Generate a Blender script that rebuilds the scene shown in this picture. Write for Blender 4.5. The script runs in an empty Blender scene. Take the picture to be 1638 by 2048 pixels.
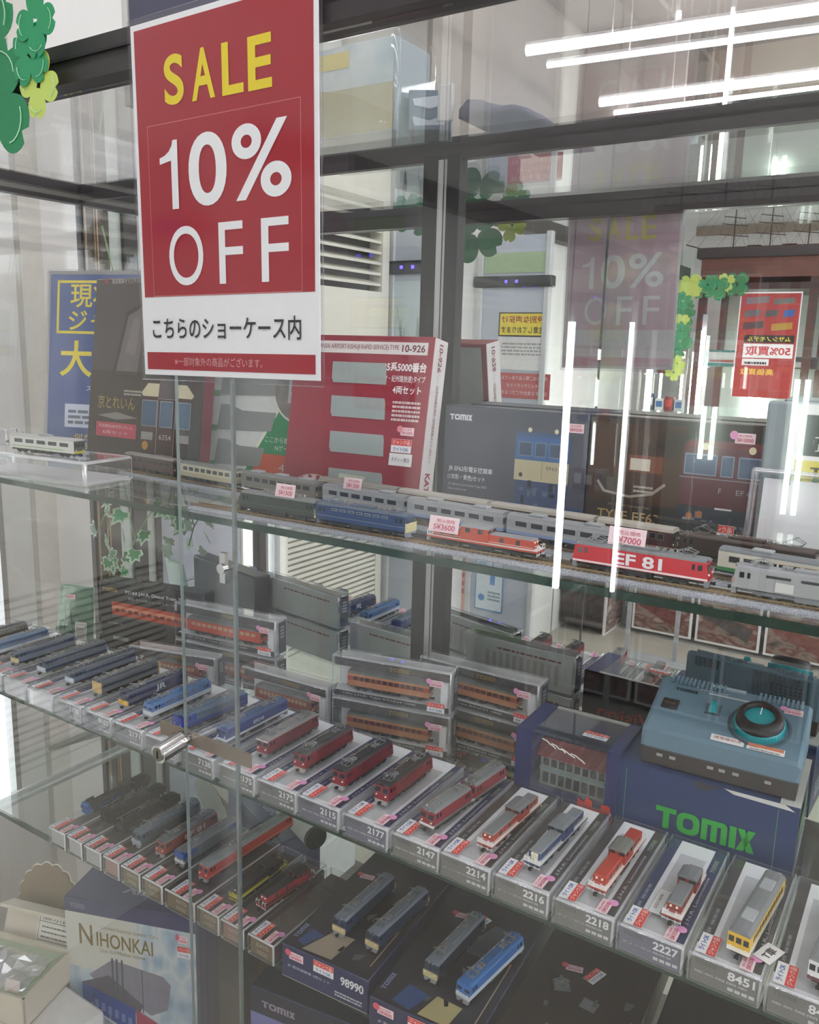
import bpy, bmesh, math, random
from mathutils import Vector, Matrix, Euler

random.seed(7)
SC = bpy.context.scene
COL = SC.collection
PI = math.pi

# ------------------------------------------------------------------ camera, world, exposure
cam = bpy.data.cameras.new('camera')
cam.sensor_fit = 'HORIZONTAL'
cam.sensor_width = 36.0
cam.lens = 36.84
cam.clip_start = 0.02
cam.clip_end = 60
cam_ob = bpy.data.objects.new('camera', cam)
COL.objects.link(cam_ob)
cam_ob.matrix_world = Matrix(((0.83727, -0.12730, 0.53172, 0.0),
                              (0.54613, 0.14837, -0.82446, -0.66),
                              (0.02606, 0.98070, 0.19373, 1.45),
                              (0, 0, 0, 1)))
SC.camera = cam_ob

world = bpy.data.worlds.new('world')
SC.world = world
world.use_nodes = True
bg = world.node_tree.nodes['Background']
bg.inputs[0].default_value = (0.90, 0.95, 1.0, 1)
bg.inputs[1].default_value = 4.5

SC.view_settings.view_transform = 'Standard'
SC.view_settings.look = 'None'
SC.view_settings.gamma = 1.0
SC.view_settings.use_curve_mapping = False
SC.view_settings.exposure = -0.05
SC.cycles.transparent_max_bounces = 64
SC.cycles.max_bounces = 9
SC.cycles.diffuse_bounces = 4
SC.cycles.glossy_bounces = 7
SC.cycles.caustics_reflective = True
SC.cycles.caustics_refractive = False
SC.cycles.use_denoising = True
SC.cycles.sample_clamp_indirect = 12.0
LAMP = 22.0           # emission of the ceiling tubes
TUBE = 34.0          # emission of the upright tubes in the cabinets across the aisle

# ------------------------------------------------------------------ materials
_M = {}


def lin(h):
    h = h.lstrip('#')
    if len(h) == 3:
        h = ''.join(c * 2 for c in h)
    o = []
    for i in (0, 2, 4):
        c = int(h[i:i + 2], 16) / 255
        o.append(c / 12.92 if c <= 0.04045 else ((c + 0.055) / 1.055) ** 2.4)
    return (*o, 1)


def mat(h, rough=0.5, metal=0.0, var=0.10, scale=60.0, bump=0.0):
    """plain procedural surface: base colour broken up by a fine noise"""
    key = (h, rough, metal, var, scale, bump)
    if key in _M:
        return _M[key]
    m = bpy.data.materials.new('surface_' + h.strip('#'))
    m.use_nodes = True
    nt = m.node_tree
    b = nt.nodes['Principled BSDF']
    b.inputs['Roughness'].default_value = rough
    b.inputs['Metallic'].default_value = metal
    tc = nt.nodes.new('ShaderNodeTexCoord')
    nz = nt.nodes.new('ShaderNodeTexNoise')
    nz.inputs['Scale'].default_value = scale
    nz.inputs['Detail'].default_value = 2
    nt.links.new(tc.outputs['Object'], nz.inputs['Vector'])
    mr = nt.nodes.new('ShaderNodeMapRange')
    mr.inputs['To Min'].default_value = 1 - var
    mr.inputs['To Max'].default_value = 1 + var
    nt.links.new(nz.outputs['Fac'], mr.inputs['Value'])
    mx = nt.nodes.new('ShaderNodeVectorMath')
    mx.operation = 'SCALE'
    mx.inputs[0].default_value = lin(h)[:3]
    nt.links.new(mr.outputs['Result'], mx.inputs['Scale'])
    nt.links.new(mx.outputs['Vector'], b.inputs['Base Color'])
    if bump:
        bp = nt.nodes.new('ShaderNodeBump')
        bp.inputs['Strength'].default_value = bump
        bp.inputs['Distance'].default_value = 0.002
        nt.links.new(nz.outputs['Fac'], bp.inputs['Height'])
        nt.links.new(bp.outputs['Normal'], b.inputs['Normal'])
    _M[key] = m
    return m


def clear(name, tint='#ffffff', f0=0.045, rough=0.0, haze=0.0, hcol='#ffffff'):
    """thin clear glass or plastic: Schlick reflection over see-through, a little haze"""
    key = ('clear', name)
    if key in _M:
        return _M[key]
    m = bpy.data.materials.new(name)
    m.use_nodes = True
    nt = m.node_tree
    nt.nodes.clear()
    out = nt.nodes.new('ShaderNodeOutputMaterial')
    lw = nt.nodes.new('ShaderNodeLayerWeight')
    lw.inputs['Blend'].default_value = 0.5
    pw = nt.nodes.new('ShaderNodeMath')
    pw.operation = 'POWER'
    pw.inputs[1].default_value = 5
    nt.links.new(lw.outputs['Facing'], pw.inputs[0])
    ml = nt.nodes.new('ShaderNodeMath')
    ml.operation = 'MULTIPLY_ADD'
    ml.inputs[1].default_value = 1 - f0
    ml.inputs[2].default_value = f0
    nt.links.new(pw.outputs[0], ml.inputs[0])
    tr = nt.nodes.new('ShaderNodeBsdfTransparent')
    tr.inputs[0].default_value = lin(tint)
    gl = nt.nodes.new('ShaderNodeBsdfGlossy')
    gl.inputs['Roughness'].default_value = rough
    gl.inputs[0].default_value = (1, 1, 1, 1)
    base = tr
    if haze:
        df = nt.nodes.new('ShaderNodeBsdfDiffuse')
        df.inputs[0].default_value = lin(hcol)
        mh = nt.nodes.new('ShaderNodeMixShader')
        mh.inputs[0].default_value = haze
        nt.links.new(tr.outputs[0], mh.inputs[1])
        nt.links.new(df.outputs[0], mh.inputs[2])
        base = mh
    mx = nt.nodes.new('ShaderNodeMixShader')
    nt.links.new(ml.outputs[0], mx.inputs[0])
    nt.links.new(base.outputs[0], mx.inputs[1])
    nt.links.new(gl.outputs[0], mx.inputs[2])
    nt.links.new(mx.outputs[0], out.inputs[0])
    _M[key] = m
    return m


def glow(h, strength):
    key = ('glow', h, strength)
    if key in _M:
        return _M[key]
    m = bpy.data.materials.new('glow')
    m.use_nodes = True
    nt = m.node_tree
    b = nt.nodes['Principled BSDF']
    b.inputs['Base Color'].default_value = lin(h)
    b.inputs['Emission Color'].default_value = lin(h)
    b.inputs['Emission Strength'].default_value = strength
    _M[key] = m
    return m


def grained(name, stops, scale, rough=0.5, kind='noise', stretch=(1, 1, 1)):
    """procedural multi-colour print or grain"""
    key = ('grained', name)
    if key in _M:
        return _M[key]
    m = bpy.data.materials.new(name)
    m.use_nodes = True
    nt = m.node_tree
    b = nt.nodes['Principled BSDF']
    b.inputs['Roughness'].default_value = rough
    tc = nt.nodes.new('ShaderNodeTexCoord')
    mp = nt.nodes.new('ShaderNodeMapping')
    mp.inputs['Scale'].default_value = stretch
    nt.links.new(tc.outputs['Object'], mp.inputs['Vector'])
    t = nt.nodes.new('ShaderNodeTexVoronoi' if kind == 'voronoi' else 'ShaderNodeTexNoise')
    t.inputs['Scale'].default_value = scale
    nt.links.new(mp.outputs[0], t.inputs['Vector'])
    cr = nt.nodes.new('ShaderNodeValToRGB')
    el = cr.color_ramp.elements
    while len(el) < len(stops):
        el.new(0.5)
    for e, (p, h) in zip(el, stops):
        e.position = p
        e.color = lin(h)
    nt.links.new(t.outputs['Color' if kind == 'voronoi' else 'Fac'], cr.inputs[0])
    nt.links.new(cr.outputs[0], b.inputs['Base Color'])
    _M[key] = m
    return m


MIRROR = bpy.data.materials.new('mirror_silver')
MIRROR.use_nodes = True
_b = MIRROR.node_tree.nodes['Principled BSDF']
_b.inputs['Metallic'].default_value = 1
_b.inputs['Roughness'].default_value = 0.0
_b.inputs['Base Color'].default_value = (0.88, 0.90, 0.885, 1)

PANE = clear('door_glass', '#fefefe', 0.038, 0.0, 0.002)
SHELF = clear('shelf_glass', '#f8fcfa', 0.04)
PLAST = clear('clear_plastic', '#fdfdfe', 0.05, 0.02, 0.012)
FILM = clear('clear_film', '#fafcfb', 0.045, 0.03, 0.015)
EDGE_HI = clear('plastic_edge_highlight', '#e4e8ee', 0.16, 0.05, 0.22)  # milky haze on bevelled edges stands in for their bright highlights
EDGE_G = clear('polished_glass_edge', '#5f8a78', 0.06, 0.12, 0.50, '#2f5146')
FRAME = mat('#3a3536', 0.42, 0.25, 0.12, 90)
SILVER = mat('#c6c6c3', 0.45, 0.25, 0.05)
CHROME = mat('#dcdcdc', 0.12, 1.0, 0.02)
WHITE = mat('#eeedeb', 0.55, 0, 0.03)
PAPER = mat('#e9e7e6', 0.6, 0, 0.03)
BLACK = mat('#1d1c1d', 0.5)
DARK = mat('#2b292a', 0.5)
INK = mat('#2a2628', 0.6)
GREY = mat('#77787a', 0.5)
LGREY = mat('#a9abad', 0.5)
PINK = mat('#f3d9de', 0.6, 0, 0.03)
ROSE = mat('#e39ac6', 0.6)
PRED = mat('#c2405c', 0.6)
SRED = mat('#d8453f', 0.55)
SBLUE = mat('#4b6fb5', 0.55)
GLASSD = mat('#232a33', 0.15)

# ------------------------------------------------------------------ mesh builder
_TX = {}


def text_geo(t, bold=0.0):
    key = (t, bold)
    if key in _TX:
        return _TX[key]
    cu = bpy.data.curves.new('t', 'FONT')
    cu.body = t
    cu.resolution_u = 3 if len(t) > 6 else 7
    cu.offset = bold
    ob = bpy.data.objects.new('t', cu)
    me = ob.to_mesh()
    vs = [(v.co.x, v.co.y) for v in me.vertices]
    fs = [tuple(p.vertices) for p in me.polygons]
    ob.to_mesh_clear()
    bpy.data.objects.remove(ob)
    bpy.data.curves.remove(cu)
    if not vs:
        vs = [(0, 0)]
    x0 = min(v[0] for v in vs)
    x1 = max(v[0] for v in vs)
    y0 = min(v[1] for v in vs)
    y1 = max(v[1] for v in vs)
    _TX[key] = (vs, fs, x0, x1, y0, y1)
    return _TX[key]


def frame(o, u, v):
    u = Vector(u).normalized()
    v = Vector(v)
    v = (v - u * v.dot(u)).normalized()
    n = u.cross(v)
    return Matrix(((u.x, v.x, n.x, o[0]), (u.y, v.y, n.y, o[1]), (u.z, v.z, n.z, o[2]), (0, 0, 0, 1)))


def front(x, y, z):          # print plane facing -Y (towards the viewer)
    return frame((x, y, z), (1, 0, 0), (0, 0, 1))


def top(x, y, z):            # print plane facing +Z, read from the front
    return frame((x, y, z), (1, 0, 0), (0, 1, 0))


def back(x, y, z):           # print plane facing +Y
    return frame((x, y, z), (-1, 0, 0), (0, 0, 1))


class MB:
    def __init__(s):
        s.v = []
        s.f = []
        s.mi = []
        s.sm = []
        s.ms = []
        s.M = Matrix()

    def mid(s, m):
        if m not in s.ms:
            s.ms.append(m)
        return s.ms.index(m)

    def add(s, vs, fs, m, smooth=False):
        n = len(s.v)
        M = s.M
        s.v.extend((M @ Vector(p))[:] for p in vs)
        k = s.mid(m)
        for f in fs:
            s.f.append([i + n for i in f])
            s.mi.append(k)
            s.sm.append(smooth)
        return s

    def box(s, x0, x1, y0, y1, z0, z1, m):
        return s.frus(x0, x1, y0, y1, z0, x0, x1, y0, y1, z1, m)

    def frus(s, x0, x1, y0, y1, z0, X0, X1, Y0, Y1, z1, m):
        vs = [(x0, y0, z0), (x1, y0, z0), (x1, y1, z0), (x0, y1, z0),
              (X0, Y0, z1), (X1, Y0, z1), (X1, Y1, z1), (X0, Y1, z1)]
        fs = [(3, 2, 1, 0), (4, 5, 6, 7), (0, 1, 5, 4), (1, 2, 6, 5), (2, 3, 7, 6), (3, 0, 4, 7)]
        return s.add(vs, fs, m)

    def bev(s, x0, x1, y0, y1, z0, z1, m, b=0.002, seg=2, m2=None, smooth=True):
        bm = bmesh.new()
        bmesh.ops.create_cube(bm, size=1)
        for v in bm.verts:
            v.co = ((x0 + x1) / 2 + v.co.x * (x1 - x0), (y0 + y1) / 2 + v.co.y * (y1 - y0), (z0 + z1) / 2 + v.co.z * (z1 - z0))
        bmesh.ops.bevel(bm, geom=list(bm.edges), offset=b, segments=seg, profile=0.5, affect='EDGES')
        bm.verts.index_update()
        vs = [v.co[:] for v in bm.verts]
        big, small = [], []
        for f in bm.faces:
            n = f.normal
            axial = max(abs(n.x), abs(n.y), abs(n.z)) > 0.999
            (big if axial else small).append([v.index for v in f.verts])
        bm.free()
        s.add(vs, big, m)
        s.add(vs, small, m2 or m, smooth)
        return s

    def prism(s, prof, a, b, m, axis='x', smooth=False, caps=True):
        """prof: closed list of (p,q); extruded along axis from a to b"""
        n = len(prof)

        def P(t, p):
            return {'x': (t, p[0], p[1]), 'y': (p[0], t, p[1]), 'z': (p[0], p[1], t)}[axis]
        vs = [P(a, p) for p in prof] + [P(b, p) for p in prof]
        s.add(vs, [(i, (i + 1) % n, n + (i + 1) % n, n + i) for i in range(n)], m, smooth)
        if caps:
            s.add(vs, [tuple(range(n - 1, -1, -1)), tuple(range(n, 2 * n))], m)
        return s

    def cyl(s, p, q, r, m, n=10, r2=None, caps=True):
        p = Vector(p)
        q = Vector(q)
        d = (q - p).normalized()
        a = d.orthogonal().normalized()
        b = d.cross(a)
        r2 = r if r2 is None else r2
        vs = []
        for c, rr in ((p, r), (q, r2)):
            for i in range(n):
                t = 2 * PI * i / n
                vs.append((c + (a * math.cos(t) + b * math.sin(t)) * rr)[:])
        s.add(vs, [(i, (i + 1) % n, n + (i + 1) % n, n + i) for i in range(n)], m, n > 6)
        if caps:
            s.add(vs, [tuple(range(n - 1, -1, -1)), tuple(range(n, 2 * n))], m)
        return s

    def tube(s, pts, r, m, n=5):
        for p, q in zip(pts, pts[1:]):
            s.cyl(p, q, r, m, n)
        return s

    def lathe(s, prof, m, c=(0, 0, 0), n=24):
        k = len(prof)
        vs = []
        for i in range(n):
            t = 2 * PI * i / n
            for r, z in prof:
                vs.append((c[0] + r * math.cos(t), c[1] + r * math.sin(t), c[2] + z))
        fs = []
        for i in range(n):
            j = (i + 1) % n
            for q in range(k - 1):
                fs.append((i * k + q, j * k + q, j * k + q + 1, i * k + q + 1))
        return s.add(vs, fs, m, True)

    # flat print in the plane of s.M  (u right, v up, w outwards; w = layer * 0.25 mm)
    def r(s, u0, v0, u1, v1, m, w=1):
        z = w * 0.00025
        return s.add([(u0, v0, z), (u1, v0, z), (u1, v1, z), (u0, v1, z)], [(0, 1, 2, 3)], m)

    def poly(s, pts, m, w=1):
        z = w * 0.00025
        return s.add([(p[0], p[1], z) for p in pts], [tuple(range(len(pts)))], m)

    def disc(s, u, v, r, m, w=1, n=20, ry=None):
        ry = ry or r
        return s.poly([(u + r * math.cos(2 * PI * i / n), v + ry * math.sin(2 * PI * i / n)) for i in range(n)], m, w)

    def outline(s, u0, v0, u1, v1, t, m, w=1):
        s.r(u0, v0, u1, v0 + t, m, w)
        s.r(u0, v1 - t, u1, v1, m, w)
        s.r(u0, v0, u0 + t, v1, m, w)
        s.r(u1 - t, v0, u1, v1, m, w)
        return s

    def t(s, txt, u, v, h, m, w=2, wd=None, bold=0.0, al='c'):
        """text of cap height h, centred (or l / r aligned) at u,v; wd stretches it to that width"""
        vs, fs, x0, x1, y0, y1 = text_geo(txt, bold)
        k = h / max(1e-6, (y1 - y0))
        kx = k if wd is None else wd / max(1e-6, (x1 - x0))
        W = (x1 - x0) * kx
        off = {'c': -W / 2, 'l': 0, 'r': -W}[al]
        z = w * 0.00025
        return s.add([(u + off + (a - x0) * kx, v + (b - (y0 + y1) / 2) * k, z) for a, b in vs], fs, m)

    def logo(s, u, v, h, wd, m, w=2):
        """the heavy five-letter maker's mark printed on the cartons: T O m I X"""
        z = w * 0.00025
        U, st = wd / 4.62, 0.26

        def P(pts):
            s.add([(u - wd / 2 + x * U, v - h / 2 + y * h, z) for x, y in pts], [tuple(range(len(pts)))], m)
        P([(0, 1), (0, 0.76), (0.98, 0.76), (0.98, 1)])
        P([(0.36, 0.78), (0.36, 0), (0.66, 0), (0.66, 0.78)])
        ring = []
        for k in range(28):
            a = 2 * PI * k / 28
            c, q = math.cos(a), math.sin(a)
            e = lambda t: math.copysign(abs(t) ** 0.7, t)
            ring.append((1.56 + 0.54 * e(c), 0.5 + 0.5 * e(q), 1.56 + 0.24 * e(c), 0.5 + 0.25 * e(q)))
        for k in range(28):
            a, b = ring[k], ring[(k + 1) % 28]
            P([(a[0], a[1]), (b[0], b[1]), (b[2], b[3]), (a[2], a[3])])
        P([(2.18, 0), (2.18, 1), (3.20, 1), (3.30, 0.93), (3.36, 0.82), (3.36, 0.74), (2.46, 0.76), (2.46, 0)])
        P([(2.63, 0), (2.63, 0.8), (2.91, 0.8), (2.91, 0)])
        P([(3.08, 0), (3.08, 0.8), (3.36, 0.8), (3.36, 0)])
        P([(3.46, 0), (3.46, 1), (3.76, 1), (3.76, 0)])
        P([(3.80, 1), (4.12, 1), (4.62, 0), (4.28, 0)])
        P([(4.28, 1), (4.60, 1), (4.12, 0), (3.80, 0)])
        return s

    def bars(s, u0, v0, u1, v1, n, m, w=2, seed=1):
        """rows of tiny print too small to read"""
        rnd = random.Random(seed)
        dv = (v1 - v0) / n
        for i in range(n):
            u = u0
            while u < u1:
                L = rnd.uniform(0.04, 0.16) * (u1 - u0)
                s.r(u, v0 + i * dv, min(u1, u + L), v0 + (i + 0.55) * dv, m, w)
                u += L + 0.02 * (u1 - u0)
        return s

    def mesh(s, name):
        me = bpy.data.meshes.new(name)
        me.from_pydata(s.v, [], s.f)
        for m in s.ms:
            me.materials.append(m)
        me.polygons.foreach_set('material_index', s.mi)
        me.polygons.foreach_set('use_smooth', s.sm)
        me.update()
        return me

    def obj(s, name, parent=None, label=None, kind=None):
        o = bpy.data.objects.new(name, s.mesh(name))
        COL.objects.link(o)
        o.parent = parent
        if label:
            o['label'] = label
        if kind:
            o['kind'] = kind
        return o


def tag(o, label, cat, group=None):
    o['label'] = label
    o['category'] = cat
    if group:
        o['group'] = group
    return o


def thing(name, label, cat, loc=(0, 0, 0), rz=0.0, group=None, rx=0.0, ry=0.0):
    o = bpy.data.objects.new(name, None)
    COL.objects.link(o)
    o.empty_display_size = 0.02
    o.location = loc
    o.rotation_euler = (rx, ry, rz)
    return tag(o, label, cat, group)


def part_of(name, me, parent, label=None):
    o = bpy.data.objects.new(name, me)
    COL.objects.link(o)
    o.parent = parent
    if label:
        o['label'] = label
    return o


def copy_tree(o, loc, rz=0.0, label=None):
    r = o.copy()
    COL.objects.link(r)
    r.location = loc
    r.rotation_euler = (0, 0, rz)
    if label:
        r['label'] = label
    for ch in list(o.children):
        c = ch.copy()
        COL.objects.link(c)
        c.parent = r
    return r


def struct(name, mb):
    return mb.obj(name, kind='structure')


# ------------------------------------------------------------------ room shell
XL, XR, YF, YB, HC = -1.64, 3.2, -4.7, 3.7, 2.85
m_floor = mat('#b9b2a6', 0.35, 0, 0.05, 8)
m_wall = mat('#d6d5d1', 0.7, 0, 0.03, 5)
m_wallb = mat('#97897c', 0.7, 0, 0.04, 5)
m_ceil = mat('#98918a', 0.8, 0, 0.03, 6)
struct('floor', MB().box(XL - 0.1, XR + 0.1, YF - 0.1, YB + 0.1, -0.08, 0.0, m_floor))
struct('ceiling', MB().box(XL - 0.1, XR + 0.1, YF - 0.1, YB + 0.1, HC, HC + 0.08, m_ceil))
# right wall, out of view: a broad window added as a soft daylight source
RW = MB()
RW.box(XR, XR + 0.1, YF, -3.9, 0, HC, m_wall)
RW.box(XR, XR + 0.1, 1.4, YB, 0, HC, m_wall)
RW.box(XR, XR + 0.1, -3.9, 1.4, 0, 0.35, m_wall)
RW.box(XR, XR + 0.1, -3.9, 1.4, 2.35, HC, m_wall)
struct('wall_right', RW)
W2_ = MB()
for yy in (-3.9, -2.14, -0.38, 1.36):
    W2_.box(XR - 0.02, XR + 0.06, yy, yy + 0.04, 0.35, 2.35, mat('#9a9a98', 0.4, 0.6))
w2o = struct('added_window_2', W2_)
for yy in (-3.86, -2.10, -0.34):
    MB().box(XR + 0.01, XR + 0.016, yy, yy + 1.70, 0.35, 2.35, PANE).obj('pane', w2o)
struct('wall_back', MB().box(XL, XR, YB, YB + 0.1, 0, HC, m_wallb))
struct('wall_front', MB().box(XL, XR, YF - 0.1, YF, 0, HC, m_wall))
# left wall with a tall daylight window beside the air conditioner
WY0, WY1, WZ0, WZ1 = -0.434, -0.290, 0.45, 2.10
AY0, AY1, AZ1 = -0.966, -0.436, 1.975          # niche of the air conditioner
w = MB()
w.box(XL - 0.015, XL, YF, AY0, 0, HC, m_wall)
w.box(XL - 0.015, XL, AY0, WY0, AZ1, HC, m_wall)
w.box(XL - 0.015, XL, AY1, WY0, 0, AZ1, m_wall)
w.box(XL - 0.2, XL - 0.18, AY0 - 0.1, AY1, 0, AZ1 + 0.1, m_wall)
w.box(XL - 0.2, XL - 0.015, AY0 - 0.1, AY0, 0, AZ1, m_wall)
V0, V1 = 0.198, 0.315
w.box(XL - 0.015, XL, WY1, V0, 0, HC, m_wall)
w.box(XL - 0.015, XL, V1, YB, 0, HC, m_wall)
w.box(XL - 0.015, XL, V0, V1, 0, WZ0, m_wall)
w.box(XL - 0.015, XL, V0, V1, WZ1, HC, m_wall)
w.box(XL - 0.015, XL, WY0, WY1, 0, WZ0, m_wall)
w.box(XL - 0.015, XL, WY0, WY1, WZ1, HC, m_wall)
struct('wall_left', w)
wn = MB()
for a in (WY0 - 0.004, -0.402, WY1 - 0.004):
    wn.box(XL - 0.02, XL + 0.006, a, a + 0.008, WZ0, WZ1, mat('#9a9a98', 0.4, 0.6))
wn.box(XL - 0.02, XL + 0.006, WY0, WY1, WZ0 - 0.012, WZ0, mat('#9a9a98', 0.4, 0.6))
wn.box(XL - 0.02, XL + 0.006, WY0, WY1, WZ1, WZ1 + 0.012, mat('#9a9a98', 0.4, 0.6))
wo = struct('window_1', wn)
MB().box(XL - 0.012, XL - 0.008, WY0 + 0.01, WY1 - 0.01, WZ0, WZ1, PANE).obj('pane', wo)
w3 = MB()  # window added out of view to bring side daylight into the case
for a in (V0, V1 - 0.012):
    w3.box(XL - 0.02, XL + 0.006, a, a + 0.012, WZ0, WZ1, mat('#9a9a98', 0.4, 0.6))
w3.box(XL - 0.02, XL + 0.006, V0, V1, WZ0 - 0.012, WZ0, mat('#9a9a98', 0.4, 0.6))
w3.box(XL - 0.02, XL + 0.006, V0, V1, WZ1, WZ1 + 0.012, mat('#9a9a98', 0.4, 0.6))
w3o = struct('added_window_3', w3)
MB().box(XL - 0.012, XL - 0.008, V0 + 0.01, V1 - 0.01, WZ0, WZ1, PANE).obj('pane', w3o)
# lavender grey panelling, dark door frames and pale posts further along the left wall
pl = MB()
pl.box(XL, XL + 0.012, -0.282, 0.005, 0, 2.3, mat('#a9aab4', 0.6))
struct('trim_2', pl)
dr = MB()
dr.box(XL, XL + 0.03, 0.127, 0.194, 0, 2.3, mat('#4d3f36', 0.5))
dr.box(XL, XL + 0.034, 0.158, 0.161, 0, 2.3, mat('#b59a80', 0.5))
dr.box(XL, XL + 0.034, 0.165, 0.167, 0, 2.3, mat('#a08a74', 0.5))
dr.box(XL, XL + 0.034, 0.187, 0.190, 0, 2.3, mat('#a08a74', 0.5))
dr.box(XL, XL + 0.03, 0.050, 0.088, 0, 2.3, mat('#443f3e', 0.5))
dr.box(XL, XL + 0.03, 0.007, 0.020, 0, 2.3, mat('#443f3e', 0.5))
dd = struct('door_1', dr)
MB().box(XL, XL + 0.02, 0.088, 0.127, 0, 2.3, mat('#c9cfc8', 0.5)).obj('door_panel', dd)
MB().box(XL, XL + 0.02, 0.020, 0.050, 0, 2.3, mat('#c4c6c0', 0.5)).obj('door_panel', dd)
t1 = MB()
t1.box(XL, XL + 0.02, 0.381, 0.43, 0, HC, mat('#c2bfb7', 0.7))
t1.box(XL, XL + 0.03, 1.9, 2.1, 0, HC, mat('#b9b3a9', 0.7))
struct('trim_3', t1)
t2 = MB().box(XL, XR, YF, YF + 0.03, 2.24, 2.30, mat('#9d8f80', 0.6))
struct('trim_1', t2)
t4 = MB()
t4.box(XL, XL + 0.06, -4.4, -1.3, 1.93, 2.0, mat('#4a4442', 0.5))
struct('trim_4', t4)
# pillars behind the case, seen through its glass top
for i, (x0, x1, y, c) in enumerate([(-1.63, -1.40, 3.2, '#8f877e'), (-1.40, -1.2, 3.4, '#877e75')]):
    struct('trim_%d' % (5 + i), MB().box(x0, x1, y, y + 0.3, 0, HC, mat(c, 0.7, 0, 0.03, 5)))

struct('trim_7', MB().box(XL, XL + 0.02, 1.45, YB, 0, HC, mat('#9c948a', 0.7, 0, 0.03, 5)))  # added darker panel: dimness of the far wall put into its colour

# ------------------------------------------------------------------ ceiling lamps


def ceiling_lamp(x0, x1, y, label, dy=0.0):
    """twin bare tubes hung below the ceiling on thin rods"""
    t = thing('ceiling_light', label, 'light', ((x0 + x1) / 2, y, HC), group='twin tube ceiling lights')
    h = (x1 - x0) / 2
    for yy, r in ((0.01, 0.017), (0.19, 0.010)):
        q = MB()
        q.cyl((-h, yy, -0.35), (h, yy + dy, -0.35), r, glow('#f7f8ff', LAMP), 12)
        q.obj('tube', t)
        for k in (-0.8, 0.0, 0.8):
            MB().cyl((k * h, yy + dy * (k + 1) / 2, -0.335), (k * h, yy + dy * (k + 1) / 2, 0), 0.003, mat('#a8a49c', 0.5), 6).obj('rod', t)
    return t


ceiling_lamp(-1.455, 1.6, 2.28, 'twin tube ceiling light nearest to the glass top of the case', 0.28)
ceiling_lamp(-1.455, 1.6, 3.01, 'twin tube ceiling light further behind the case', 0.10)
ceiling_lamp(-1.2, 1.9, -0.75, 'twin tube ceiling light over the aisle in front of the case')
ceiling_lamp(0.5, 2.7, -1.55, 'twin tube ceiling light between the case and the wooden cabinet')
ceiling_lamp(0.5, 2.7, -2.25, 'twin tube ceiling light before the wooden cabinet with the ship')
ceiling_lamp(-1.2, 1.9, 0.25, 'twin tube ceiling light straight above the display case')

# ------------------------------------------------------------------ air conditioner and the far side of the aisle (seen in the mirror)
ac = thing('air_conditioner', 'white floor standing air conditioner with curved top louvres by the window', 'air conditioner', (-1.77, -0.701, 0))
ac.scale = (0.88, 0.758, 1)
cream = mat('#dcd9cb', 0.5, 0, 0.02)
b = MB()
b.box(0, 0.16, -0.345, 0.345, 0, 0.50, cream)
b.box(0, 0.15, -0.345, 0.345, 0.50, 0.91, cream)
b.box(0, 0.18, -0.345, 0.345, 0.91, 1.62, cream)
b.box(0, 0.12, -0.345, 0.345, 1.62, 1.90, mat('#3c3a38', 0.6))
b.box(0, 0.18, -0.345, 0.345, 1.90, 1.97, cream)
b.box(0.10, 0.18, -0.345, -0.295, 1.62, 1.90, cream)
b.box(0.10, 0.18, 0.295, 0.345, 1.62, 1.90, cream)
b.box(0.14, 0.17, -0.345, -0.30, 0.50, 0.91, cream)
b.box(0.14, 0.17, 0.30, 0.345, 0.50, 0.91, cream)
b.obj('body', ac)
for i in range(8):
    z = 1.645 + i * 0.033
    q = MB()
    vs = []
    for y in (-0.294, 0.294):
        vs += [(0.118, y, z + 0.008), (0.174, y, z - 0.007), (0.176, y, z + 0.001), (0.118, y, z + 0.016)]
    q.add(vs, [(0, 1, 2, 3), (7, 6, 5, 4), (0, 4, 5, 1), (1, 5, 6, 2), (2, 6, 7, 3), (3, 7, 4, 0)], cream)
    q.obj('louvre', ac)
g = MB()
g.box(0.13, 0.152, -0.30, 0.30, 0.505, 0.905, mat('#8d8b7c', 0.7))
g.obj('intake_screen', ac)
for i in range(22):
    z = 0.512 + i * 0.0178
    MB().box(0.15, 0.168, -0.30, 0.30, z, z + 0.0108, cream).obj('grille_bar', ac)
c = MB()
c.box(0.178, 0.184, 0.11, 0.27, 1.38, 1.53, mat('#e4e3da', 0.5))
c.box(0.183, 0.186, 0.20, 0.24, 1.41, 1.50, mat('#8d9a85', 0.3))
c.obj('control_panel', ac)


def security_gate(x, y, wd, label, rz=0.0):
    t = thing('security_gate', label, 'gate', (x, y, 0), rz, group='anti theft gates by the entrance')
    q = MB()
    q.bev(-wd / 2, wd / 2, -0.03, 0.03, 0, 0.06, LGREY, 0.006)
    q.obj('base', t)
    for s in (-1, 1):
        MB().bev(s * (wd / 2 - 0.012) - 0.012, s * (wd / 2 - 0.012) + 0.012, -0.014, 0.014, 0.06, 1.88, mat('#c4c7c6', 0.4), 0.004).obj('upright', t)
    MB().box(-wd / 2 + 0.024, wd / 2 - 0.024, -0.005, 0.005, 0.06, 1.87, mat('#b5bcc6', 0.4, 0, 0.05, 6)).obj('panel', t)
    k = MB()
    k.bev(-wd / 2 - 0.01, wd / 2 + 0.01, -0.022, 0.022, 1.68, 1.722, mat('#232528', 0.4), 0.005)
    k.obj('head_unit', t)
    for u in (-0.022, 0.022):
        MB().box(u - 0.005, u + 0.005, 0.0215, 0.0245, 1.696, 1.706, glow('#4a3cff', 6)).obj('indicator', t)
    return t


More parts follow.
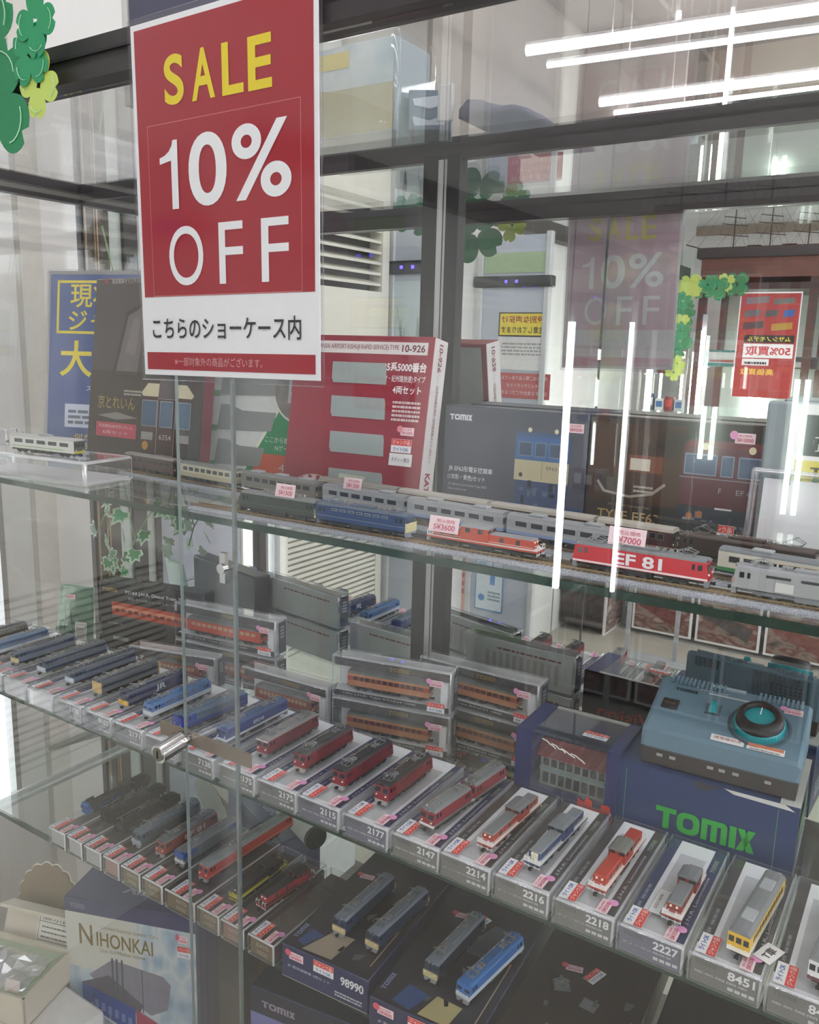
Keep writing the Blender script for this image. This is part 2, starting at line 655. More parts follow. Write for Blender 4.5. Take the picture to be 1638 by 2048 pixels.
ga = security_gate(-1.545, -0.990, 0.162, 'anti theft gate with a pale sketch sheet, beside the white air conditioner', 0.0)
q = MB()
q.M = back(0, 0.006, 1.45) @ Matrix.Scale(0.72, 4)
q.r(-0.10, -0.45, 0.10, 0.29, mat('#c3d2d4', 0.5, 0, 0.04, 12))
for i in range(7):
    rr = random.Random(i)
    u = rr.uniform(-0.07, 0.07)
    v = rr.uniform(-0.25, 0.2)
    q.poly([(u, v), (u + 0.004, v), (u + rr.uniform(-0.03, 0.03), v - 0.14), (u - 0.003 + rr.uniform(-0.03, 0.03), v - 0.13)], mat('#a3b0b2'), 2)
q.poly([(0.0, -0.05), (0.025, -0.1), (0.005, -0.25), (-0.015, -0.12)], mat('#c2b1ae'), 2)
q.obj('sheet', ga)
gb = security_gate(-1.472, -1.597, 0.306, 'wide anti theft gate carrying yellow, white and red notices', 0.0)
q = MB()
q.M = back(0, 0.008, 1.45) @ Matrix.Scale(0.745, 4) @ Matrix.Translation((0, -1.45, 0))
q.r(-0.20, 1.515, 0.07, 1.635, mat('#e3cf3d', 0.5))
q.outline(-0.20, 1.515, 0.07, 1.635, 0.006, INK, 2)
q.t('特別な声掛け', -0.065, 1.60, 0.036, mat('#a03a3c'), 3, 0.24, 0.02)
q.t('注意しております', -0.065, 1.548, 0.034, INK, 3, 0.24, 0.015)
q.obj('yellow_notice', gb)
NM = q.M
q = MB()
q.M = NM
q.r(-0.20, 1.345, 0.07, 1.512, mat('#dad9d6'))
q.bars(-0.18, 1.42, 0.05, 1.49, 4, mat('#9a9896'), 2, 4)
q.obj('white_notice', gb)
q = MB()
q.M = NM
q.r(-0.235, 1.20, 0.06, 1.33, mat('#b34448', 0.5))
for i, tx in enumerate(['他店でのご購入品であっても', 'セキュリティゲートが', '反応する場合がございます']):
    q.t(tx, -0.09, 1.305 - i * 0.038, 0.021, mat('#e2c9c6'), 2, 0.26 if i != 1 else 0.2)
q.obj('red_notice', gb)
q = MB()
q.M = NM
q.r(-0.19, 1.83, 0.17, 1.93, mat('#9fb68f'), 1)
q.obj('green_notice', gb)
q = MB()
q.M = back(0, 0.012, 1.45) @ Matrix.Scale(0.745, 4) @ Matrix.Translation((0, -1.45, 0))
q.r(-0.03, 0.03, 0.14, 0.37, mat('#d4dfe4'), 1)
q.outline(-0.03, 0.03, 0.14, 0.37, 0.006, mat('#5b9fd0'), 2)
q.poly([(0.02, 0.18), (0.05, 0.18), (0.05, 0.27), (0.04, 0.29), (0.04, 0.32), (0.03, 0.32), (0.03, 0.29), (0.02, 0.27)], mat('#5b93c8'), 2)
q.disc(0.10, 0.28, 0.03, mat('#8cb7d8'), 2)
q.disc(0.10, 0.10, 0.02, mat('#4d86c4'), 2)
q.bars(-0.015, 0.09, 0.06, 0.15, 3, mat('#7d8c98'), 2, 8)
q.obj('blue_notice', gb)
LM = q.M
q = MB()
q.M = LM
q.r(0.20, 0.0, 0.28, 0.37, mat('#cf9a92'), 1)
q.bars(0.21, 0.1, 0.27, 0.33, 5, mat('#a2504e'), 2, 9)
q.obj('pink_notice', gb)

# wooden cabinet with the ship
cb = thing('wooden_cabinet', 'tall dark wooden glass cabinet across the aisle with bright upright tubes', 'cabinet', (-1.12, -2.906, 0))
wood = mat('#4a2c26', 0.45, 0, 0.25, 30)
q = MB()
q.box(-0.02, 1.52, -0.50, 0.03, 1.90, 1.945, mat('#2f2b2b', 0.4))
q.box(0.0, 1.5, -0.48, 0.01, 1.81, 1.90, mat('#6b4034', 0.45, 0, 0.2, 25))
q.box(0.0, 1.5, -0.48, 0.01, 1.755, 1.785, mat('#3a2322', 0.45, 0, 0.2, 25))
q.obj('cornice', cb)
for x in (0.0, 0.49, 0.98, 1.47):
    MB().box(x, x + 0.035, -0.03, 0.005, 0.36, 1.81, wood).obj('post', cb)
    MB().box(x, x + 0.035, -0.48, -0.445, 0.36, 1.81, wood).obj('post', cb)
MB().box(0, 1.5, -0.48, 0.01, 0.30, 0.38, wood).obj('base', cb)
MB().box(0.03, 1.47, -0.47, -0.455, 0.38, 1.81, mat('#b4bab4', 0.5)).obj('back_panel', cb)
for z in (0.75, 1.10, 1.385):
    MB().box(0.02, 1.48, -0.45, -0.03, z, z + 0.008, SHELF).obj('shelf', cb)
for x in (0.20, 0.245, 0.56, 0.60, 0.90, 0.94):
    qq = MB()
    qq.cyl((x, -0.42, 1.0 if x < 0.5 else 0.8), (x, -0.42, 1.56 if x < 0.5 else 1.36), 0.011, glow('#f4fff8', 16), 8)
    qq.obj('light_tube', cb)
MB().box(0.035, 1.47, 0.0, 0.004, 0.38, 1.75, PANE).obj('glass_front', cb)
po = MB()
po.M = back(-0.79, -2.894, 1.555)
po.r(-0.135, -0.30, 0.135, 0.187, PAPER, 0)
po.r(-0.13, -0.30, 0.13, 0.18, mat('#a83835', 0.45), 1)
for i, (u, v, ww, hh, c) in enumerate([(0.055, 0.15, 0.10, 0.025, '#7d6f72'), (-0.06, 0.145, 0.09, 0.02, '#6d6a66'), (0.075, 0.09, 0.07, 0.024, '#5a5f66'), (-0.01, 0.09, 0.055, 0.024, '#4f524f'), (-0.085, 0.09, 0.045, 0.026, '#315f9e'), (0.065, 0.035, 0.09, 0.026, '#463d3f'), (-0.06, 0.03, 0.09, 0.026, '#b08a35')]):
    hh *= 1.5
    po.poly([(u - ww / 2, v + hh / 2), (u + ww / 2, v + hh * 0.3), (u + ww / 2, v - hh / 2), (u - ww / 2, v - hh * 0.3)], mat(c, 0.4, 0, 0.3, 200), 2)
po.r(-0.12, -0.045, 0.10, -0.01, INK, 2)
po.t('ムサシノモデル', -0.01, -0.027, 0.024, mat('#e3d23c'), 3, 0.19, 0.02)
po.r(-0.12, -0.115, 0.10, -0.05, PAPER, 2)
po.t('50%買取', -0.01, -0.083, 0.042, mat('#c23b42'), 3, 0.20, 0.025)
po.r(-0.02, -0.15, 0.10, -0.12, PAPER, 2)
po.bars(-0.01, -0.145, 0.09, -0.125, 1, INK, 3, 3)
po.t('高価買取', 0.03, -0.18, 0.03, mat('#e8b93c'), 2, 0.15, 0.02)
o = po.obj('poster')
tag(o, 'red poster with small pictures of trains on the wooden cabinet glass', 'poster')

sh = thing('ship_model', 'three masted sailing ship model with bare rigging on the wooden cabinet', 'ship', (-0.86, -3.106, 1.947))
hull = mat('#3b2d28', 0.6, 0, 0.2, 40)
q = MB()
q.frus(-0.30, 0.30, -0.020, 0.020, 0.0, -0.33, 0.32, -0.03, 0.03, 0.024, hull)
q.box(-0.10, -0.04, -0.015, 0.015, 0.024, 0.031, hull)
q.box(0.06, 0.12, -0.015, 0.015, 0.024, 0.031, hull)
q.obj('hull', sh)
MB().tube([(-0.32, 0, 0.022), (-0.40, 0, 0.045)], 0.003, hull).obj('bowsprit', sh)
for i, x in enumerate((-0.17, 0.0, 0.17)):
    MB().tube([(x, 0, 0.02), (x, 0, 0.30)], 0.0032, mat('#4a4038')).obj('mast', sh)
    for z, hw in ((0.080, 0.070), (0.130, 0.058), (0.165, 0.052), (0.215, 0.038)):
        MB().tube([(x - hw, 0.008, z + 0.008), (x + hw, 0.008, z - 0.008)], 0.0022, mat('#4a4038')).obj('yard', sh)
q = MB()
rg = mat('#5a534b')
for x in (-0.17, 0.0, 0.17):
    for k in range(6):
        dx = -0.09 + k * 0.036
        q.tube([(x + dx, 0.025 * (1 if k % 2 else -1), 0.026), (x, 0, 0.13 + 0.03 * (k % 3))], 0.0007, rg, 3)
    q.tube([(x, 0, 0.29), (x - 0.17, 0, 0.03)], 0.0008, rg, 3)
    q.tube([(x, 0, 0.29), (x + 0.15, 0, 0.03)], 0.0008, rg, 3)
    q.tube([(x - 0.066, 0.008, 0.088), (x - 0.055, 0.008, 0.138), (x - 0.038, 0.008, 0.22)], 0.0007, rg, 3)
    q.tube([(x + 0.066, 0.008, 0.072), (x + 0.055, 0.008, 0.122), (x + 0.038, 0.008, 0.207)], 0.0007, rg, 3)
q.tube([(-0.40, 0, 0.045), (-0.17, 0, 0.29)], 0.0008, rg, 3)
q.obj('rigging', sh, kind='stuff')

# boxed goods in the wooden cabinet
t = thing('model_box', 'teal carton with a see-through window in the wooden cabinet', 'box', (-1.0, -3.006, 1.394))
q = MB()
q.bev(-0.085, 0.085, -0.03, 0.03, 0, 0.078, mat('#2f8f8c', 0.4), 0.003)
q.obj('carton', t)
q = MB()
q.M = back(0, 0.0305, 0.04)
q.r(-0.065, -0.024, 0.07, 0.028, mat('#d9dcda'), 1)
q.r(-0.055, -0.02, 0.06, -0.008, mat('#a5655c'), 2)
q.obj('window', t)
t = thing('model_box', 'long dark carton with a white strip beside the teal carton', 'box', (-0.70, -3.006, 1.394))
MB().bev(-0.13, 0.13, -0.04, 0.04, 0, 0.055, mat('#3c4046', 0.4), 0.003).obj('carton', t)
q = MB()
q.M = back(0, 0.0405, 0.02)
q.r(-0.09, -0.014, 0.05, 0.012, PAPER)
q.obj('label_strip', t)

# upright light tubes of the neighbouring aisle cabinet
tl = thing('light_stand', 'slim stand holding two bright upright tubes across the aisle', 'light', (-1.06, -2.42, 0))
q = MB()
q.box(-0.16, 0.16, -0.06, 0.06, 0, 0.03, LGREY)
q.box(-0.145, -0.125, -0.035, -0.025, 0.03, 1.62, LGREY)
q.box(0.085, 0.105, -0.035, -0.025, 0.03, 1.62, LGREY)
q.obj('frame', tl)
for x, z0, r in ((-0.12, 0.575, 0.012), (0.098, 0.60, 0.0075)):
    MB().cyl((x, 0, z0), (x, 0, 1.55), r, glow('#fbfffc', TUBE), 10).obj('light_tube', tl)

gt = thing('glass_tower', 'narrow glass tower case with bright tubes left of the wooden cabinet', 'cabinet', (-1.275, -3.05, 0))
MB().box(-0.12, 0.12, -0.12, 0.12, 0, 0.10, LGREY).obj('base', gt)
MB().box(-0.12, 0.12, -0.12, 0.12, 1.52, 1.56, LGREY).obj('cap', gt)
for sx in (-1, 1):
    for sy in (-1, 1):
        MB().box(sx * 0.115 - 0.005, sx * 0.115 + 0.005, sy * 0.115 - 0.005, sy * 0.115 + 0.005, 0.10, 1.52, SILVER).obj('post', gt)
for sx in (-0.07, 0.04, 0.09):
    MB().cyl((sx, -0.10, 0.95), (sx, -0.10, 1.46), 0.007, glow('#f4fff8', 14), 8).obj('light_tube', gt)
for z in (0.5, 0.85, 1.15, 1.34):
    MB().box(-0.112, 0.112, -0.112, 0.112, z, z + 0.006, SHELF).obj('shelf', gt)
rr = random.Random(31)
CN = {'white': '#d9d9d6', 'grey-blue': '#b5bcc2', 'dark red': '#8a3a3a', 'navy': '#33445a'}
for z, lev in ((0.8575, 'lower'), (1.1575, 'middle'), (1.3475, 'upper')):
    names = list(CN)
    rr.shuffle(names)
    for k, cn in enumerate(names):
        t = thing('model_box', 'small %s boxed model on the %s lit shelf of the narrow glass tower' % (cn, lev), 'box', (-1.275 - 0.075 + k * 0.05, -3.02, z), 0, 'small boxed models in the narrow glass tower')
        hgt = rr.uniform(0.05, 0.10)
        MB().bev(-0.022, 0.022, -0.02, 0.02, 0, hgt, mat(CN[cn], 0.5), 0.002, 1).obj('carton', t)
        q = MB()
        q.M = back(0, 0.0203, hgt / 2)
        q.r(-0.016, -hgt * 0.2, 0.016, hgt * 0.3, mat(rr.choice(['#efefec', '#c9463f', '#4a6fa5']), 0.5))
        q.obj('front_picture', t)

# low fixtures hung with framed pictures
fx = thing('display_plinth', 'low dark plinth across the aisle hung with framed pictures', 'plinth', (-0.3, -3.02, 0))
MB().box(-1.02, 1.5, 0.13, 0.20, 0.04, 0.28, mat('#3b3432', 0.6)).obj('plinth_box', fx)
art1 = grained('picture_print', [(0.3, '#3c3431'), (0.45, '#8d7b70'), (0.55, '#6b4038'), (0.7, '#b9b0a4')], 9, 0.5, 'noise', (1, 1, 2))
for i in range(6):
    x = -0.99 + i * 0.325
    q = MB()
    q.box(x, x + 0.305, 0.20, 0.212, 0.03, 0.335, PAPER)
    q.box(x + 0.012, x + 0.293, 0.211, 0.214, 0.042, 0.323, art1)
    q.M = back(x + 0.15, 0.2142, 0.16)
    q.poly([(-0.12, -0.02), (0.10, 0.05), (0.12, 0.0), (-0.10, -0.09)], mat(['#6b3a34', '#4d4a48', '#7a4a40'][i % 3], 0.5, 0, 0.2, 60), 1)
    q.obj('framed_picture', fx)
fx2 = thing('display_plinth', 'low dark plinth turned sideways beside the notice gate', 'plinth', (-1.52, -3.2, 0))
MB().box(-0.10, 0.12, -0.75, 0.55, 0.04, 0.30, mat('#3b3432', 0.6)).obj('plinth_box', fx2)
for i in range(4):
    y = -0.72 + i * 0.315
    q = MB()
    q.box(0.12, 0.132, y, y + 0.30, 0.0, 0.36, PAPER)
    q.box(0.131, 0.134, y + 0.012, y + 0.288, 0.012, 0.348, art1)
    q.obj('framed_picture', fx2)

# ------------------------------------------------------------------ the showcase
CX0, CX1, CD, YD = -1.383, 0.52, 0.3575, -0.11
ZA, ZB, ZC, ZD = 1.246, 0.906, 0.689, 0.22
case = thing('display_case', 'large glass display case with dark metal frame and mirrored back', 'display case', ((CX0 + CX1) / 2, 0, 0))
cx = (CX0 + CX1) / 2


def cpart(name, mb, label=None):
    mb.M = Matrix()
    o = mb.obj(name, case, label)
    o.location = (-cx, 0, 0)
    return o


cpart('front_beam', MB().box(CX0 - 0.02, CX1, YD - 0.016, YD + 0.015, 1.6842, 1.697, FRAME).box(CX0 - 0.02, CX1, YD - 0.010, YD + 0.015, 1.697, 1.7217, FRAME).box(CX0 - 0.02, CX1, YD - 0.013, YD + 0.015, 1.706, 1.7085, BLACK))
cpart('back_beam', MB().box(CX0 - 0.02, CX1, CD - 0.006, CD + 0.025, 1.693, 1.7217, FRAME))
cpart('side_beam', MB().box(CX0 - 0.022, CX0, YD - 0.01, CD + 0.025, 1.688, 1.7217, FRAME))
cpart('side_beam', MB().box(CX1, CX1 + 0.022, YD - 0.01, CD + 0.025, 1.688, 1.7217, FRAME))
for x in (-0.6417,):
    cpart('back_post', MB().box(x, x + 0.0217, CD - 0.010, CD, 0.2, 1.70, BLACK).box(x + 0.0367, x + 0.056, CD - 0.010, CD, 0.2, 1.70, BLACK))
    cpart('shelf_rail', MB().box(x + 0.0217, x + 0.0367, CD - 0.008, CD, 0.2, 1.694, SILVER).box(x + 0.031, x + 0.032, CD - 0.009, CD, 0.2, 1.694, DARK), 'silver slotted shelf rail')
for x in (CX0 - 0.022, CX1):
    cpart('corner_post', MB().box(x, x + 0.012, CD, CD + 0.025, 0.2, 1.69, FRAME))
    cpart('corner_post', MB().box(x, x + 0.022, YD - 0.012, YD + 0.012, 0.2, 1.69, FRAME))
cpart('mirror', MB().box(CX0, -0.631, CD, CD + 0.005, 0.2, 1.695, MIRROR))
cpart('mirror', MB().box(-0.597, CX1, CD, CD + 0.005, 0.2, 1.695, MIRROR))
cpart('back_board', MB().box(CX0 - 0.02, CX1 + 0.02, CD + 0.006, CD + 0.018, 0.2, 1.695, mat('#8a8780', 0.7)))
cpart('side_glass', MB().box(CX0 - 0.008, CX0 - 0.002, YD + 0.012, CD, 0.22, 1.69, PANE))
cpart('side_glass', MB().box(CX1 + 0.002, CX1 + 0.008, YD + 0.012, CD, 0.22, 1.69, PANE))
cpart('top_glass', MB().box(CX0, CX1, YD + 0.015, CD - 0.006, 1.706, 1.711, PANE))
q = MB()
q.cyl((CX0 + 0.002, YD, 0.603), (CX0 + 0.002, CD, 0.603), 0.011, mat('#b4b6b4', 0.35, 0.4), 14)
cpart('side_rail', q, 'pale round rail along the left side')
cpart('base_deck', MB().box(CX0, CX1, YD, CD, 0.19, ZD, mat('#6d665f', 0.6)))
cpart('plinth', MB().box(CX0, CX1, YD + 0.02, CD, 0.0, 0.19, mat('#3a3536', 0.6)))
for z in (ZA, ZB, ZC):
    for x in (-0.618, CX0 + 0.012):
        q = MB()
        vs = []
        for xx in (x - 0.002, x + 0.002):
            vs += [(xx, CD - 0.01, z - 0.008), (xx, CD - 0.14, z - 0.008), (xx, CD - 0.14, z - 0.015), (xx, CD - 0.01, z - 0.032)]
        q.add(vs, [(3, 2, 1, 0), (4, 5, 6, 7), (0, 1, 5, 4), (1, 2, 6, 5), (2, 3, 7, 6), (3, 0, 4, 7)], mat('#8d8d8a', 0.4, 0.5))
        cpart('shelf_bracket', q)

for z, nm in ((ZA, 'upper'), (ZB, 'middle'), (ZC, 'lower')):
    t = thing('glass_shelf', nm + ' glass shelf of the display case carrying model trains', 'shelf', (cx, 0.03, z), group=None)
    h = (CX1 - CX0) / 2 - 0.004
    MB().box(-h, h, 0.004, 0.308, -0.0075, 0, SHELF).obj('pane', t)
    MB().box(-h, h, 0.0, 0.004, -0.0075, 0, EDGE_G).obj('polished_edge', t, 'dark green polished glass edge')

# sliding glass doors and lock
EDGE_D = clear('door_edge', '#93a39c', 0.2, 0.08, 0.55, '#75827f')
for nm, x0, x1, y in (('left', CX0 + 0.01, -0.555, YD + 0.0045), ('right', -0.618, CX1 - 0.01, YD - 0.0035)):
    t = thing('sliding_door', nm + ' frameless sliding glass door of the display case', 'door', ((x0 + x1) / 2, y, 0.22))
    h = (x1 - x0) / 2
    MB().box(-h, h, 0, 0.004, 0, 1.464, PANE).obj('pane', t)
    s = 1 if nm == 'left' else -1
    e = MB().box(s * h, s * (h + (0.0032 if nm == 'left' else 0.0008)), 0, 0.0035, 0, 1.464, EDGE_D if nm == 'left' else mat('#99a29f', 0.2, 0.5))
    e.obj('polished_edge', t)
lk = thing('showcase_lock', 'chrome cylinder lock clamped on the glass door edge', 'lock', (-0.618, YD - 0.004, 1.048))
lk.scale = (0.84, 0.84, 0.84)
q = MB()
q.cyl((-0.006, 0.0, 0), (-0.006, -0.036, -0.004), 0.0115, CHROME, 20)
q.lathe([(0, 0), (0.013, 0), (0.013, 0.006), (0, 0.006)], CHROME, (-0.006, 0, 0))
q.obj('cylinder', lk)
MB().cyl((-0.006, -0.0362, -0.004), (-0.006, -0.0372, -0.004), 0.0085, mat('#8f8a80', 0.3, 0.9), 18).box(-0.0065, -0.0055, -0.038, -0.037, -0.009, 0.001, BLACK).obj('keyhole', lk)
MB().box(-0.055, 0.10, 0.0096, 0.0116, -0.009, 0.009, mat('#7c6f62', 0.5)).obj('lock_bar', lk, 'brown toothed bar behind the glass')
ch = MB()
ch.cyl((-0.556, YD - 0.0045, 1.242), (-0.556, YD - 0.0105, 1.242), 0.005, CHROME, 12)
ch.box(-0.559, -0.552, YD - 0.0085, YD - 0.004, 1.228, 1.257, CHROME)
tag(ch.obj('door_bumper'), 'small chrome bumper on the glass door edge above the lock', 'bumper')

# ------------------------------------------------------------------ SALE sign (laminated, hung on the door)
sg = thing('sale_sign', 'red laminated sale sign hung on the glass doors', 'sign', (-0.535, -0.1315, 1.568), ry=math.radians(-0.8))
sg.scale = (0.815, 1, 0.815)
RED = mat('#a51a2a', 0.4, 0, 0.05, 25)
BK = mat('#e6cdd3', 0.6, 0, 0.04, 20)
MB().box(-0.128, 0.128, -0.0004, 0.0004, -0.182, 0.182, WHITE).obj('sheet', sg)
q = MB()
q.bev(-0.1325, 0.1325, -0.0015, 0.0015, -0.188, 0.188, clear('laminate', '#f4f4f6', 0.04, 0.1), 0.0008, 1)
q.obj('laminate', sg)
q = MB()
q.M = front(0, -0.0005, 0)
q.r(-0.1225, -0.097, 0.1225, 0.176, RED, 1)
q.r(-0.1225, -0.176, 0.1225, -0.157, RED, 1)
q.outline(-0.107, -0.0965, 0.107, 0.080, 0.0006, mat('#d98a86'), 2)
q.obj('red_print', sg)
YEL = mat('#e8d21c', 0.45, 0, 0.03)


def sale_text(q, yel, wht, ink, sml):
    for ch_, u, wd in (('S', -0.063, 0.029), ('A', -0.0205, 0.033), ('L', 0.0205, 0.029), ('E', 0.0565, 0.031)):
        q.t(ch_, u, 0.119 - u * 0.02, 0.0485, yel, 3, wd, 0.022)
    for ch_, u, v, wd, hh in (('0', -0.018, 0.0285, 0.055, 0.0715), ('%', 0.056, 0.0295, 0.078, 0.0715)):
        q.t(ch_, u, v, hh, wht, 3, wd, 0.016)
    q.poly([(-0.0715, -0.007), (-0.0615, -0.007), (-0.0615, 0.062), (-0.0685, 0.062), (-0.0715, 0.056)], wht, 3)
    q.poly([(-0.0715, 0.056), (-0.0685, 0.062), (-0.0700, 0.0565), (-0.0745, 0.0515), (-0.0810, 0.0478), (-0.0890, 0.0458), (-0.0890, 0.0395), (-0.0715, 0.0420)], wht, 3)
    for ch_, u, wd in (('O', -0.0535, 0.052), ('F', 0.0125, 0.034), ('F', 0.0725, 0.036)):
        q.t(ch_, u, -0.0555, 0.061, wht, 3, wd, 0.0)
    if ink:
        q.t('こちらのショーケース内', -0.003, -0.131, 0.0235, ink, 3, 0.216, 0.012)
        q.t('※一部対象外の商品がございます。', -0.012, -0.1665, 0.0095, sml, 3, 0.13)


q = MB()
q.M = front(0, -0.0005, 0)
sale_text(q, YEL, WHITE, INK, mat('#dda9a8'))
q.obj('lettering', sg)
q = MB()
q.M = frame((0, 0.0006, 0), (1, 0, 0), (0, 0, 1))
z = -0.2
q.r(-0.1225, -0.097, 0.1225, 0.176, BK, z)
q.r(-0.1225, -0.176, 0.1225, -0.157, BK, z)
q.r(-0.1275, -0.181, 0.1275, 0.181, mat('#efecec', 0.6), 0.4)
q.obj('show_through', sg, 'pinkish grey back of the sign')
q = MB()
q.M = frame((0, 0.0012, 0), (1, 0, 0), (0, 0, 1))
n0 = len(q.v)
sale_text(q, mat('#eadf8c', 0.6), mat('#fafafa', 0.6), None, None)
q.v = [(a, 0.0009, c_) for a, b_, c_ in q.v]
q.obj('show_through_lettering', sg)

# ------------------------------------------------------------------ model trains (1:150).  Local x runs along the train, z = 0 is the rail top.
UNDER = mat('#2c2b2c', 0.6)
ROOFG = mat('#6f7173', 0.55)
STEEL = mat('#9fa2a3', 0.35, 0.6)
_PM = {}


def shared(name, parent, key, fn, label=None):
    """a part whose mesh is shared by all trains that look alike"""
    if key not in _PM:
        q = MB()
        fn(q)
        _PM[key] = q.mesh(name)
    return part_of(name, _PM[key], parent, label)


def bogie_fn(n, ln, W, frame_m):
    def fn(q):
        for s in (-1, 1):
            q.box(-ln / 2, ln / 2, s * (W / 2 - 0.0028) - 0.0008, s * (W / 2 - 0.0028) + 0.0008, 0.0028, 0.0058, frame_m)
            for i in range(n):
                x = (i - (n - 1) / 2) * ln / n * 1.05
                q.cyl((x, s * 0.0048, 0.003), (x, s * 0.0060, 0.003), 0.0030, mat('#5c5a58', 0.35, 0.6), 10)
                q.box(x - 0.0014, x + 0.0014, s * (W / 2 - 0.0019) - 0.0006, s * (W / 2 - 0.0019) + 0.0006, 0.0022, 0.0046, frame_m)
        q.box(-ln / 2 + 0.002, ln / 2 - 0.002, -W / 2 + 0.004, W / 2 - 0.004, 0.0035, 0.0065, frame_m)
    return fn


def panto_fn(up):
    def fn(q):
        m = STEEL if up < 0.005 else mat('#8b8d8e', 0.35, 0.6)
        b = 0.0055
        q.tube([(-b, -0.005, 0.001), (b, -0.005, 0.001), (b, 0.005, 0.001), (-b, 0.005, 0.001), (-b, -0.005, 0.001)], 0.0004, m, 4)
        for s in (-1, 1):
            q.tube([(-0.003, s * 0.004, 0.001), (-0.0085, s * 0.003, 0.0025 + up * 0.4), (0, s * 0.0045, 0.003 + up)], 0.0004, m, 4)
            q.tube([(0.003, s * 0.004, 0.001), (0.0085, s * 0.003, 0.0025 + up * 0.4), (0, s * 0.0045, 0.003 + up)], 0.0004, m, 4)
        for x in (-0.001, 0.001):
            q.tube([(x, -0.008, 0.0026 + up), (x, -0.005, 0.0034 + up), (x, 0.005, 0.0034 + up), (x, 0.008, 0.0026 + up)], 0.0004, m, 4)
    return fn


def coupler_fn(q):
    q.box(-0.001, 0.004, -0.0012, 0.0012, 0.0036, 0.0054, BLACK)
    q.box(0.003, 0.0048, -0.0018, 0.0018, 0.0032, 0.0058, BLACK)


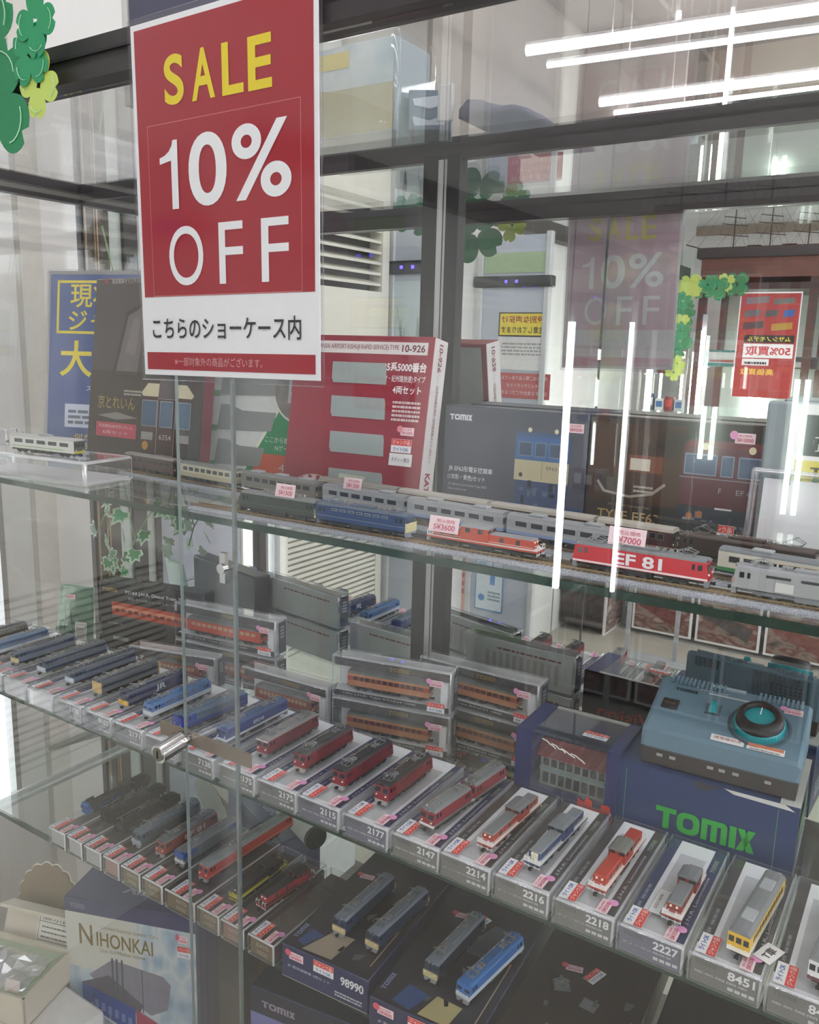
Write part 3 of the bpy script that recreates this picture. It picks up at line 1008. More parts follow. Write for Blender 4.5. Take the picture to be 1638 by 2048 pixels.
def loco_electric(name, label, loc, rz, body, lower=None, roof='#6a6c6e', stripe=None, face=None, L=0.116, W=0.0188,
                  pant='#9fa2a3', skirt='#8d9092', under='#2c2b2c', word=None, wordh=0.0085, bog=3, wins=7, group=None,
                  up=0.0025, cap=None, winmark='#aeb4b8'):
    """body: colour of sides; lower: list of (z0,z1,colour) bands; face: (z0,z1,colour) band on the two ends"""
    t = thing(name, label, 'model train', loc, rz, group)
    z0, z1 = 0.0072, 0.0232
    h = L / 2
    key = (body, str(lower), L, W, str(stripe), str(face), cap)
    um = mat(under, 0.6)

    def body_fn(q):
        bands = sorted(lower or [])
        cuts = [z0]
        cols = []
        for a, b, c in bands:
            if a > cuts[-1] + 1e-6:
                cuts.append(a)
                cols.append(body)
            cuts.append(b)
            cols.append(c)
        if cuts[-1] < z1 - 1e-6:
            cuts.append(z1)
            cols.append(body)
        for a, b, c in zip(cuts, cuts[1:], cols):
            ia = 0.0022 * max(0, (a - 0.0135) / (z1 - 0.0135))
            ib = 0.0022 * max(0, (b - 0.0135) / (z1 - 0.0135))
            q.frus(-h + ia, h - ia, -W / 2, W / 2, a, -h + ib, h - ib, -W / 2, W / 2, b, mat(c, 0.38))
        if cap:
            for s in (-1, 1):
                x = s * (h - 0.013)
                q.box(x - 0.0115, x + 0.0115, -W / 2 - 0.0001, W / 2 + 0.0001, 0.0140, z1 + 0.0001, mat(cap, 0.38))
        for a, b, c in (stripe or []):
            q.box(-h + 0.0005, h - 0.0005, -W / 2 - 0.00018, W / 2 + 0.00018, a, b, mat(c, 0.4))
        for a, b, c in (face or []):
            q.box(-h - 0.0003, -h + 0.002, -W / 2 - 0.0001, W / 2 + 0.0001, a, b, mat(c, 0.4))
            q.box(h - 0.002, h + 0.0003, -W / 2 - 0.0001, W / 2 + 0.0001, a, b, mat(c, 0.4))
    shared('body', t, ('eb', key), body_fn)

    def roof_fn(q):
        m = mat(roof, 0.55)
        prof = [(W / 2, 0), (W / 2 - 0.0008, 0.0014), (W / 2 - 0.003, 0.0024), (0, 0.003), (-W / 2 + 0.003, 0.0024), (-W / 2 + 0.0008, 0.0014), (-W / 2, 0)]
        q.prism([(p, z + z1) for p, z in prof], -h + 0.003, h - 0.003, m, 'x', False)
        q.box(-0.016, 0.016, -0.0048, 0.0048, z1 + 0.0022, z1 + 0.0045, m)
        for s in (-1, 1):
            q.cyl((s * (h - 0.004), -0.0022, z1 + 0.0014), (s * (h - 0.0005), -0.0022, z1 + 0.0014), 0.0011, m, 8)
            q.cyl((s * (h - 0.004), 0.0022, z1 + 0.0014), (s * (h - 0.0005), 0.0022, z1 + 0.0014), 0.0011, m, 8)
    shared('roof', t, ('er', roof, L, W), roof_fn)

    def gear_fn(q):
        m = mat('#87898a', 0.5)
        for x in (-0.024, -0.019, 0.02, 0.026):
            q.box(x - 0.0016, x + 0.0016, -0.003, 0.003, z1 + 0.0025, z1 + 0.0052, m)
        for x in (-0.03, -0.012, 0.012, 0.03):
            q.cyl((x, 0.005, z1 + 0.002), (x, 0.005, z1 + 0.005), 0.0009, mat('#c9cfc9', 0.3), 6)
        q.tube([(-0.034, 0.005, z1 + 0.0052), (0.034, 0.005, z1 + 0.0052)], 0.00035, mat('#a98f74'), 4)
    shared('roof_equipment', t, ('eg', L), gear_fn)

    def cabwin_fn(q):
        for s in (-1, 1):
            for y in (-0.0052, 0.0052):
                xa, xb = s * (h - 0.0004), s * (h - 0.0020)
                q.add([(xa, y - 0.0033, 0.0160), (xa, y + 0.0033, 0.0160), (xb, y + 0.0033, 0.0214), (xb, y - 0.0033, 0.0214)], [(0, 1, 2, 3)], GLASSD)
                q.add([(xa, y - 0.0038, 0.0156), (xa, y + 0.0038, 0.0156), (xa, y + 0.0038, 0.0159), (xa, y - 0.0038, 0.0159)], [(0, 1, 2, 3)], STEEL)
                q.cyl((s * (h - 0.001), y * 1.2, 0.0125), (s * (h + 0.0005), y * 1.2, 0.0125), 0.0010, mat('#f0ead8', 0.2), 8)
            for yy in (-1, 1):
                x = s * (h - 0.0075)
                q.box(x - 0.0018, x + 0.0018, yy * (W / 2 + 0.0001) - 0.0002, yy * (W / 2 + 0.0001) + 0.0002, 0.0160, 0.0208, GLASSD)
                x = s * (h - 0.013)
                q.box(x - 0.0012, x + 0.0012, yy * (W / 2 + 0.0001) - 0.0002, yy * (W / 2 + 0.0001) + 0.0002, 0.0160, 0.0208, GLASSD)
    shared('cab_windows', t, ('ec', L, W), cabwin_fn)

    if wins:
        def win_fn(q):
            wm = mat(winmark, 0.4)
            for i in range(wins):
                x = (i - (wins - 1) / 2) * (L - 0.045) / wins
                d = (L - 0.045) / wins * 0.36
                for yy in (-1, 1):
                    q.box(x - d, x + d, yy * (W / 2 + 0.0001) - 0.0002, yy * (W / 2 + 0.0001) + 0.0002, 0.0188, 0.0212, wm)
                    q.box(x - d + 0.0004, x + d - 0.0004, yy * (W / 2 + 0.0001) - 0.0003, yy * (W / 2 + 0.0001) + 0.0003, 0.0192, 0.0208, mat('#30353a', 0.3))
        shared('side_windows', t, ('ew', L, W, wins, winmark), win_fn)

    def under_fn(q):
        q.box(-h + 0.004, h - 0.004, -W / 2 + 0.0035, W / 2 - 0.0035, 0.004, z0, um)
        q.box(-0.013, 0.013, -W / 2 + 0.001, W / 2 - 0.001, 0.0022, z0, um)
        for s in (-1, 1):
            q.frus(*(sorted((s * (h - 0.0035), s * (h + 0.0003)))), -W / 2 + 0.002, W / 2 - 0.002, 0.0016,
                   *(sorted((s * (h - 0.0035), s * (h + 0.0003)))), -W / 2 + 0.0008, W / 2 - 0.0008, z0, mat(skirt, 0.5))
    shared('underframe', t, ('eu', L, W, under, skirt), under_fn)
    xs = (-0.032, 0, 0.032) if bog == 3 else (-0.03, 0.03)
    for x in xs:
        o = shared('bogie', t, ('ebg', under, bog), bogie_fn(2 if bog == 3 else 2, 0.022, W, um))
        o.location = (x * L / 0.116, 0, 0)
    if pant:
        for x in (-0.0385, 0.0385):
            o = shared('pantograph', t, ('ep', up), panto_fn(up))
            o.location = (x * L / 0.116, 0, z1 + 0.0024)
    for s in (-1, 1):
        o = shared('coupler', t, 'coup', coupler_fn)
        o.location = (s * (h - 0.0005), 0, 0)
        o.rotation_euler = (0, 0, 0 if s > 0 else PI)
    if word:
        q = MB()
        for M in (front(0, -W / 2 - 0.0001, 0), back(0, W / 2 + 0.0001, 0)):
            q.M = M
            q.t(word[0], word[2], word[3], wordh, mat(word[1], 0.4), 1, word[4], 0.03)
        q.obj('lettering', t)
    return t


def loco_hood(name, label, loc, rz, side, hood_top, cab_top=None, stripe='#e8e6e0', L=0.11, W=0.0185, cab=(-0.011, 0.011), group=None, under='#2e2c2c', rail='#eeeceb', front_c=None):
    """centre-cab diesel: low hoods either side of a taller cab"""
    t = thing(name, label, 'model train', loc, rz, group)
    h = L / 2
    sm = mat(side, 0.38)
    tm = mat(hood_top, 0.5)
    ct = mat(cab_top or hood_top, 0.5)
    q = MB()
    q.box(-h, h, -W / 2, W / 2, 0.0075, 0.0095, mat(side, 0.4))
    q.box(-h, h, -W / 2 - 0.0001, W / 2 + 0.0001, 0.0093, 0.0100, mat(stripe, 0.45))
    q.obj('deck', t)
    wh = W * 0.36
    for nm, a, b in (('front_hood', -h + 0.006, cab[0]), ('rear_hood', cab[1], h - 0.006)):
        q = MB()
        q.box(a, b, -wh, wh, 0.0098, 0.0184, sm)
        q.frus(a, b, -wh, wh, 0.0184, a + 0.001, b - 0.001, -wh + 0.0012, wh - 0.0012, 0.0196, tm)
        for i in range(5):
            x = a + (b - a) * (i + 0.6) / 5.4
            for s in (-1, 1):
                q.box(x - 0.0022, x + 0.0022, s * wh - 0.0002, s * wh + 0.0002, 0.0118, 0.0168, mat('#4a3a36' if i % 2 else side, 0.5))
        q.box(a, b, -wh - 0.0002, wh + 0.0002, 0.0112, 0.0116, mat(stripe, 0.45))
        e = a if nm == 'front_hood' else b
        s = -1 if nm == 'front_hood' else 1
        if front_c:
            q.box(min(e, e + s * 0.0004), max(e, e + s * 0.0004), -wh * 0.55, wh * 0.55, 0.0105, 0.018, mat(front_c, 0.5))
        for y in (-0.0028, 0.0028):
            q.cyl((e, y, 0.0165), (e + s * 0.001, y, 0.0165), 0.0011, mat('#f2eedd', 0.2), 8)
        q.obj(nm, t)
    q = MB()
    q.box(cab[0], cab[1], -W / 2 + 0.0003, W / 2 - 0.0003, 0.0096, 0.0232, sm)
    q.obj('cab', t)
    q = MB()
    q.prism([(W / 2 + 0.0004, 0.0230), (W / 2 - 0.003, 0.0252), (0, 0.0260), (-W / 2 + 0.003, 0.0252), (-W / 2 - 0.0004, 0.0230)], cab[0] - 0.0012, cab[1] + 0.0012, ct)
    q.obj('cab_roof', t)
    q = MB()
    for s in (-1, 1):
        for y in (-0.005, 0.005):
            x = cab[0] if s < 0 else cab[1]
            q.box(min(x, x + s * 0.0003), max(x, x + s * 0.0003), y - 0.003, y + 0.003, 0.0190, 0.0226, GLASSD)
        k = (cab[1] - cab[0])
        for u in (0.25, 0.72):
            q.box(cab[0] + k * u - 0.0026, cab[0] + k * u + 0.0026, s * (W / 2 - 0.0003) - 0.0002, s * (W / 2 - 0.0003) + 0.0002, 0.0178, 0.0222, GLASSD)
    q.obj('cab_windows', t)
    for s in (-1, 1):
        q = MB()
        x = s * (h - 0.0006)
        rm = mat(rail, 0.4)
        for y in (-W / 2 + 0.0008, -0.0035, 0.0035, W / 2 - 0.0008):
            q.tube([(x, y, 0.004), (x + s * 0.0006, y, 0.0142), (x - s * 0.002, y, 0.0142)], 0.0004, rm, 4)
        q.tube([(x + s * 0.0006, -W / 2 + 0.0008, 0.0142), (x + s * 0.0006, -0.0035, 0.0142)], 0.0004, rm, 4)
        q.tube([(x + s * 0.0006, 0.0035, 0.0142), (x + s * 0.0006, W / 2 - 0.0008, 0.0142)], 0.0004, rm, 4)
        q.tube([(x, -W / 2 + 0.0008, 0.0055), (x, W / 2 - 0.0008, 0.0055)], 0.0004, rm, 4)
        q.obj('handrail', t)
        o = shared('bogie', t, ('hb', W), bogie_fn(2, 0.022, W, UNDER))
        o.location = (s * L * 0.28, 0, 0)
        o = shared('coupler', t, 'coup', coupler_fn)
        o.location = (s * (h - 0.0005), 0, 0)
        o.rotation_euler = (0, 0, 0 if s > 0 else PI)
    q = MB()
    q.box(-h + 0.002, h - 0.002, -W / 2 + 0.0035, W / 2 - 0.0035, 0.004, 0.0078, mat(under, 0.6))
    q.box(-0.012, 0.012, -W / 2 + 0.001, W / 2 - 0.001, 0.0022, 0.0078, mat(under, 0.6))
    q.obj('underframe', t)
    return t


def railcar(name, label, loc, rz, bands, roof='#7b7d7f', L=0.13, W=0.019, nwin=9, doors=3, face=None, group=None, aircon=2, winc='#2a3038', under='#333132', frames=None, top_z=0.0245, simple=False):
    t = thing(name, label, 'model train', loc, rz, group)
    h = L / 2
    z0 = 0.0072
    key = (str(bands), L, W, str(face))

    def body_fn(q):
        for a, b, c in bands:
            q.box(-h, h, -W / 2, W / 2, a, b, mat(c, 0.4))
        for a, b, c in (face or []):
            for s in (-1, 1):
                q.box(min(s * h, s * (h + 0.0003)), max(s * h, s * (h + 0.0003)), -W / 2, W / 2, a, b, mat(c, 0.4))
    shared('body', t, ('rb', key), body_fn)

    def roof_fn(q):
        prof = [(W / 2, 0), (W / 2 - 0.001, 0.0015), (W / 2 - 0.0035, 0.0027), (0, 0.0033), (-W / 2 + 0.0035, 0.0027), (-W / 2 + 0.001, 0.0015), (-W / 2, 0)]
        q.prism([(p, z + top_z) for p, z in prof], -h, h, mat(roof, 0.55))
    shared('roof', t, ('rr', roof, L, W, top_z), roof_fn)
    if aircon:
        def ac_fn(q):
            for i in range(aircon):
                x = (i - (aircon - 1) / 2) * L / aircon
                q.bev(x - 0.009, x + 0.009, -0.0055, 0.0055, top_z + 0.0026, top_z + 0.0052, mat('#a3a6a7', 0.5), 0.0006, 1)
        shared('roof_equipment', t, ('ra', aircon, L, top_z), ac_fn)

    def win_fn(q):
        gm = mat(winc, 0.2)
        for i in range(nwin):
            x = (i - (nwin - 1) / 2) * (L - 0.016) / nwin
            d = (L - 0.016) / nwin * 0.36
            for s in (-1, 1):
                if frames:
                    q.box(x - d - 0.0005, x + d + 0.0005, s * W / 2 - 0.00015, s * W / 2 + 0.00015, 0.0153, 0.0216, mat(frames, 0.4))
                q.box(x - d, x + d, s * W / 2 - 0.00025, s * W / 2 + 0.00025, 0.0158, 0.0211, gm)
    shared('side_windows', t, ('rw', nwin, L, W, winc, frames), win_fn)

    def end_fn(q):
        for s in (-1, 1):
            x = s * (h + 0.0003)
            for y in (-0.0062, 0, 0.0062):
                q.box(min(x, x + s * 0.0003), max(x, x + s * 0.0003), y - 0.0022, y + 0.0022, 0.0160, 0.0214, GLASSD)
            for y in (-0.0062, 0.0062):
                q.cyl((x - s * 0.0005, y, 0.0115), (x + s * 0.0005, y, 0.0115), 0.0009, mat('#efe9d6', 0.2), 8)
    shared('cab_windows', t, ('re', L), end_fn)
    if not simple:
        def under_fn(q):
            q.box(-h + 0.002, h - 0.002, -W / 2 + 0.0035, W / 2 - 0.0035, 0.0045, z0, mat(under, 0.6))
            for x in (-0.018, -0.004, 0.012):
                q.box(x - 0.005, x + 0.005, -W / 2 + 0.001, W / 2 - 0.001, 0.0022, z0, mat(under, 0.6))
        shared('underframe', t, ('ru', L, W, under), under_fn)
        for s in (-1, 1):
            o = shared('bogie', t, ('rbg', W, under), bogie_fn(2, 0.020, W, mat(under, 0.6)))
            o.location = (s * L * 0.33, 0, 0)
            o = shared('coupler', t, 'coup', coupler_fn)
            o.location = (s * (h - 0.0005), 0, 0)
            o.rotation_euler = (0, 0, 0 if s > 0 else PI)
    return t


def steam_loco(name, label, loc, rz, c='#33302f', L=0.12, group=None, trim=None):
    t = thing(name, label, 'model train', loc, rz, group)
    m = mat(c, 0.55, 0, 0.2)
    q = MB()
    q.cyl((-0.055, 0, 0.0155), (0.005, 0, 0.0155), 0.0062, m, 14)
    q.cyl((-0.0565, 0, 0.0155), (-0.055, 0, 0.0155), 0.005, m, 14)
    for x in (-0.045, -0.03, -0.012):
        q.cyl((x, 0, 0.0155), (x + 0.001, 0, 0.0155), 0.0065, m, 14)
    q.obj('boiler', t)
    MB().lathe([(0, 0), (0.0024, 0), (0.002, 0.004), (0.0026, 0.006), (0, 0.006)], m, (-0.049, 0, 0.0205), 12).obj('chimney', t)
    MB().lathe([(0.0035, 0), (0.0034, 0.0025), (0.002, 0.004), (0, 0.0042)], m, (-0.022, 0, 0.0205), 12).obj('steam_dome', t)
    q = MB()
    q.box(0.004, 0.017, -0.009, 0.009, 0.0085, 0.022, m)
    q.prism([(0.0098, 0.022), (0.006, 0.0245), (-0.006, 0.0245), (-0.0098, 0.022)], 0.003, 0.019, m)
    q.obj('cab', t)
    q = MB()
    q.box(-0.057, 0.02, -0.0088, 0.0088, 0.0095, 0.0105, mat(trim or c, 0.5))
    for s in (-1, 1):
        q.box(-0.056, -0.044, s * 0.0082 - 0.0008, s * 0.0082 + 0.0008, 0.011, 0.0215, m)
    q.obj('running_board', t)
    q = MB()
    for s in (-1, 1):
        for x in (-0.036, -0.024, -0.012, 0.0):
            q.cyl((x, s * 0.0055, 0.0055), (x, s * 0.007, 0.0055), 0.0055, mat('#26242a', 0.5), 12)
        q.box(-0.04, 0.004, s * 0.0075 - 0.0004, s * 0.0075 + 0.0004, 0.0048, 0.0062, STEEL)
        q.box(-0.053, -0.042, s * 0.0078 - 0.0016, s * 0.0078 + 0.0016, 0.0035, 0.0095, m)
    q.obj('running_gear', t)
    q = MB()
    q.box(0.023, 0.057, -0.0088, 0.0088, 0.0075, 0.0185, m)
    q.box(0.028, 0.05, -0.006, 0.006, 0.0185, 0.0215, mat('#1c1a1a', 0.8, 0, 0.3, 300))
    for s in (-1, 1):
        for x in (0.029, 0.037, 0.044, 0.052):
            q.cyl((x, s * 0.005, 0.003), (x, s * 0.0063, 0.003), 0.003, mat('#26242a', 0.5), 10)
    q.obj('tender', t)
    return t


# ------------------------------------------------------------------ boxes the trains stand on
TEXTW = mat('#d7d8da', 0.5)


def sticker_fn(q):
    """white-and-red bargain sticker, 9 x 30 mm, long side along y"""
    q.M = top(0, 0, 0)
    q.r(-0.0085, -0.0145, 0.0085, 0.0145, PAPER, 1)
    q.r(0.0005, -0.0142, 0.0082, 0.0142, SRED, 2)
    q.M = frame((0, 0, 0), (0, 1, 0), (-1, 0, 0))
    q.t('ジャンク品', 0, -0.0043, 0.0052, mat('#f3c8c2'), 3, 0.025, 0.02)
    q.t('ライトOK', 0, 0.0043, 0.005, SBLUE, 3, 0.022, 0.02)


def tag_fn(q):
    q.M = top(0, 0, 0)
    q.r(-0.0055, -0.011, 0.0055, 0.011, PINK, 1)
    q.disc(0.0055, 0.009, 0.0048, ROSE, 2)
    q.M = frame((0, 0, 0), (0, 1, 0), (-1, 0, 0))
    q.t('税込価格', -0.001, 0.0026, 0.0024, PRED, 3, 0.014)
    q.t('S¥3500', -0.001, -0.0016, 0.004, PRED, 3, 0.0165, 0.01)


def flat_tag(parent, x, y, z, M=None, price='S¥3500', dot=True, sz=1.0, name='price_tag', dotc=None):
    q = MB()
    q.M = M if M else top(x, y, z)
    q.r(-0.011 * sz, -0.0055 * sz, 0.011 * sz, 0.0055 * sz, PINK, 1)
    if dot:
        q.disc(-0.0125 * sz, 0.003 * sz, 0.0046 * sz, dotc or ROSE, 2)
    q.t('税込価格', 0.0, 0.0028 * sz, 0.0026 * sz, PRED, 3, 0.015 * sz)
    q.t(price, 0.0, -0.0018 * sz, 0.0042 * sz, PRED, 3, 0.018 * sz, 0.01)
    return q.obj(name, parent)


def junk_sticker(parent, M, sz=1.0, l2='ライトOK'):
    q = MB()
    q.M = M
    q.r(-0.0145 * sz, -0.008 * sz, 0.0145 * sz, 0.008 * sz, PAPER, 1)
    q.r(-0.0142 * sz, 0.0004 * sz, 0.0142 * sz, 0.0077 * sz, SRED, 2)
    q.t('ジャンク品', 0, 0.004 * sz, 0.0052 * sz, mat('#f3c8c2'), 3, 0.025 * sz, 0.02)
    q.t(l2, 0, -0.004 * sz, 0.0046 * sz, SBLUE, 3, 0.022 * sz, 0.02)
    return q.obj('sticker', parent)


def loco_box(x0, num, strip, label, front_c='#74736f', title='ディーゼル機関車', wide=0.0620, blank=False, bright=False):
    """clear-lidded single-train case lying with its numbered end to the front"""
    t = thing('train_case', label, 'train case', (x0 + 0.0322, 0.024, ZB), random.uniform(-0.006, 0.006), 'clear train cases along the front of the middle shelf')
    w, d, h = wide / 2, 0.178, 0.0295
    q = MB()
    q.bev(-w, w, 0, d, 0, h, PLAST, 0.0022, 2, EDGE_HI)
    q.M = Matrix()
    _shared_put('clear_cover', t, ('cc', wide), q)
    key = ('ins', strip, blank)
    if key not in _PM:
        q = MB()
        sm = mat(strip, 0.45)
        q.box(-w + 0.003, w - 0.003, 0.003, d - 0.003, 0.0015, 0.0255, mat('#d8d8d8', 0.55))
        q.M = top(0, 0, 0.0256)
        q.r(-w + 0.003, 0.003, w - 0.003, d - 0.003, mat('#f1f1f2', 0.5, 0, 0.02), 0)
        q.r(-w + 0.003, 0.022, -w + 0.013, d - 0.003, sm, 1)
        q.r(w - 0.014, 0.010, w - 0.003, d - 0.003, sm, 1)
        q.r(-0.013, 0.012, 0.013, 0.150, mat('#c5c5c6', 0.5), 1)  # grey strip paints the shadow area under the locomotive
        q.M = frame((0, 0, 0.0256), (0, 1, 0), (-1, 0, 0))
        q.t('J.N.R. Locomotive', 0.080, -w + 0.0085, 0.0038, TEXTW, 3, 0.085)
        q.t('国鉄 機関車', 0.055, w - 0.008, 0.0032, mat('#aeb3bb'), 3, 0.05)
        q.logo(0.145, -w + 0.0085, 0.0042, 0.024, mat('#8e9a8a'), 3)
        _PM[key] = q.mesh('insert_card')
    part_of('insert_card', _PM[key], t)
    q = MB()
    q.M = front(0, 0.0028, 0)
    q.r(-w + 0.003, 0.002, w - 0.003, 0.0255, mat('#e9ebee' if bright else front_c, 0.5), 1)
    if not bright:
        q.logo(-w + 0.0155, 0.0215, 0.0040, 0.019, mat('#5f5f5e'), 2)
        q.t(num, w - 0.0055, 0.0192, 0.0082, mat('#e4e5e6'), 2, 0.0225 if len(num) == 4 else None, 0.028, 'r')
        q.t(title, -w + 0.006, 0.0122, 0.0022, mat('#c5c6c7'), 2, 0.045, 0.0, 'l')
        for i in range(4):
            q.r(0.004 + i * 0.0058, 0.0052, 0.0085 + i * 0.0058, 0.0082, mat('#c9cacb'), 2)
    q.obj('end_label', t)
    o = shared('sticker', t, 'sticker', sticker_fn)
    o.location = (-0.0175, 0.0185, h)
    o = shared('price_tag', t, 'ptag', tag_fn)
    o.location = (0.0165, 0.015, h)
    return t


def _shared_put(name, parent, key, q):
    if key not in _PM:
        _PM[key] = q.mesh(name)
    return part_of(name, _PM[key], parent)


# ------------------------------------------------------------------ middle shelf, front row
EDG = [-1.380, -1.315, -1.249, -1.184, -1.118, -1.053, -0.987, -0.922, -0.857, -0.788, -0.718, -0.652, -0.589, -0.522, -0.457, -0.397, -0.333, -0.268, -0.204, -0.139, -0.075]
NAVY = '#343c63'
BROWN = '#4a4544'
FCG = '#73726e'
FCB = '#6c6d7c'
rows = [  # number, strip colour, front label colour, plain, what stands on it
    ('7001', NAVY, FCB, True, 'a dark brown electric locomotive'),
    ('7002', NAVY, FCB, True, 'the leftmost pale blue and white locomotive'),
    ('7003', NAVY, FCB, True, 'a blue locomotive with a cream nose at the left'),
    ('7004', NAVY, FCB, True, 'a blue locomotive with a whitish nose'),
    ('7005', NAVY, FCB, True, 'the second blue locomotive with a whitish nose'),
    ('2128', NAVY, '#8e909a', False, 'a blue locomotive with three cream front windows'),
    ('9107', NAVY, '#84868f', False, 'the navy locomotive lettered JR'),
    ('2171', NAVY, '#7f818a', False, 'the light blue locomotive over a white band'),
    ('2164', NAVY, '#7d7e86', False, 'a grey locomotive with a bright blue cab'),
    ('7138', NAVY, FCG, False, 'a royal blue locomotive behind the lock'),
    ('2175', NAVY, FCG, False, 'the leftmost red electric locomotive'),
    ('2175', NAVY, FCG, False, 'the second red electric locomotive'),
    ('2115', NAVY, FCB, False, 'the third red electric locomotive'),
    ('2177', NAVY, FCB, False, 'the fourth red electric locomotive'),
    ('2147', NAVY, FCG, False, 'the two-unit red and grey locomotive'),
    ('2214', BROWN, FCG, False, 'the red diesel with grey hood tops'),
    ('2216', BROWN, FCG, False, 'the blue diesel with grey hood tops'),
    ('2218', BROWN, FCG, False, 'the red diesel with red hood tops'),
    ('2227', NAVY, FCB, False, 'the short grey-topped red diesel shunter'),
    ('8451', BROWN, FCG, False, 'the yellow railcar'),
    ('8454', BROWN, FCG, False, 'the white railcar at the right edge'),
]
for x, (num, st, fc, pl_, what) in zip(EDG, rows):
    lab = 'clear train case numbered %s under %s' % (num, what) if not pl_ else 'plain clear train case under %s' % what
    loco_box(x, num, st, lab, fc, 'ディーゼル機関車' if num[0] == '2' and int(num) > 2200 else '電気機関車', bright=pl_)
ZT = ZB + 0.0300
Q = PI / 2
GB = 'model locomotives on cases along the middle shelf'


def on_box(x, y0, L):
    return (x, y0 + L / 2, ZT)


loco_electric('electric_locomotive', 'dark brown model electric locomotive at the far left of the middle shelf', on_box(-1.318, 0.047, 0.106), Q, '#3f3733', L=0.106, group=GB)
loco_electric('electric_locomotive', 'pale blue over white model locomotive at the far left of the middle shelf', on_box(-1.262, 0.047, 0.108), Q, '#4c6f9c', [(0.0072, 0.0130, '#c9ced3')], L=0.108, group=GB, roof='#55708f')
loco_electric('electric_locomotive', 'blue model locomotive with cream nose, leftmost of the blue ones', on_box(-1.201, 0.058, 0.106), Q, '#3a4f73', None, face=[(0.0072, 0.0140, '#d9c58c')], L=0.106, group=GB, roof='#4e5663')
loco_electric('electric_locomotive', 'blue model locomotive with whitish nose beside the cream-nosed one', on_box(-1.134, 0.060, 0.116), Q, '#354664', None, face=[(0.0072, 0.0140, '#c5cfd8')], group=GB, roof='#4e5663')
loco_electric('electric_locomotive', 'second blue model locomotive with whitish nose and a yellow handrail mark', on_box(-1.064, 0.060, 0.118), Q, '#34476a', None, face=[(0.0072, 0.0140, '#c3d0dc')], L=0.118, group=GB, roof='#4e5663')
loco_electric('electric_locomotive', 'dark blue model locomotive with cream-yellow cab front left of the JR one', on_box(-0.999, 0.060, 0.108), Q, '#303b4e', None, face=[(0.0072, 0.0225, '#d2b577')], L=0.108, group=GB, roof='#565c66', wins=0)
loco_electric('electric_locomotive', 'navy model locomotive with large white JR letters and yellow nose', on_box(-0.934, 0.055, 0.112), Q, '#262d5c', None, face=[(0.0072, 0.0135, '#e0b233')], L=0.112, group=GB, roof='#3e445c', word=('JR', '#d9dcec', 0.004, 0.0165, 0.019), wordh=0.0105, wins=0)
loco_electric('electric_locomotive', 'light blue model locomotive over a broad white band right of the JR one', on_box(-0.879, 0.052, 0.110), Q, '#4f76b0', [(0.0072, 0.0135, '#ccd3da')], L=0.110, group=GB, roof='#4a6f9f')
loco_electric('electric_locomotive', 'grey model locomotive with bright blue cab behind the door edge', on_box(-0.811, 0.050, 0.112), Q - 0.1, '#5c6b7d', [(0.0072, 0.0125, '#2f3f86')], face=[(0.0072, 0.0232, '#2f4396')], cap='#2f4396', L=0.112, group=GB, roof='#566a80', winmark='#667788')
loco_electric('electric_locomotive', 'royal blue model locomotive with white mark between the door edges', on_box(-0.744, 0.058, 0.120), Q, '#2d3f7c', [(0.0072, 0.0105, '#d0d4dc')], L=0.120, group=GB, roof='#3f5682', word=('EF210', '#c9d2ea', 0.0, 0.016, 0.02), wordh=0.005, wins=0, cap='#2b3a86')
loco_electric('electric_locomotive', 'red model electric locomotive with white striped cab roof, leftmost of four', on_box(-0.679, 0.064, 0.102), Q, '#7d222e', None, L=0.102, group=GB, roof='#8c8888', skirt='#8f9092', winmark='#7d222e', wins=5, face=[(0.0225, 0.0236, '#c9c5c4')])
loco_electric('electric_locomotive', 'second red model electric locomotive with silver skirts and dark roof', on_box(-0.617, 0.063, 0.098), Q, '#86242f', None, L=0.098, group=GB, roof='#4f4a4a', skirt='#b0a998', winmark='#74202a', wins=5)
loco_electric('electric_locomotive', 'third red model electric locomotive with long black roof gear', on_box(-0.553, 0.058, 0.102), Q, '#84202c', None, L=0.102, group=GB, roof='#3c3838', skirt='#a9a9a9', winmark='#701c26', wins=5)
loco_electric('electric_locomotive', 'fourth red model electric locomotive, nearest the two-unit grey one', on_box(-0.493, 0.060, 0.098), Q, '#8a2430', None, L=0.098, group=GB, roof='#3a3434', skirt='#aaa8a4', winmark='#74202a', wins=4)
# two-unit freight locomotive
for y0, L, lab in ((0.045, 0.074, 'front half of the two-unit red and grey locomotive'), (0.1205, 0.068, 'rear half of the two-unit red and grey locomotive')):
    loco_electric('electric_locomotive', lab, (-0.423 + (0.004 if y0 < 0.1 else 0.012), y0 + L / 2, ZT), Q - 0.10, '#8a2733', [(0.0072, 0.0100, '#75777a')], face=[(0.0072, 0.0100, '#dcdcdc')], L=L, group=GB, roof='#7d7f81', bog=2, wins=0, skirt='#5a5a5a', pant='#8a8a8a' if y0 > 0.1 else None, up=0.001)
loco_hood('diesel_locomotive', 'red model diesel with grey hood tops and white handrails on case 2214', on_box(-0.3505, 0.048, 0.112), Q - 0.05, '#a63a2c', '#77787a', L=0.112, group=GB, cab=(0.002, 0.026))
loco_hood('diesel_locomotive', 'blue model diesel with grey hood tops and a cream nose on case 2216', on_box(-0.2965, 0.047, 0.114), Q - 0.05, '#2f4472', '#7d8286', L=0.114, group=GB, cab=(-0.004, 0.022), stripe='#dcdcd6', front_c='#d8d2b4')
loco_hood('diesel_locomotive', 'red model diesel with red hood tops and grey cab roof on case 2218', on_box(-0.2295, 0.047, 0.112), Q - 0.03, '#b23a2a', '#b23a2a', '#76776f', L=0.112, group=GB, cab=(-0.006, 0.018))
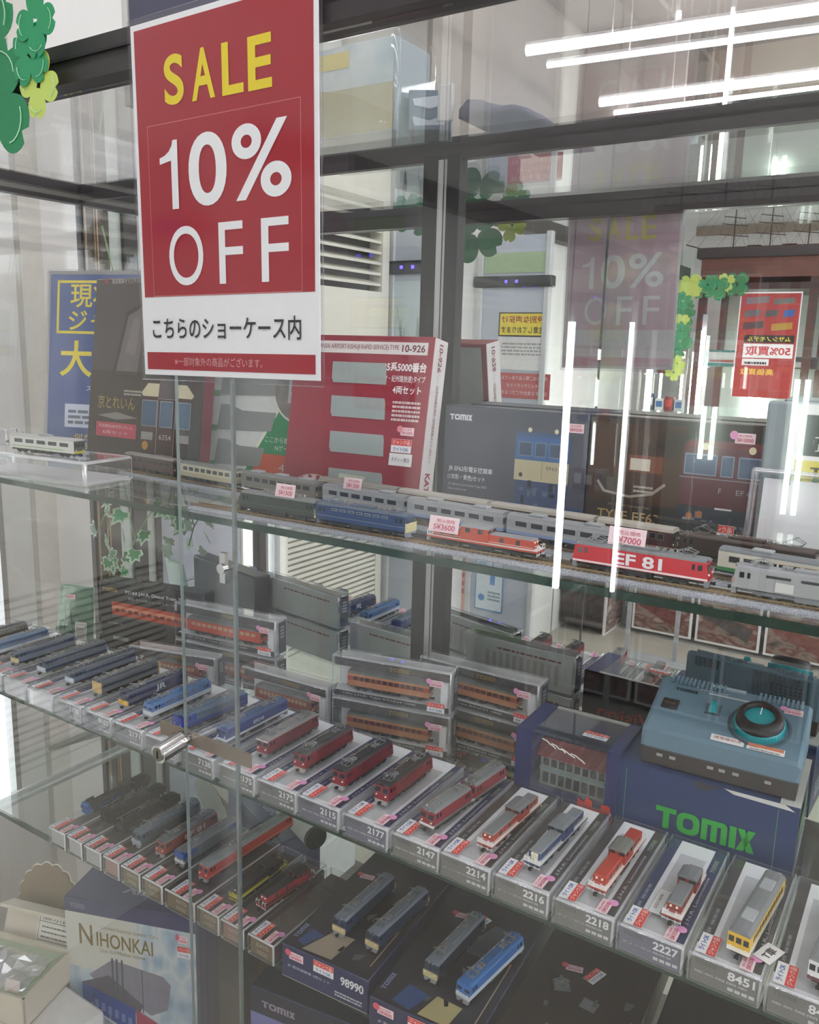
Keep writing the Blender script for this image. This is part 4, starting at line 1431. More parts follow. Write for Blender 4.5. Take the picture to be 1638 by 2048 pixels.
loco_hood('diesel_locomotive', 'short model diesel shunter with grey hoods over red sides on case 2227', on_box(-0.159, 0.047, 0.083), Q - 0.02, '#8e3028', '#77797c', L=0.083, group=GB, cab=(0.004, 0.022))
railcar('railcar', 'yellow model railcar with grey roof standing on case 8451', on_box(-0.0945, 0.036, 0.110), Q - 0.09, [(0.0072, 0.0125, '#e8e2cf'), (0.0125, 0.0245, '#e3b83a')], L=0.110, face=[(0.0072, 0.0115, '#eee8d8'), (0.0115, 0.0245, '#e6b93a')], group=GB, roof='#7f8183', aircon=2, nwin=11, winc='#5c4a2a')
railcar('railcar', 'white model railcar with grey roof at the right edge of the middle shelf', on_box(-0.031, 0.038, 0.126), Q - 0.07, [(0.0072, 0.0105, '#6b3f4a'), (0.0105, 0.0245, '#dfdfe2')], L=0.126, group=GB, roof='#898b8d', aircon=1, nwin=8)
q = MB()
q.M = frame((-0.0775, 0.060, ZT + 0.0004), (0.35, 1, 0), (-1, 0.35, 0))
q.r(-0.013, -0.008, 0.013, 0.008, PAPER, 1)
q.t('T車', 0, 0, 0.0085, INK, 2, 0.016, 0.02)
tag(q.obj('note_card'), 'small white card with a bold mark beside the yellow railcar', 'card')
q = MB()
q.M = frame((-0.180, 0.075, ZT + 0.0004), (0, 1, 0), (-1, 0, 0))
q.r(-0.02, -0.013, 0.02, 0.003, mat('#dcdcda'), 1)
q.r(-0.018, -0.012, 0.018, -0.007, mat('#7f807e'), 2)
q.t('DD13600', 0, -0.001, 0.003, INK, 2, 0.024)
tag(q.obj('note_card'), 'pale card with a grey strip on case 2227 beside the shunter', 'card')

# ------------------------------------------------------------------ middle shelf, cased coaches at the back


def coach_case(x, y, z, w, h, label, rz=0.0, art='coach', band=True, price='S¥2200', d=0.038, top_text='TOMIX', junk=True, bot='7401 J.N.R. Type KIHA24 1000', group='clear coach cases standing at the back of the middle shelf'):
    d = 0.032
    t = thing('coach_case', label, 'train case', (x, y, z), rz, group)
    q = MB()
    q.bev(-w / 2, w / 2, 0, d, 0, h, PLAST, 0.0028, 2, EDGE_HI)
    q.obj('clear_cover', t)
    q = MB()
    q.box(-w / 2 + 0.004, w / 2 - 0.004, d - 0.006, d - 0.003, 0.003, h - 0.003, mat('#dedede', 0.55))
    q.box(-w / 2 + 0.004, w / 2 - 0.004, 0.004, d - 0.003, 0.003, 0.010, mat('#dedede', 0.55))
    q.M = back(0, d - 0.0028, 0)
    q.r(-w / 2 + 0.004, 0.003, w / 2 - 0.004, h - 0.003, mat('#ebece9', 0.5), 1)
    for i in range(11 if x > -0.65 else 0):
        q.r(-w * 0.36 + i * w * 0.062, h * 0.18, -w * 0.36 + i * w * 0.062 + w * 0.034, h * 0.66, mat('#d9cfcb', 0.5), 2)
    q.bars(-w * 0.38, h * 0.74, w * 0.2, h * 0.82, 1, mat('#a5716a', 0.5), 2, int(w * 1000))
    q.obj('backing_card', t)
    q = MB()
    q.M = frame((w / 2 + 0.0003, d / 2, h / 2), (0, 1, 0), (0, 0, 1))
    q.r(-d / 2 + 0.008, -h / 2 + 0.006, d / 2 - 0.004, h / 2 - 0.006, mat('#4a4d55', 0.4), 1)
    q.bars(-d / 2 + 0.012, 0, d / 2 - 0.010, h / 2 - 0.010, 4, mat('#a9abb0'), 2, 4)
    q.obj('end_label', t)
    q = MB()
    q.M = front(0, 0.0035, 0)
    q.r(-w / 2 + 0.004, h - 0.0155, w / 2 - 0.004, h - 0.004, mat('#545150', 0.5), 1)
    q.logo(0.012, h - 0.0098, 0.0058, 0.03, mat('#8d7c4c', 0.4), 2)
    q.r(-w / 2 + 0.004, 0.003, w / 2 - 0.004, 0.0100, mat('#3f3d3d', 0.5), 1)
    q.t(bot, -0.018, 0.0065, 0.0034, mat('#c9c9c9'), 2, w * 0.62)
    q.r(w / 2 - 0.016, 0.0105, w / 2 - 0.006, h - 0.018, mat('#e3e3e3'), 1)
    q.obj('printed_band', t)
    flat_tag(t, 0, 0, 0, front(w / 2 - 0.021, -0.0003, h - 0.018), price, True, 0.85)
    if junk:
        junk_sticker(t, front(w / 2 - 0.021, -0.0003, 0.010), 0.85)
    return t


ORG = [(0.0072, 0.0120, '#b87d58'), (0.0120, 0.0150, '#b87d58'), (0.0150, 0.0212, '#a2483a'), (0.0212, 0.0245, '#c08a62')]
ORA = [(0.0072, 0.0245, '#c04a30')]
RDB = [(0.0072, 0.0140, '#96402f'), (0.0140, 0.0216, '#8f4b39'), (0.0216, 0.0245, '#9b5040')]
GC = 'coaches inside the clear cases at the back of the middle shelf'


def cased(x, y, z, w, h, label, coach, rz=0.0, bands=ORG, **k):
    coach_case(x, y, z, w, h, label, rz, **k)
    c, s = math.cos(rz), math.sin(rz)
    yy = 0.0165
    xo = -0.006
    railcar('coach', coach, (x + xo * c - yy * s, y + xo * s + yy * c, z + 0.0105), rz, bands, L=w - 0.055, nwin=12, group=GC, roof='#6d6f6c', aircon=0, winc='#4d3a36' if bands is ORG else '#c8a584', simple=False)


cased(-0.597, 0.228, ZB, 0.175, 0.0618, 'clear coach case at the bottom of the middle pair, with cream and red coach', 'cream and red model coach in the lower case of the middle pair', 0.22)
cased(-0.597, 0.228, ZB + 0.0620, 0.175, 0.0618, 'clear coach case on top of the middle pair, with cream and red coach', 'cream and red model coach in the upper case of the middle pair', 0.22, price='S¥2400')
cased(-0.492, 0.279, ZB, 0.180, 0.0618, 'clear coach case at the bottom of the pair behind the station carton', 'cream and red model coach in the lower case by the station carton', 0.02, price='S¥3000')
cased(-0.492, 0.279, ZB + 0.0620, 0.180, 0.0618, 'clear coach case on top of the pair behind the station carton', 'cream and red model coach in the upper case by the station carton', 0.02, price='S¥3200')
cased(-0.775, 0.212, ZB, 0.160, 0.066, 'clear coach case left of the middle pair, holding a red-brown coach with cream windows', 'red-brown model coach with cream window frames left of the middle pair', 0.05, bands=RDB, junk=False)
cased(-1.000, 0.200, ZB, 0.160, 0.0575, 'clear coach case with a dull red coach, in front of the black kit carton', 'dull red model coach in the case in front of the black kit carton', 0.26, bands=RDB, junk=False)
cased(-0.932, 0.248, ZB, 0.200, 0.0635, 'tall clear coach case with a dark red coach, under the orange railcar', 'dark red model coach half hidden behind the dull red one', 0.13, bands=RDB, junk=False)
cased(-0.932, 0.248, ZB + 0.0637, 0.200, 0.062, 'tall clear coach case with a bright orange railcar, beside the black kit carton', 'bright orange model railcar in the tall clear case', 0.13, bands=ORA, price='S¥3500')

kb = thing('kit_carton', 'black model carton picturing an orange diesel railcar, left rear of middle shelf', 'box', (-1.108, 0.252, ZB), 0.22)
q = MB()
q.bev(-0.107, 0.107, 0, 0.035, 0, 0.132, mat('#3a383a', 0.35), 0.003, 2)
q.obj('carton', kb)
q = MB()
q.M = front(0, -0.0003, 0.0) @ Matrix.Scale(1.07, 4) @ Matrix.Translation((0, 0.006, 0))
q.logo(-0.078, 0.104, 0.006, 0.03, mat('#a08c55'), 1)
q.t('92163 J.N.R. Diesel Train Type Kiha', 0.022, 0.103, 0.0068, TEXTW, 1, 0.14, 0.015)
q.t('国鉄 キハ10系ディーゼルカーセット', 0.008, 0.093, 0.005, mat('#b9b9b9'), 1, 0.10)
q.poly([(-0.075, 0.085), (0.09, 0.08), (0.09, 0.058), (-0.075, 0.063)], mat('#b9513a', 0.45), 1)
q.poly([(-0.075, 0.079), (0.09, 0.074), (0.09, 0.068), (-0.075, 0.073)], mat('#d98a6c', 0.45), 2)
for i in range(12):
    u = -0.068 + i * 0.0125
    q.r(u, 0.069 - i * 0.0004, u + 0.007, 0.0745 - i * 0.0004, mat('#6a3c36'), 3)
q.poly([(-0.075, 0.063), (0.09, 0.058), (0.09, 0.054), (-0.075, 0.059)], mat('#5c5654'), 1)
q.t('キハ10系 3両', -0.07, 0.048, 0.004, mat('#a9a9a9'), 1, 0.03)
q.r(-0.075, 0.020, -0.045, 0.026, mat('#8d8d90'), 1)
q.obj('print', kb)
flat_tag(kb, 0, 0, 0, front(0.062, -0.0005, 0.104), dot=False)

gp = thing('blister_pack', 'clear green-tinted blister pack leaning at the left rear of the middle shelf', 'package', (-1.290, 0.222, ZB), 0.30, rx=-0.12)
q = MB()
q.box(-0.036, 0.036, 0.012, 0.0135, 0, 0.105, mat('#a9c2b0', 0.4))
q.obj('backing_card', gp)
MB().frus(-0.038, 0.038, 0.0, 0.012, 0.0, -0.026, 0.034, 0.006, 0.012, 0.104, clear('green_blister', '#dcece2', 0.07, 0.03, 0.10, '#cfe4d6')).obj('blister', gp)
q = MB()
q.M = front(0, -0.001, 0)
q.r(0.008, 0.004, 0.032, 0.042, mat('#d9d6d0'), 1)
q.outline(0.011, 0.008, 0.030, 0.038, 0.0012, mat('#9a958e'), 2)
q.bars(0.013, 0.012, 0.028, 0.032, 6, mat('#7f7c78'), 2, 11)
q.r(-0.036, 0.0, 0.006, 0.016, mat('#dcd8d0'), 1)
q.obj('paper_slip', gp)
q = MB()
q.tube([(-0.022, 0.008, 0.02), (-0.02, 0.009, 0.05)], 0.0016, mat('#394b4a'))
q.tube([(-0.004, 0.008, 0.015), (-0.012, 0.009, 0.075)], 0.0012, mat('#394b4a'))
q.obj('tools', gp)
flat_tag(gp, 0, 0, 0, front(-0.004, 0.001, 0.086), dot=False, sz=0.8)
q = MB()
q.M = Matrix.Translation((-1.118, 0.202, ZB)) @ Matrix.Rotation(0.3, 4, 'Z')
q.bev(-0.03, 0.03, 0, 0.02, 0, 0.024, FILM, 0.003, 2)
q.box(-0.026, 0.026, 0.006, 0.014, 0.003, 0.018, mat('#b08078', 0.4))
tag(q.obj('blister_pack'), 'small clear pack with a pinkish part in front of the black kit carton', 'package')

# carton with a window, holding a small station building
st = thing('window_carton', 'navy carton with a clear window showing a red-roofed model building', 'box', (-0.331, 0.203, ZB), 0.03)
nv = mat('#2c3468', 0.4)
W2, H2, D2 = 0.063, 0.100, 0.088
q = MB()
q.box(-W2, -W2 + 0.020, 0, D2, 0, H2, nv)
q.box(W2 - 0.014, W2, 0, D2, 0, H2, nv)
q.box(-W2 + 0.020, W2 - 0.014, 0, D2, 0, 0.026, nv)
q.box(-W2, W2, D2 - 0.002, D2, 0, H2, nv)
q.box(-W2 + 0.02, W2 - 0.014, D2 - 0.008, D2, H2 - 0.002, H2, mat('#b9b9b4'))
q.obj('carton', st)
q = MB()
q.box(-W2 + 0.020, W2 - 0.014, 0.0005, 0.001, 0.026, H2, FILM)
q.box(-W2 + 0.020, W2 - 0.014, 0.001, D2 - 0.008, H2 - 0.001, H2 - 0.0005, FILM)
q.obj('film_window', st)
q = MB()
q.M = front(0, -0.0004, 0)
q.logo(-0.034, 0.0165, 0.009, 0.040, mat('#c23a2c'), 1)
q.poly([(0.012, 0.004), (0.012, 0.022), (0.018, 0.022), (0.018, 0.034), (0.026, 0.030), (0.029, 0.038), (0.036, 0.034), (0.036, 0.026), (0.046, 0.026), (0.046, 0.034), (0.056, 0.034), (0.060, 0.018), (0.060, 0.002)], mat('#c8402e'), 1)
for u, v in ((0.016, 0.012), (0.024, 0.018), (0.033, 0.015), (0.043, 0.012), (0.052, 0.018)):
    q.r(u, v, u + 0.003, v + 0.006, nv, 2)
q.obj('print', st)
q = MB()
rr = random.Random(5)
for k in range(4):
    u = -0.03 + k * 0.012
    pts = [(u, 0.0, 0.094 - k * 0.003)]
    for i in range(4):
        pts.append((u + 0.006 + i * 0.004, -0.0012 * (i % 2), 0.094 - k * 0.003 - i * 0.002 - rr.uniform(0, 0.002)))
    q.tube(pts, 0.0006, mat('#f4f6f5', 0.1), 4)
q.obj('film_crease', st)
q = MB()
q.M = back(0, D2 + 0.0004, 0)
q.r(-W2, 0, W2, H2, mat('#2a2a33', 0.45), 0.5)
q.t('Vision', 0.0, 0.045, 0.020, mat('#b8362c'), 1, 0.080, 0.02)
q.obj('back_print', st)
junk_sticker(st, top(0.025, 0.03, H2 + 0.0003), 1.0)
bl = thing('model_building', 'small grey model station building with a red roof inside the window carton', 'model building', (-0.329, 0.222, ZB + 0.026), 0.03)
q = MB()
q.box(-0.040, 0.044, 0, 0.03, 0, 0.038, mat('#a3a49d', 0.6))
q.box(-0.041, 0.045, -0.001, 0.031, 0.020, 0.023, mat('#8fa3aa', 0.6))
q.obj('walls', bl)
q = MB()
q.prism([(-0.004, 0.038), (0.015, 0.054), (0.034, 0.038)], -0.044, 0.048, mat('#7a2c30', 0.6))
q.obj('roof', bl)
for i in range(8):
    x = -0.036 + i * 0.0098
    for z0, z1 in ((0.004, 0.017), (0.026, 0.035)):
        q = MB()
        q.box(x, x + 0.0068, -0.0012, 0.0, z0, z1, mat('#3c4046', 0.3))
        q.obj('window', bl)

# power controller on its carton
pb = thing('controller_carton', 'dark blue controller carton with green lettering at the right', 'box', (-0.176, 0.212, ZB), 0.05)
q = MB()
nb = mat('#2b3f6c', 0.38, 0, 0.06, 20)
q.box(-0.094, 0.094, 0, 0.12, 0, 0.0925, nb)
q.box(-0.095, -0.050, -0.0005, 0.12, 0.0923, 0.0938, nb)
q.box(0.075, 0.0945, 0.0, 0.12, 0.0923, 0.0938, mat('#c9c9c4'))
q.obj('carton', pb)
q = MB()
q.M = front(0, -0.0004, 0)
q.logo(0.004, 0.040, 0.025, 0.104, mat('#35b34a', 0.45), 2)
q.r(-0.084, 0.004, -0.0835, 0.086, mat('#5fae86'), 1)
q.r(0.074, 0.004, 0.0745, 0.086, mat('#5fae86'), 1)
q.poly([(-0.012, 0.0925), (-0.006, 0.084), (0.004, 0.084), (0.008, 0.088), (0.02, 0.0925)], mat('#3a3b46'), 1)
q.poly([(0.02, 0.0925), (0.08, 0.0925), (0.09, 0.087), (0.03, 0.0885)], mat('#d9d8d4'), 1)
q.obj('print', pb)
q = MB()
q.M = frame((0.0954, 0.06, 0), (0, 1, 0), (0, 0, 1))
q.r(-0.05, 0.05, 0.03, 0.075, mat('#3f9a62'), 1)
q.bars(-0.05, 0.02, 0.05, 0.045, 4, mat('#b9c2d2'), 1, 5)
q.obj('side_print', pb)

pw = thing('power_controller', 'teal-grey train power controller with a round black and turquoise knob', 'controller', (-0.168, 0.221, ZB + 0.0945), 0.05)
tealb = mat('#6a8697', 0.42, 0, 0.05, 30)
X0, X1, DP, ZF, ZR = -0.0815, 0.0815, 0.090, 0.0415, 0.072
q = MB()
q.frus(X0 + 0.002, X1 - 0.002, 0.001, DP - 0.001, 0, X0 + 0.001, X1 - 0.001, 0.0, DP - 0.001, 0.020, mat('#45403f', 0.5))
for u in (-0.060, -0.046, -0.006, 0.006, 0.020, 0.052):
    q.box(u - 0.0032, u + 0.0032, -0.0006, 0.0012, 0.011, 0.0142, mat('#a8a6a4'))
q.obj('base', pw)
q = MB()
b3 = 0.004
prof = [(0.0, 0.019), (0.0015, ZF - b3), (b3, ZF), (DP - b3, ZR), (DP, ZR - b3), (DP, 0.019)]
n = len(prof)
vs = []
for xx, ins in ((X0, 0), (X0 + b3, 1), (X1 - b3, 1), (X1, 0)):
    for (y, z) in prof:
        vs.append((xx, y if ins else min(max(y, 0.0015), DP - 0.0015), z if (ins or z < 0.03) else z - 0.003))
fs = []
for k in range(3):
    for i in range(n):
        fs.append((k * n + i, (k + 1) * n + i, (k + 1) * n + (i + 1) % n, k * n + (i + 1) % n))
fs += [tuple(range(n - 1, -1, -1))[::-1], tuple(range(3 * n + n - 1, 3 * n - 1, -1))]
q.add(vs, fs, tealb)
q.obj('housing', pw)
SLP = math.atan2(ZR - ZF, DP - 2 * b3)
TP = Matrix.Translation((0, b3, ZF + 0.0002)) @ Matrix.Rotation(SLP, 4, 'X')      # the sloping top: x across, y up the slope
TL_ = math.hypot(ZR - ZF, DP - 2 * b3)
for i in range(30):
    u = X0 + 0.012 + i * 0.0048
    if 12 < i < 20:
        continue
    q = MB()
    q.M = TP
    q.box(u, u + 0.0026, TL_ - 0.010, TL_ + 0.002, -0.002, 0.0026, tealb)
    q.obj('vent_rib', pw)
q = MB()
q.M = TP
q.box(-0.024, 0.012, TL_ - 0.004, TL_, -0.001, 0.002, mat('#9fb0b8', 0.3))
q.obj('rear_lip', pw)
for i in range(12):
    u = 0.004 + i * 0.0055
    MB().box(u, u + 0.0024, DP - 0.001, DP + 0.0022, 0.034, 0.066, mat('#48606e', 0.5)).obj('rear_vent_rib', pw)
for i in range(6):
    u = -0.070 + i * 0.0055
    MB().box(u, u + 0.0024, DP - 0.001, DP + 0.0022, 0.056, 0.068, mat('#48606e', 0.5)).obj('rear_vent_rib', pw)
q = MB()
q.M = back(0, DP + 0.0006, 0)
q.bars(-0.06, 0.035, -0.02, 0.058, 5, mat('#3c4f58'), 1, 6)
q.obj('rating_print', pw)
KC = (0.034, 0.038, 0)
tq = mat('#1f9fa8', 0.35)
q = MB()
q.M = TP
q.lathe([(0.0325, 0.0), (0.0325, 0.0006), (0.029, 0.0008)], mat('#3f5560', 0.5), KC, 40)
q.obj('dial_ring', pw)
q = MB()
q.M = TP
q.lathe([(0.0262, 0.0), (0.0258, 0.007), (0.0245, 0.008)], tq, KC, 48)
for i in range(48):
    a = 2 * PI * i / 48
    cx_, cy_ = KC[0] + 0.0262 * math.cos(a), KC[1] + 0.0262 * math.sin(a)
    q.box(cx_ - 0.0004, cx_ + 0.0004, cy_ - 0.0004, cy_ + 0.0004, 0.001, 0.0068, tq)
ko = q.obj('knob_skirt', pw, 'turquoise ribbed knob skirt')
q = MB()
q.M = TP
q.lathe([(0.0248, 0.0075), (0.0235, 0.015), (0.0195, 0.019), (0.0160, 0.0185), (0.0155, 0.014)], mat('#1e1e20', 0.45), KC, 40)
q.obj('knob_rim', ko)
q = MB()
q.M = TP
q.lathe([(0.0157, 0.0135), (0.010, 0.0145), (0.0, 0.0150)], tq, KC, 40)
q.box(KC[0] - 0.0006, KC[0] + 0.0006, KC[1] + 0.003, KC[1] + 0.014, 0.0145, 0.0156, WHITE)
q.obj('knob_cap', ko)
q = MB()
q.M = TP
q.bev(-0.071, -0.053, 0.034, 0.050, -0.001, 0.0016, mat('#2c2a2b', 0.4), 0.0008, 1)
q.M = TP @ Matrix.Translation((-0.062, 0.042, 0.0017))
q.t('POWER', 0, 0, 0.003, mat('#8a6f4c'), 1, 0.012)
q.obj('power_switch', pw)
q = MB()
q.M = TP
q.box(-0.024, -0.008, 0.040, 0.056, -0.001, 0.001, mat('#48606c', 0.5))
q.frus(-0.0205, -0.0115, 0.042, 0.054, 0.001, -0.019, -0.013, 0.046, 0.053, 0.008, tq)
q.obj('direction_switch', pw, 'turquoise direction switch')
q = MB()
q.M = TP
q.r(-0.026, TL_ - 0.016, 0.022, TL_ - 0.0135, mat('#c3ced4'), 1)
q.logo(-0.050, TL_ - 0.018, 0.0045, 0.026, mat('#2d3b43'), 1)
q.t('POWER UNIT', -0.020, TL_ - 0.011, 0.0028, mat('#d4dade'), 1, 0.03)
q.obj('top_print', pw)
q = MB()
q.M = TP @ Matrix.Translation((0.0, 0.006, 0.0003))
q.r(-0.010, -0.0048, 0.024, 0.0048, PAPER, 1)
q.t('通電確認済', 0.007, 0.001, 0.0042, mat('#b24a44'), 2, 0.028)
q.r(0.027, -0.0048, 0.064, 0.0048, PAPER, 1)
q.r(0.028, 0.000, 0.063, 0.0043, mat('#d77a50'), 2)
q.bars(0.030, -0.004, 0.060, -0.001, 1, mat('#8a8580'), 2, 7)
q.obj('sticker', pw)
flat_tag(pw, 0, 0, 0, TP @ Matrix.Translation((0.064, TL_ - 0.016, 0.0004)), dot=True, sz=0.85)
# clutter at the right end of the middle shelf
q = MB()
q.M = Matrix.Translation((0.0, 0.22, ZB)) @ Matrix.Rotation(-0.3, 4, 'Z')
q.bev(-0.05, 0.06, 0, 0.06, 0, 0.11, mat('#c9c5a8', 0.5), 0.002, 1)
q.M = q.M @ front(0.0, -0.0005, 0)
q.disc(-0.02, 0.06, 0.018, mat('#3f9a62'), 1)
tag(q.obj('cream_carton'), 'cream carton with a green disc at the right end of the middle shelf', 'box')

# ------------------------------------------------------------------ upper shelf: tracks


def track(x, y, L, rz, label):
    t = thing('model_track', label, 'track', (x, y, ZA), rz, 'model tracks on the upper shelf')
    q = MB()
    q.prism([(-0.0145, 0), (0.0145, 0), (0.0105, 0.0042), (-0.0105, 0.0042)], -L / 2, L / 2, grained('ballast', [(0.35, '#8a8d92'), (0.5, '#a5a9b0'), (0.65, '#b9bcc2')], 900, 0.9))
    q.obj('ballast', t)
    q = MB()
    n = int(L / 0.0052)
    for i in range(n):
        xx = -L / 2 + (i + 0.5) * L / n
        q.box(xx - 0.0012, xx + 0.0012, -0.0088, 0.0088, 0.0040, 0.0050, mat('#8c7a62', 0.7))
    q.obj('sleepers', t, kind='stuff')
    for s in (-1, 1):
        MB().box(-L / 2, L / 2, s * 0.0048 - 0.0004, s * 0.0048 + 0.0004, 0.005, 0.0068, mat('#a58e6c', 0.35, 0.7)).obj('rail', t)
    # outer shoulder of loose stones
    q = MB()
    rr = random.Random(int(L * 1000))
    m = mat('#a9adb5', 0.9)
    for i in range(int(L / 0.0026)):
        xx = -L / 2 + i * 0.0026
        for s in (-1, 1):
            a = 0.0140 + rr.uniform(0, 0.0014)
            q.box(xx, xx + 0.0017, s * a - 0.0008, s * a + 0.0008, 0, rr.uniform(0.0008, 0.0018), m)
    q.obj('loose_ballast', t, kind='stuff')
    return t


track(-0.32, 0.064, 0.92, 0.014, 'grey ballasted model track along the front of the upper shelf')
track(-0.56, 0.1459, 1.02, -0.0725, 'grey ballasted model track behind the front row on the upper shelf')
track(-0.34, 0.172, 0.72, -0.045, 'model track at the back of the upper shelf under the dark red train')
ZK = ZA + 0.0068
GA = 'model trains on the upper shelf'
loco_electric('electric_locomotive', 'dark green model electric locomotive on the front track, left of the blue one', (-0.640, 0.0595, ZK), 0.014, '#2f3a33', None, L=0.116, W=0.0188, roof='#7c7e7c', skirt='#3a3b3a', wins=5, winmark='#3d4942', stripe=[(0.0125, 0.0129, '#5c6a58')], face=[(0.0100, 0.0180, '#4a5240')], group=GA, pant=None)
loco_electric('electric_locomotive', 'blue model electric locomotive with cream nose and window row on the front track', (-0.5235, 0.0612, ZK), 0.014, '#23416f', None, L=0.122, roof='#5f6a78', face=[(0.0072, 0.0165, '#d9cf98')], stripe=[(0.0118, 0.0122, '#8fa2b8')], wins=7, winmark='#b9c3cc', skirt='#8f97a2', group=GA)
loco_hood('diesel_locomotive', 'orange-red model diesel with white handrails on the front track', (-0.377, 0.0632, ZK), 0.014, '#c1442c', '#8a8c8e', L=0.122, group=GA, cab=(-0.022, 0.008), stripe='#d9dad8')
loco_electric('electric_locomotive', 'bright red model electric locomotive lettered EF81 on the front track', (-0.220, 0.0654, ZK), 0.014, '#c81f30', None, L=0.122, roof='#77797b', stripe=[(0.0076, 0.0094, '#ecd9dc')], wins=0, skirt='#8f9294', group=GA, word=('EF 81', '#ece6e8', 0.0, 0.0158, 0.043), wordh=0.0108, up=0.003)
loco_electric('electric_locomotive', 'silver grey model electric locomotive with an orange star at the right', (-0.078, 0.0674, ZK), 0.014, '#a3a4a4', None, L=0.124, roof='#8f9193', wins=3, winmark='#5a5a5a', skirt='#9a9b9c', under='#7f8183', group=GA, face=[(0.0110, 0.0150, '#a98a80')])
q = MB()
q.M = frame((-0.098, 0.0573, ZK + 0.012), (1, 0.014, 0), (0, 0, 1))
q.r(-0.008, -0.0035, 0.006, 0.0045, mat('#cfcfcb', 0.5), 1)
pts = []
for i in range(10):
    a = PI / 2 + i * PI / 5
    rr_ = 0.0045 if i % 2 == 0 else 0.002
    pts.append((0.036 + rr_ * math.cos(a), -0.002 + rr_ * math.sin(a)))
q.poly(pts, mat('#e0923a', 0.5), 2)
q.poly([(0.040, -0.0015), (0.058, -0.0018), (0.058, -0.0035), (0.040, -0.0028)], mat('#d98a4a', 0.5), 1)
tag(q.obj('livery_plate'), 'white plate and orange star on the side of the silver locomotive', 'decal')
railcar('railcar', 'cream model railcar with a green skirt on the short track at the right', (-0.092, 0.112, ZK), -0.0725, [(0.0072, 0.0105, '#3f8a4e'), (0.0105, 0.0245, '#e5e2d2')], L=0.142, group=GA, roof='#75797c', nwin=10, face=[(0.0072, 0.0115, '#3f8a4e')], frames='#d6d3c4')
loco_electric('electric_locomotive', 'long dark brown model electric locomotive in front of the EF63 cartons', (-0.150, 0.1634, ZK), -0.045, '#3b2b27', None, L=0.126, roof='#4a3b36', wins=0, skirt='#322522', under='#241f1e', group=GA, up=0.0055, face=[(0.0190, 0.0200, '#8a7f78')])
# grey commuter train of three cars and its roof line towards the left
EMU = [(0.0072, 0.0105, '#8fa3cc'), (0.0105, 0.0140, '#b3b6b8'), (0.0140, 0.0222, '#a3a8ae'), (0.0222, 0.0245, '#b5b8ba')]
for i, x in enumerate((-0.583, -0.451, -0.319)):
    railcar('railcar', '%s car of the grey model commuter train with a blue waist line' % ('left', 'middle', 'right')[i], (x, 0.1459 - (x + 0.56) * 0.0726, ZK), -0.0725, EMU, L=0.127, group=GA, roof='#8d8f91', nwin=6, aircon=2, frames='#c2c5c8', winc='#3a3f4a')
railcar('railcar', 'dark brown model coach on the rear track in front of the brown carton', (-1.000, 0.1778, ZK), -0.0725, [(0.0072, 0.0245, '#4a2f2c')], L=0.118, group=GA, roof='#8b8680', nwin=8, aircon=0, frames='#7a6258')
railcar('railcar', 'beige model coach on the rear track in front of the green carton', (-0.868, 0.1683, ZK), -0.0725, [(0.0072, 0.0130, '#b3a98c'), (0.0130, 0.0245, '#c9c2aa')], L=0.118, group=GA, roof='#7f7f7c', nwin=8, aircon=0, frames='#d9d0a6')
railcar('railcar', 'grey-roofed model coach on the rear track behind the dark green locomotive', (-0.727, 0.1580, ZK), -0.0725, [(0.0072, 0.0245, '#77756f')], L=0.136, group=GA, roof='#7c7c7a', nwin=8, aircon=3)
for i, (x, L, rc, bc) in enumerate([(-0.620, 0.124, '#8b8880', '#5a4a44'), (-0.492, 0.124, '#a5a096', '#4a3434'), (-0.364, 0.124, '#a5a096', '#4a3434'), (-0.258, 0.080, '#a8a296', '#4d2b30')]):
    railcar('railcar', '%s coach of the dark red model train with cream roof edges at the back' % ('leftmost', 'second', 'third', 'rightmost')[i], (x, 0.172 - (x + 0.34) * 0.045, ZK), -0.045, [(0.0072, 0.0235, bc), (0.0235, 0.0250, '#d5cdb9')], L=L, group=GA, roof=rc, nwin=8, aircon=0, frames='#8f8078', top_z=0.0250)

# price tags standing on the trains


def stand_tag(x, y, z, price, label, w=0.034, h=0.0165, rz=0.014, rx=-0.25):
    t = thing('price_tag', label, 'price tag', (x, y, z), rz, 'pink price tags on the trains', rx=rx)
    q = MB()
    q.box(-w / 2, w / 2, 0, 0.0006, 0, h, PINK)
    q.obj('card', t)
    q = MB()
    q.M = front(0, -0.0001, 0)
    q.t('税込価格', 0.002, h * 0.72, h * 0.24, PRED, 1, w * 0.62)
    q.t(price, 0.001, h * 0.33, h * 0.36, PRED, 1, w * 0.72, 0.01)
    q.r(-w / 2 + 0.001, 0.001, w / 2 - 0.001, 0.0014, mat('#e2b0ba'), 1)
    q.obj('print', t)


stand_tag(-0.418, 0.0505, ZK + 0.0145, 'S¥3600', 'pink price tag on the orange-red diesel', 0.034, 0.0160)
stand_tag(-0.234, 0.0625, ZK + 0.0262, 'S¥7000', 'pink price tag on the roof of the bright red locomotive', 0.034, 0.0165)
stand_tag(-0.052, 0.0540, ZK + 0.0100, 'S¥4000', 'pink price tag on the silver locomotive at the right edge', 0.034, 0.0170)
stand_tag(-0.628, 0.0500, ZK + 0.0255, 'S¥1500', 'pink price tag on the dark green locomotive', 0.028, 0.0150)
stand_tag(-0.600, 0.1400, ZK + 0.0262, 'S¥1300', 'pink price tag on the left car of the grey commuter train', 0.026, 0.0140)

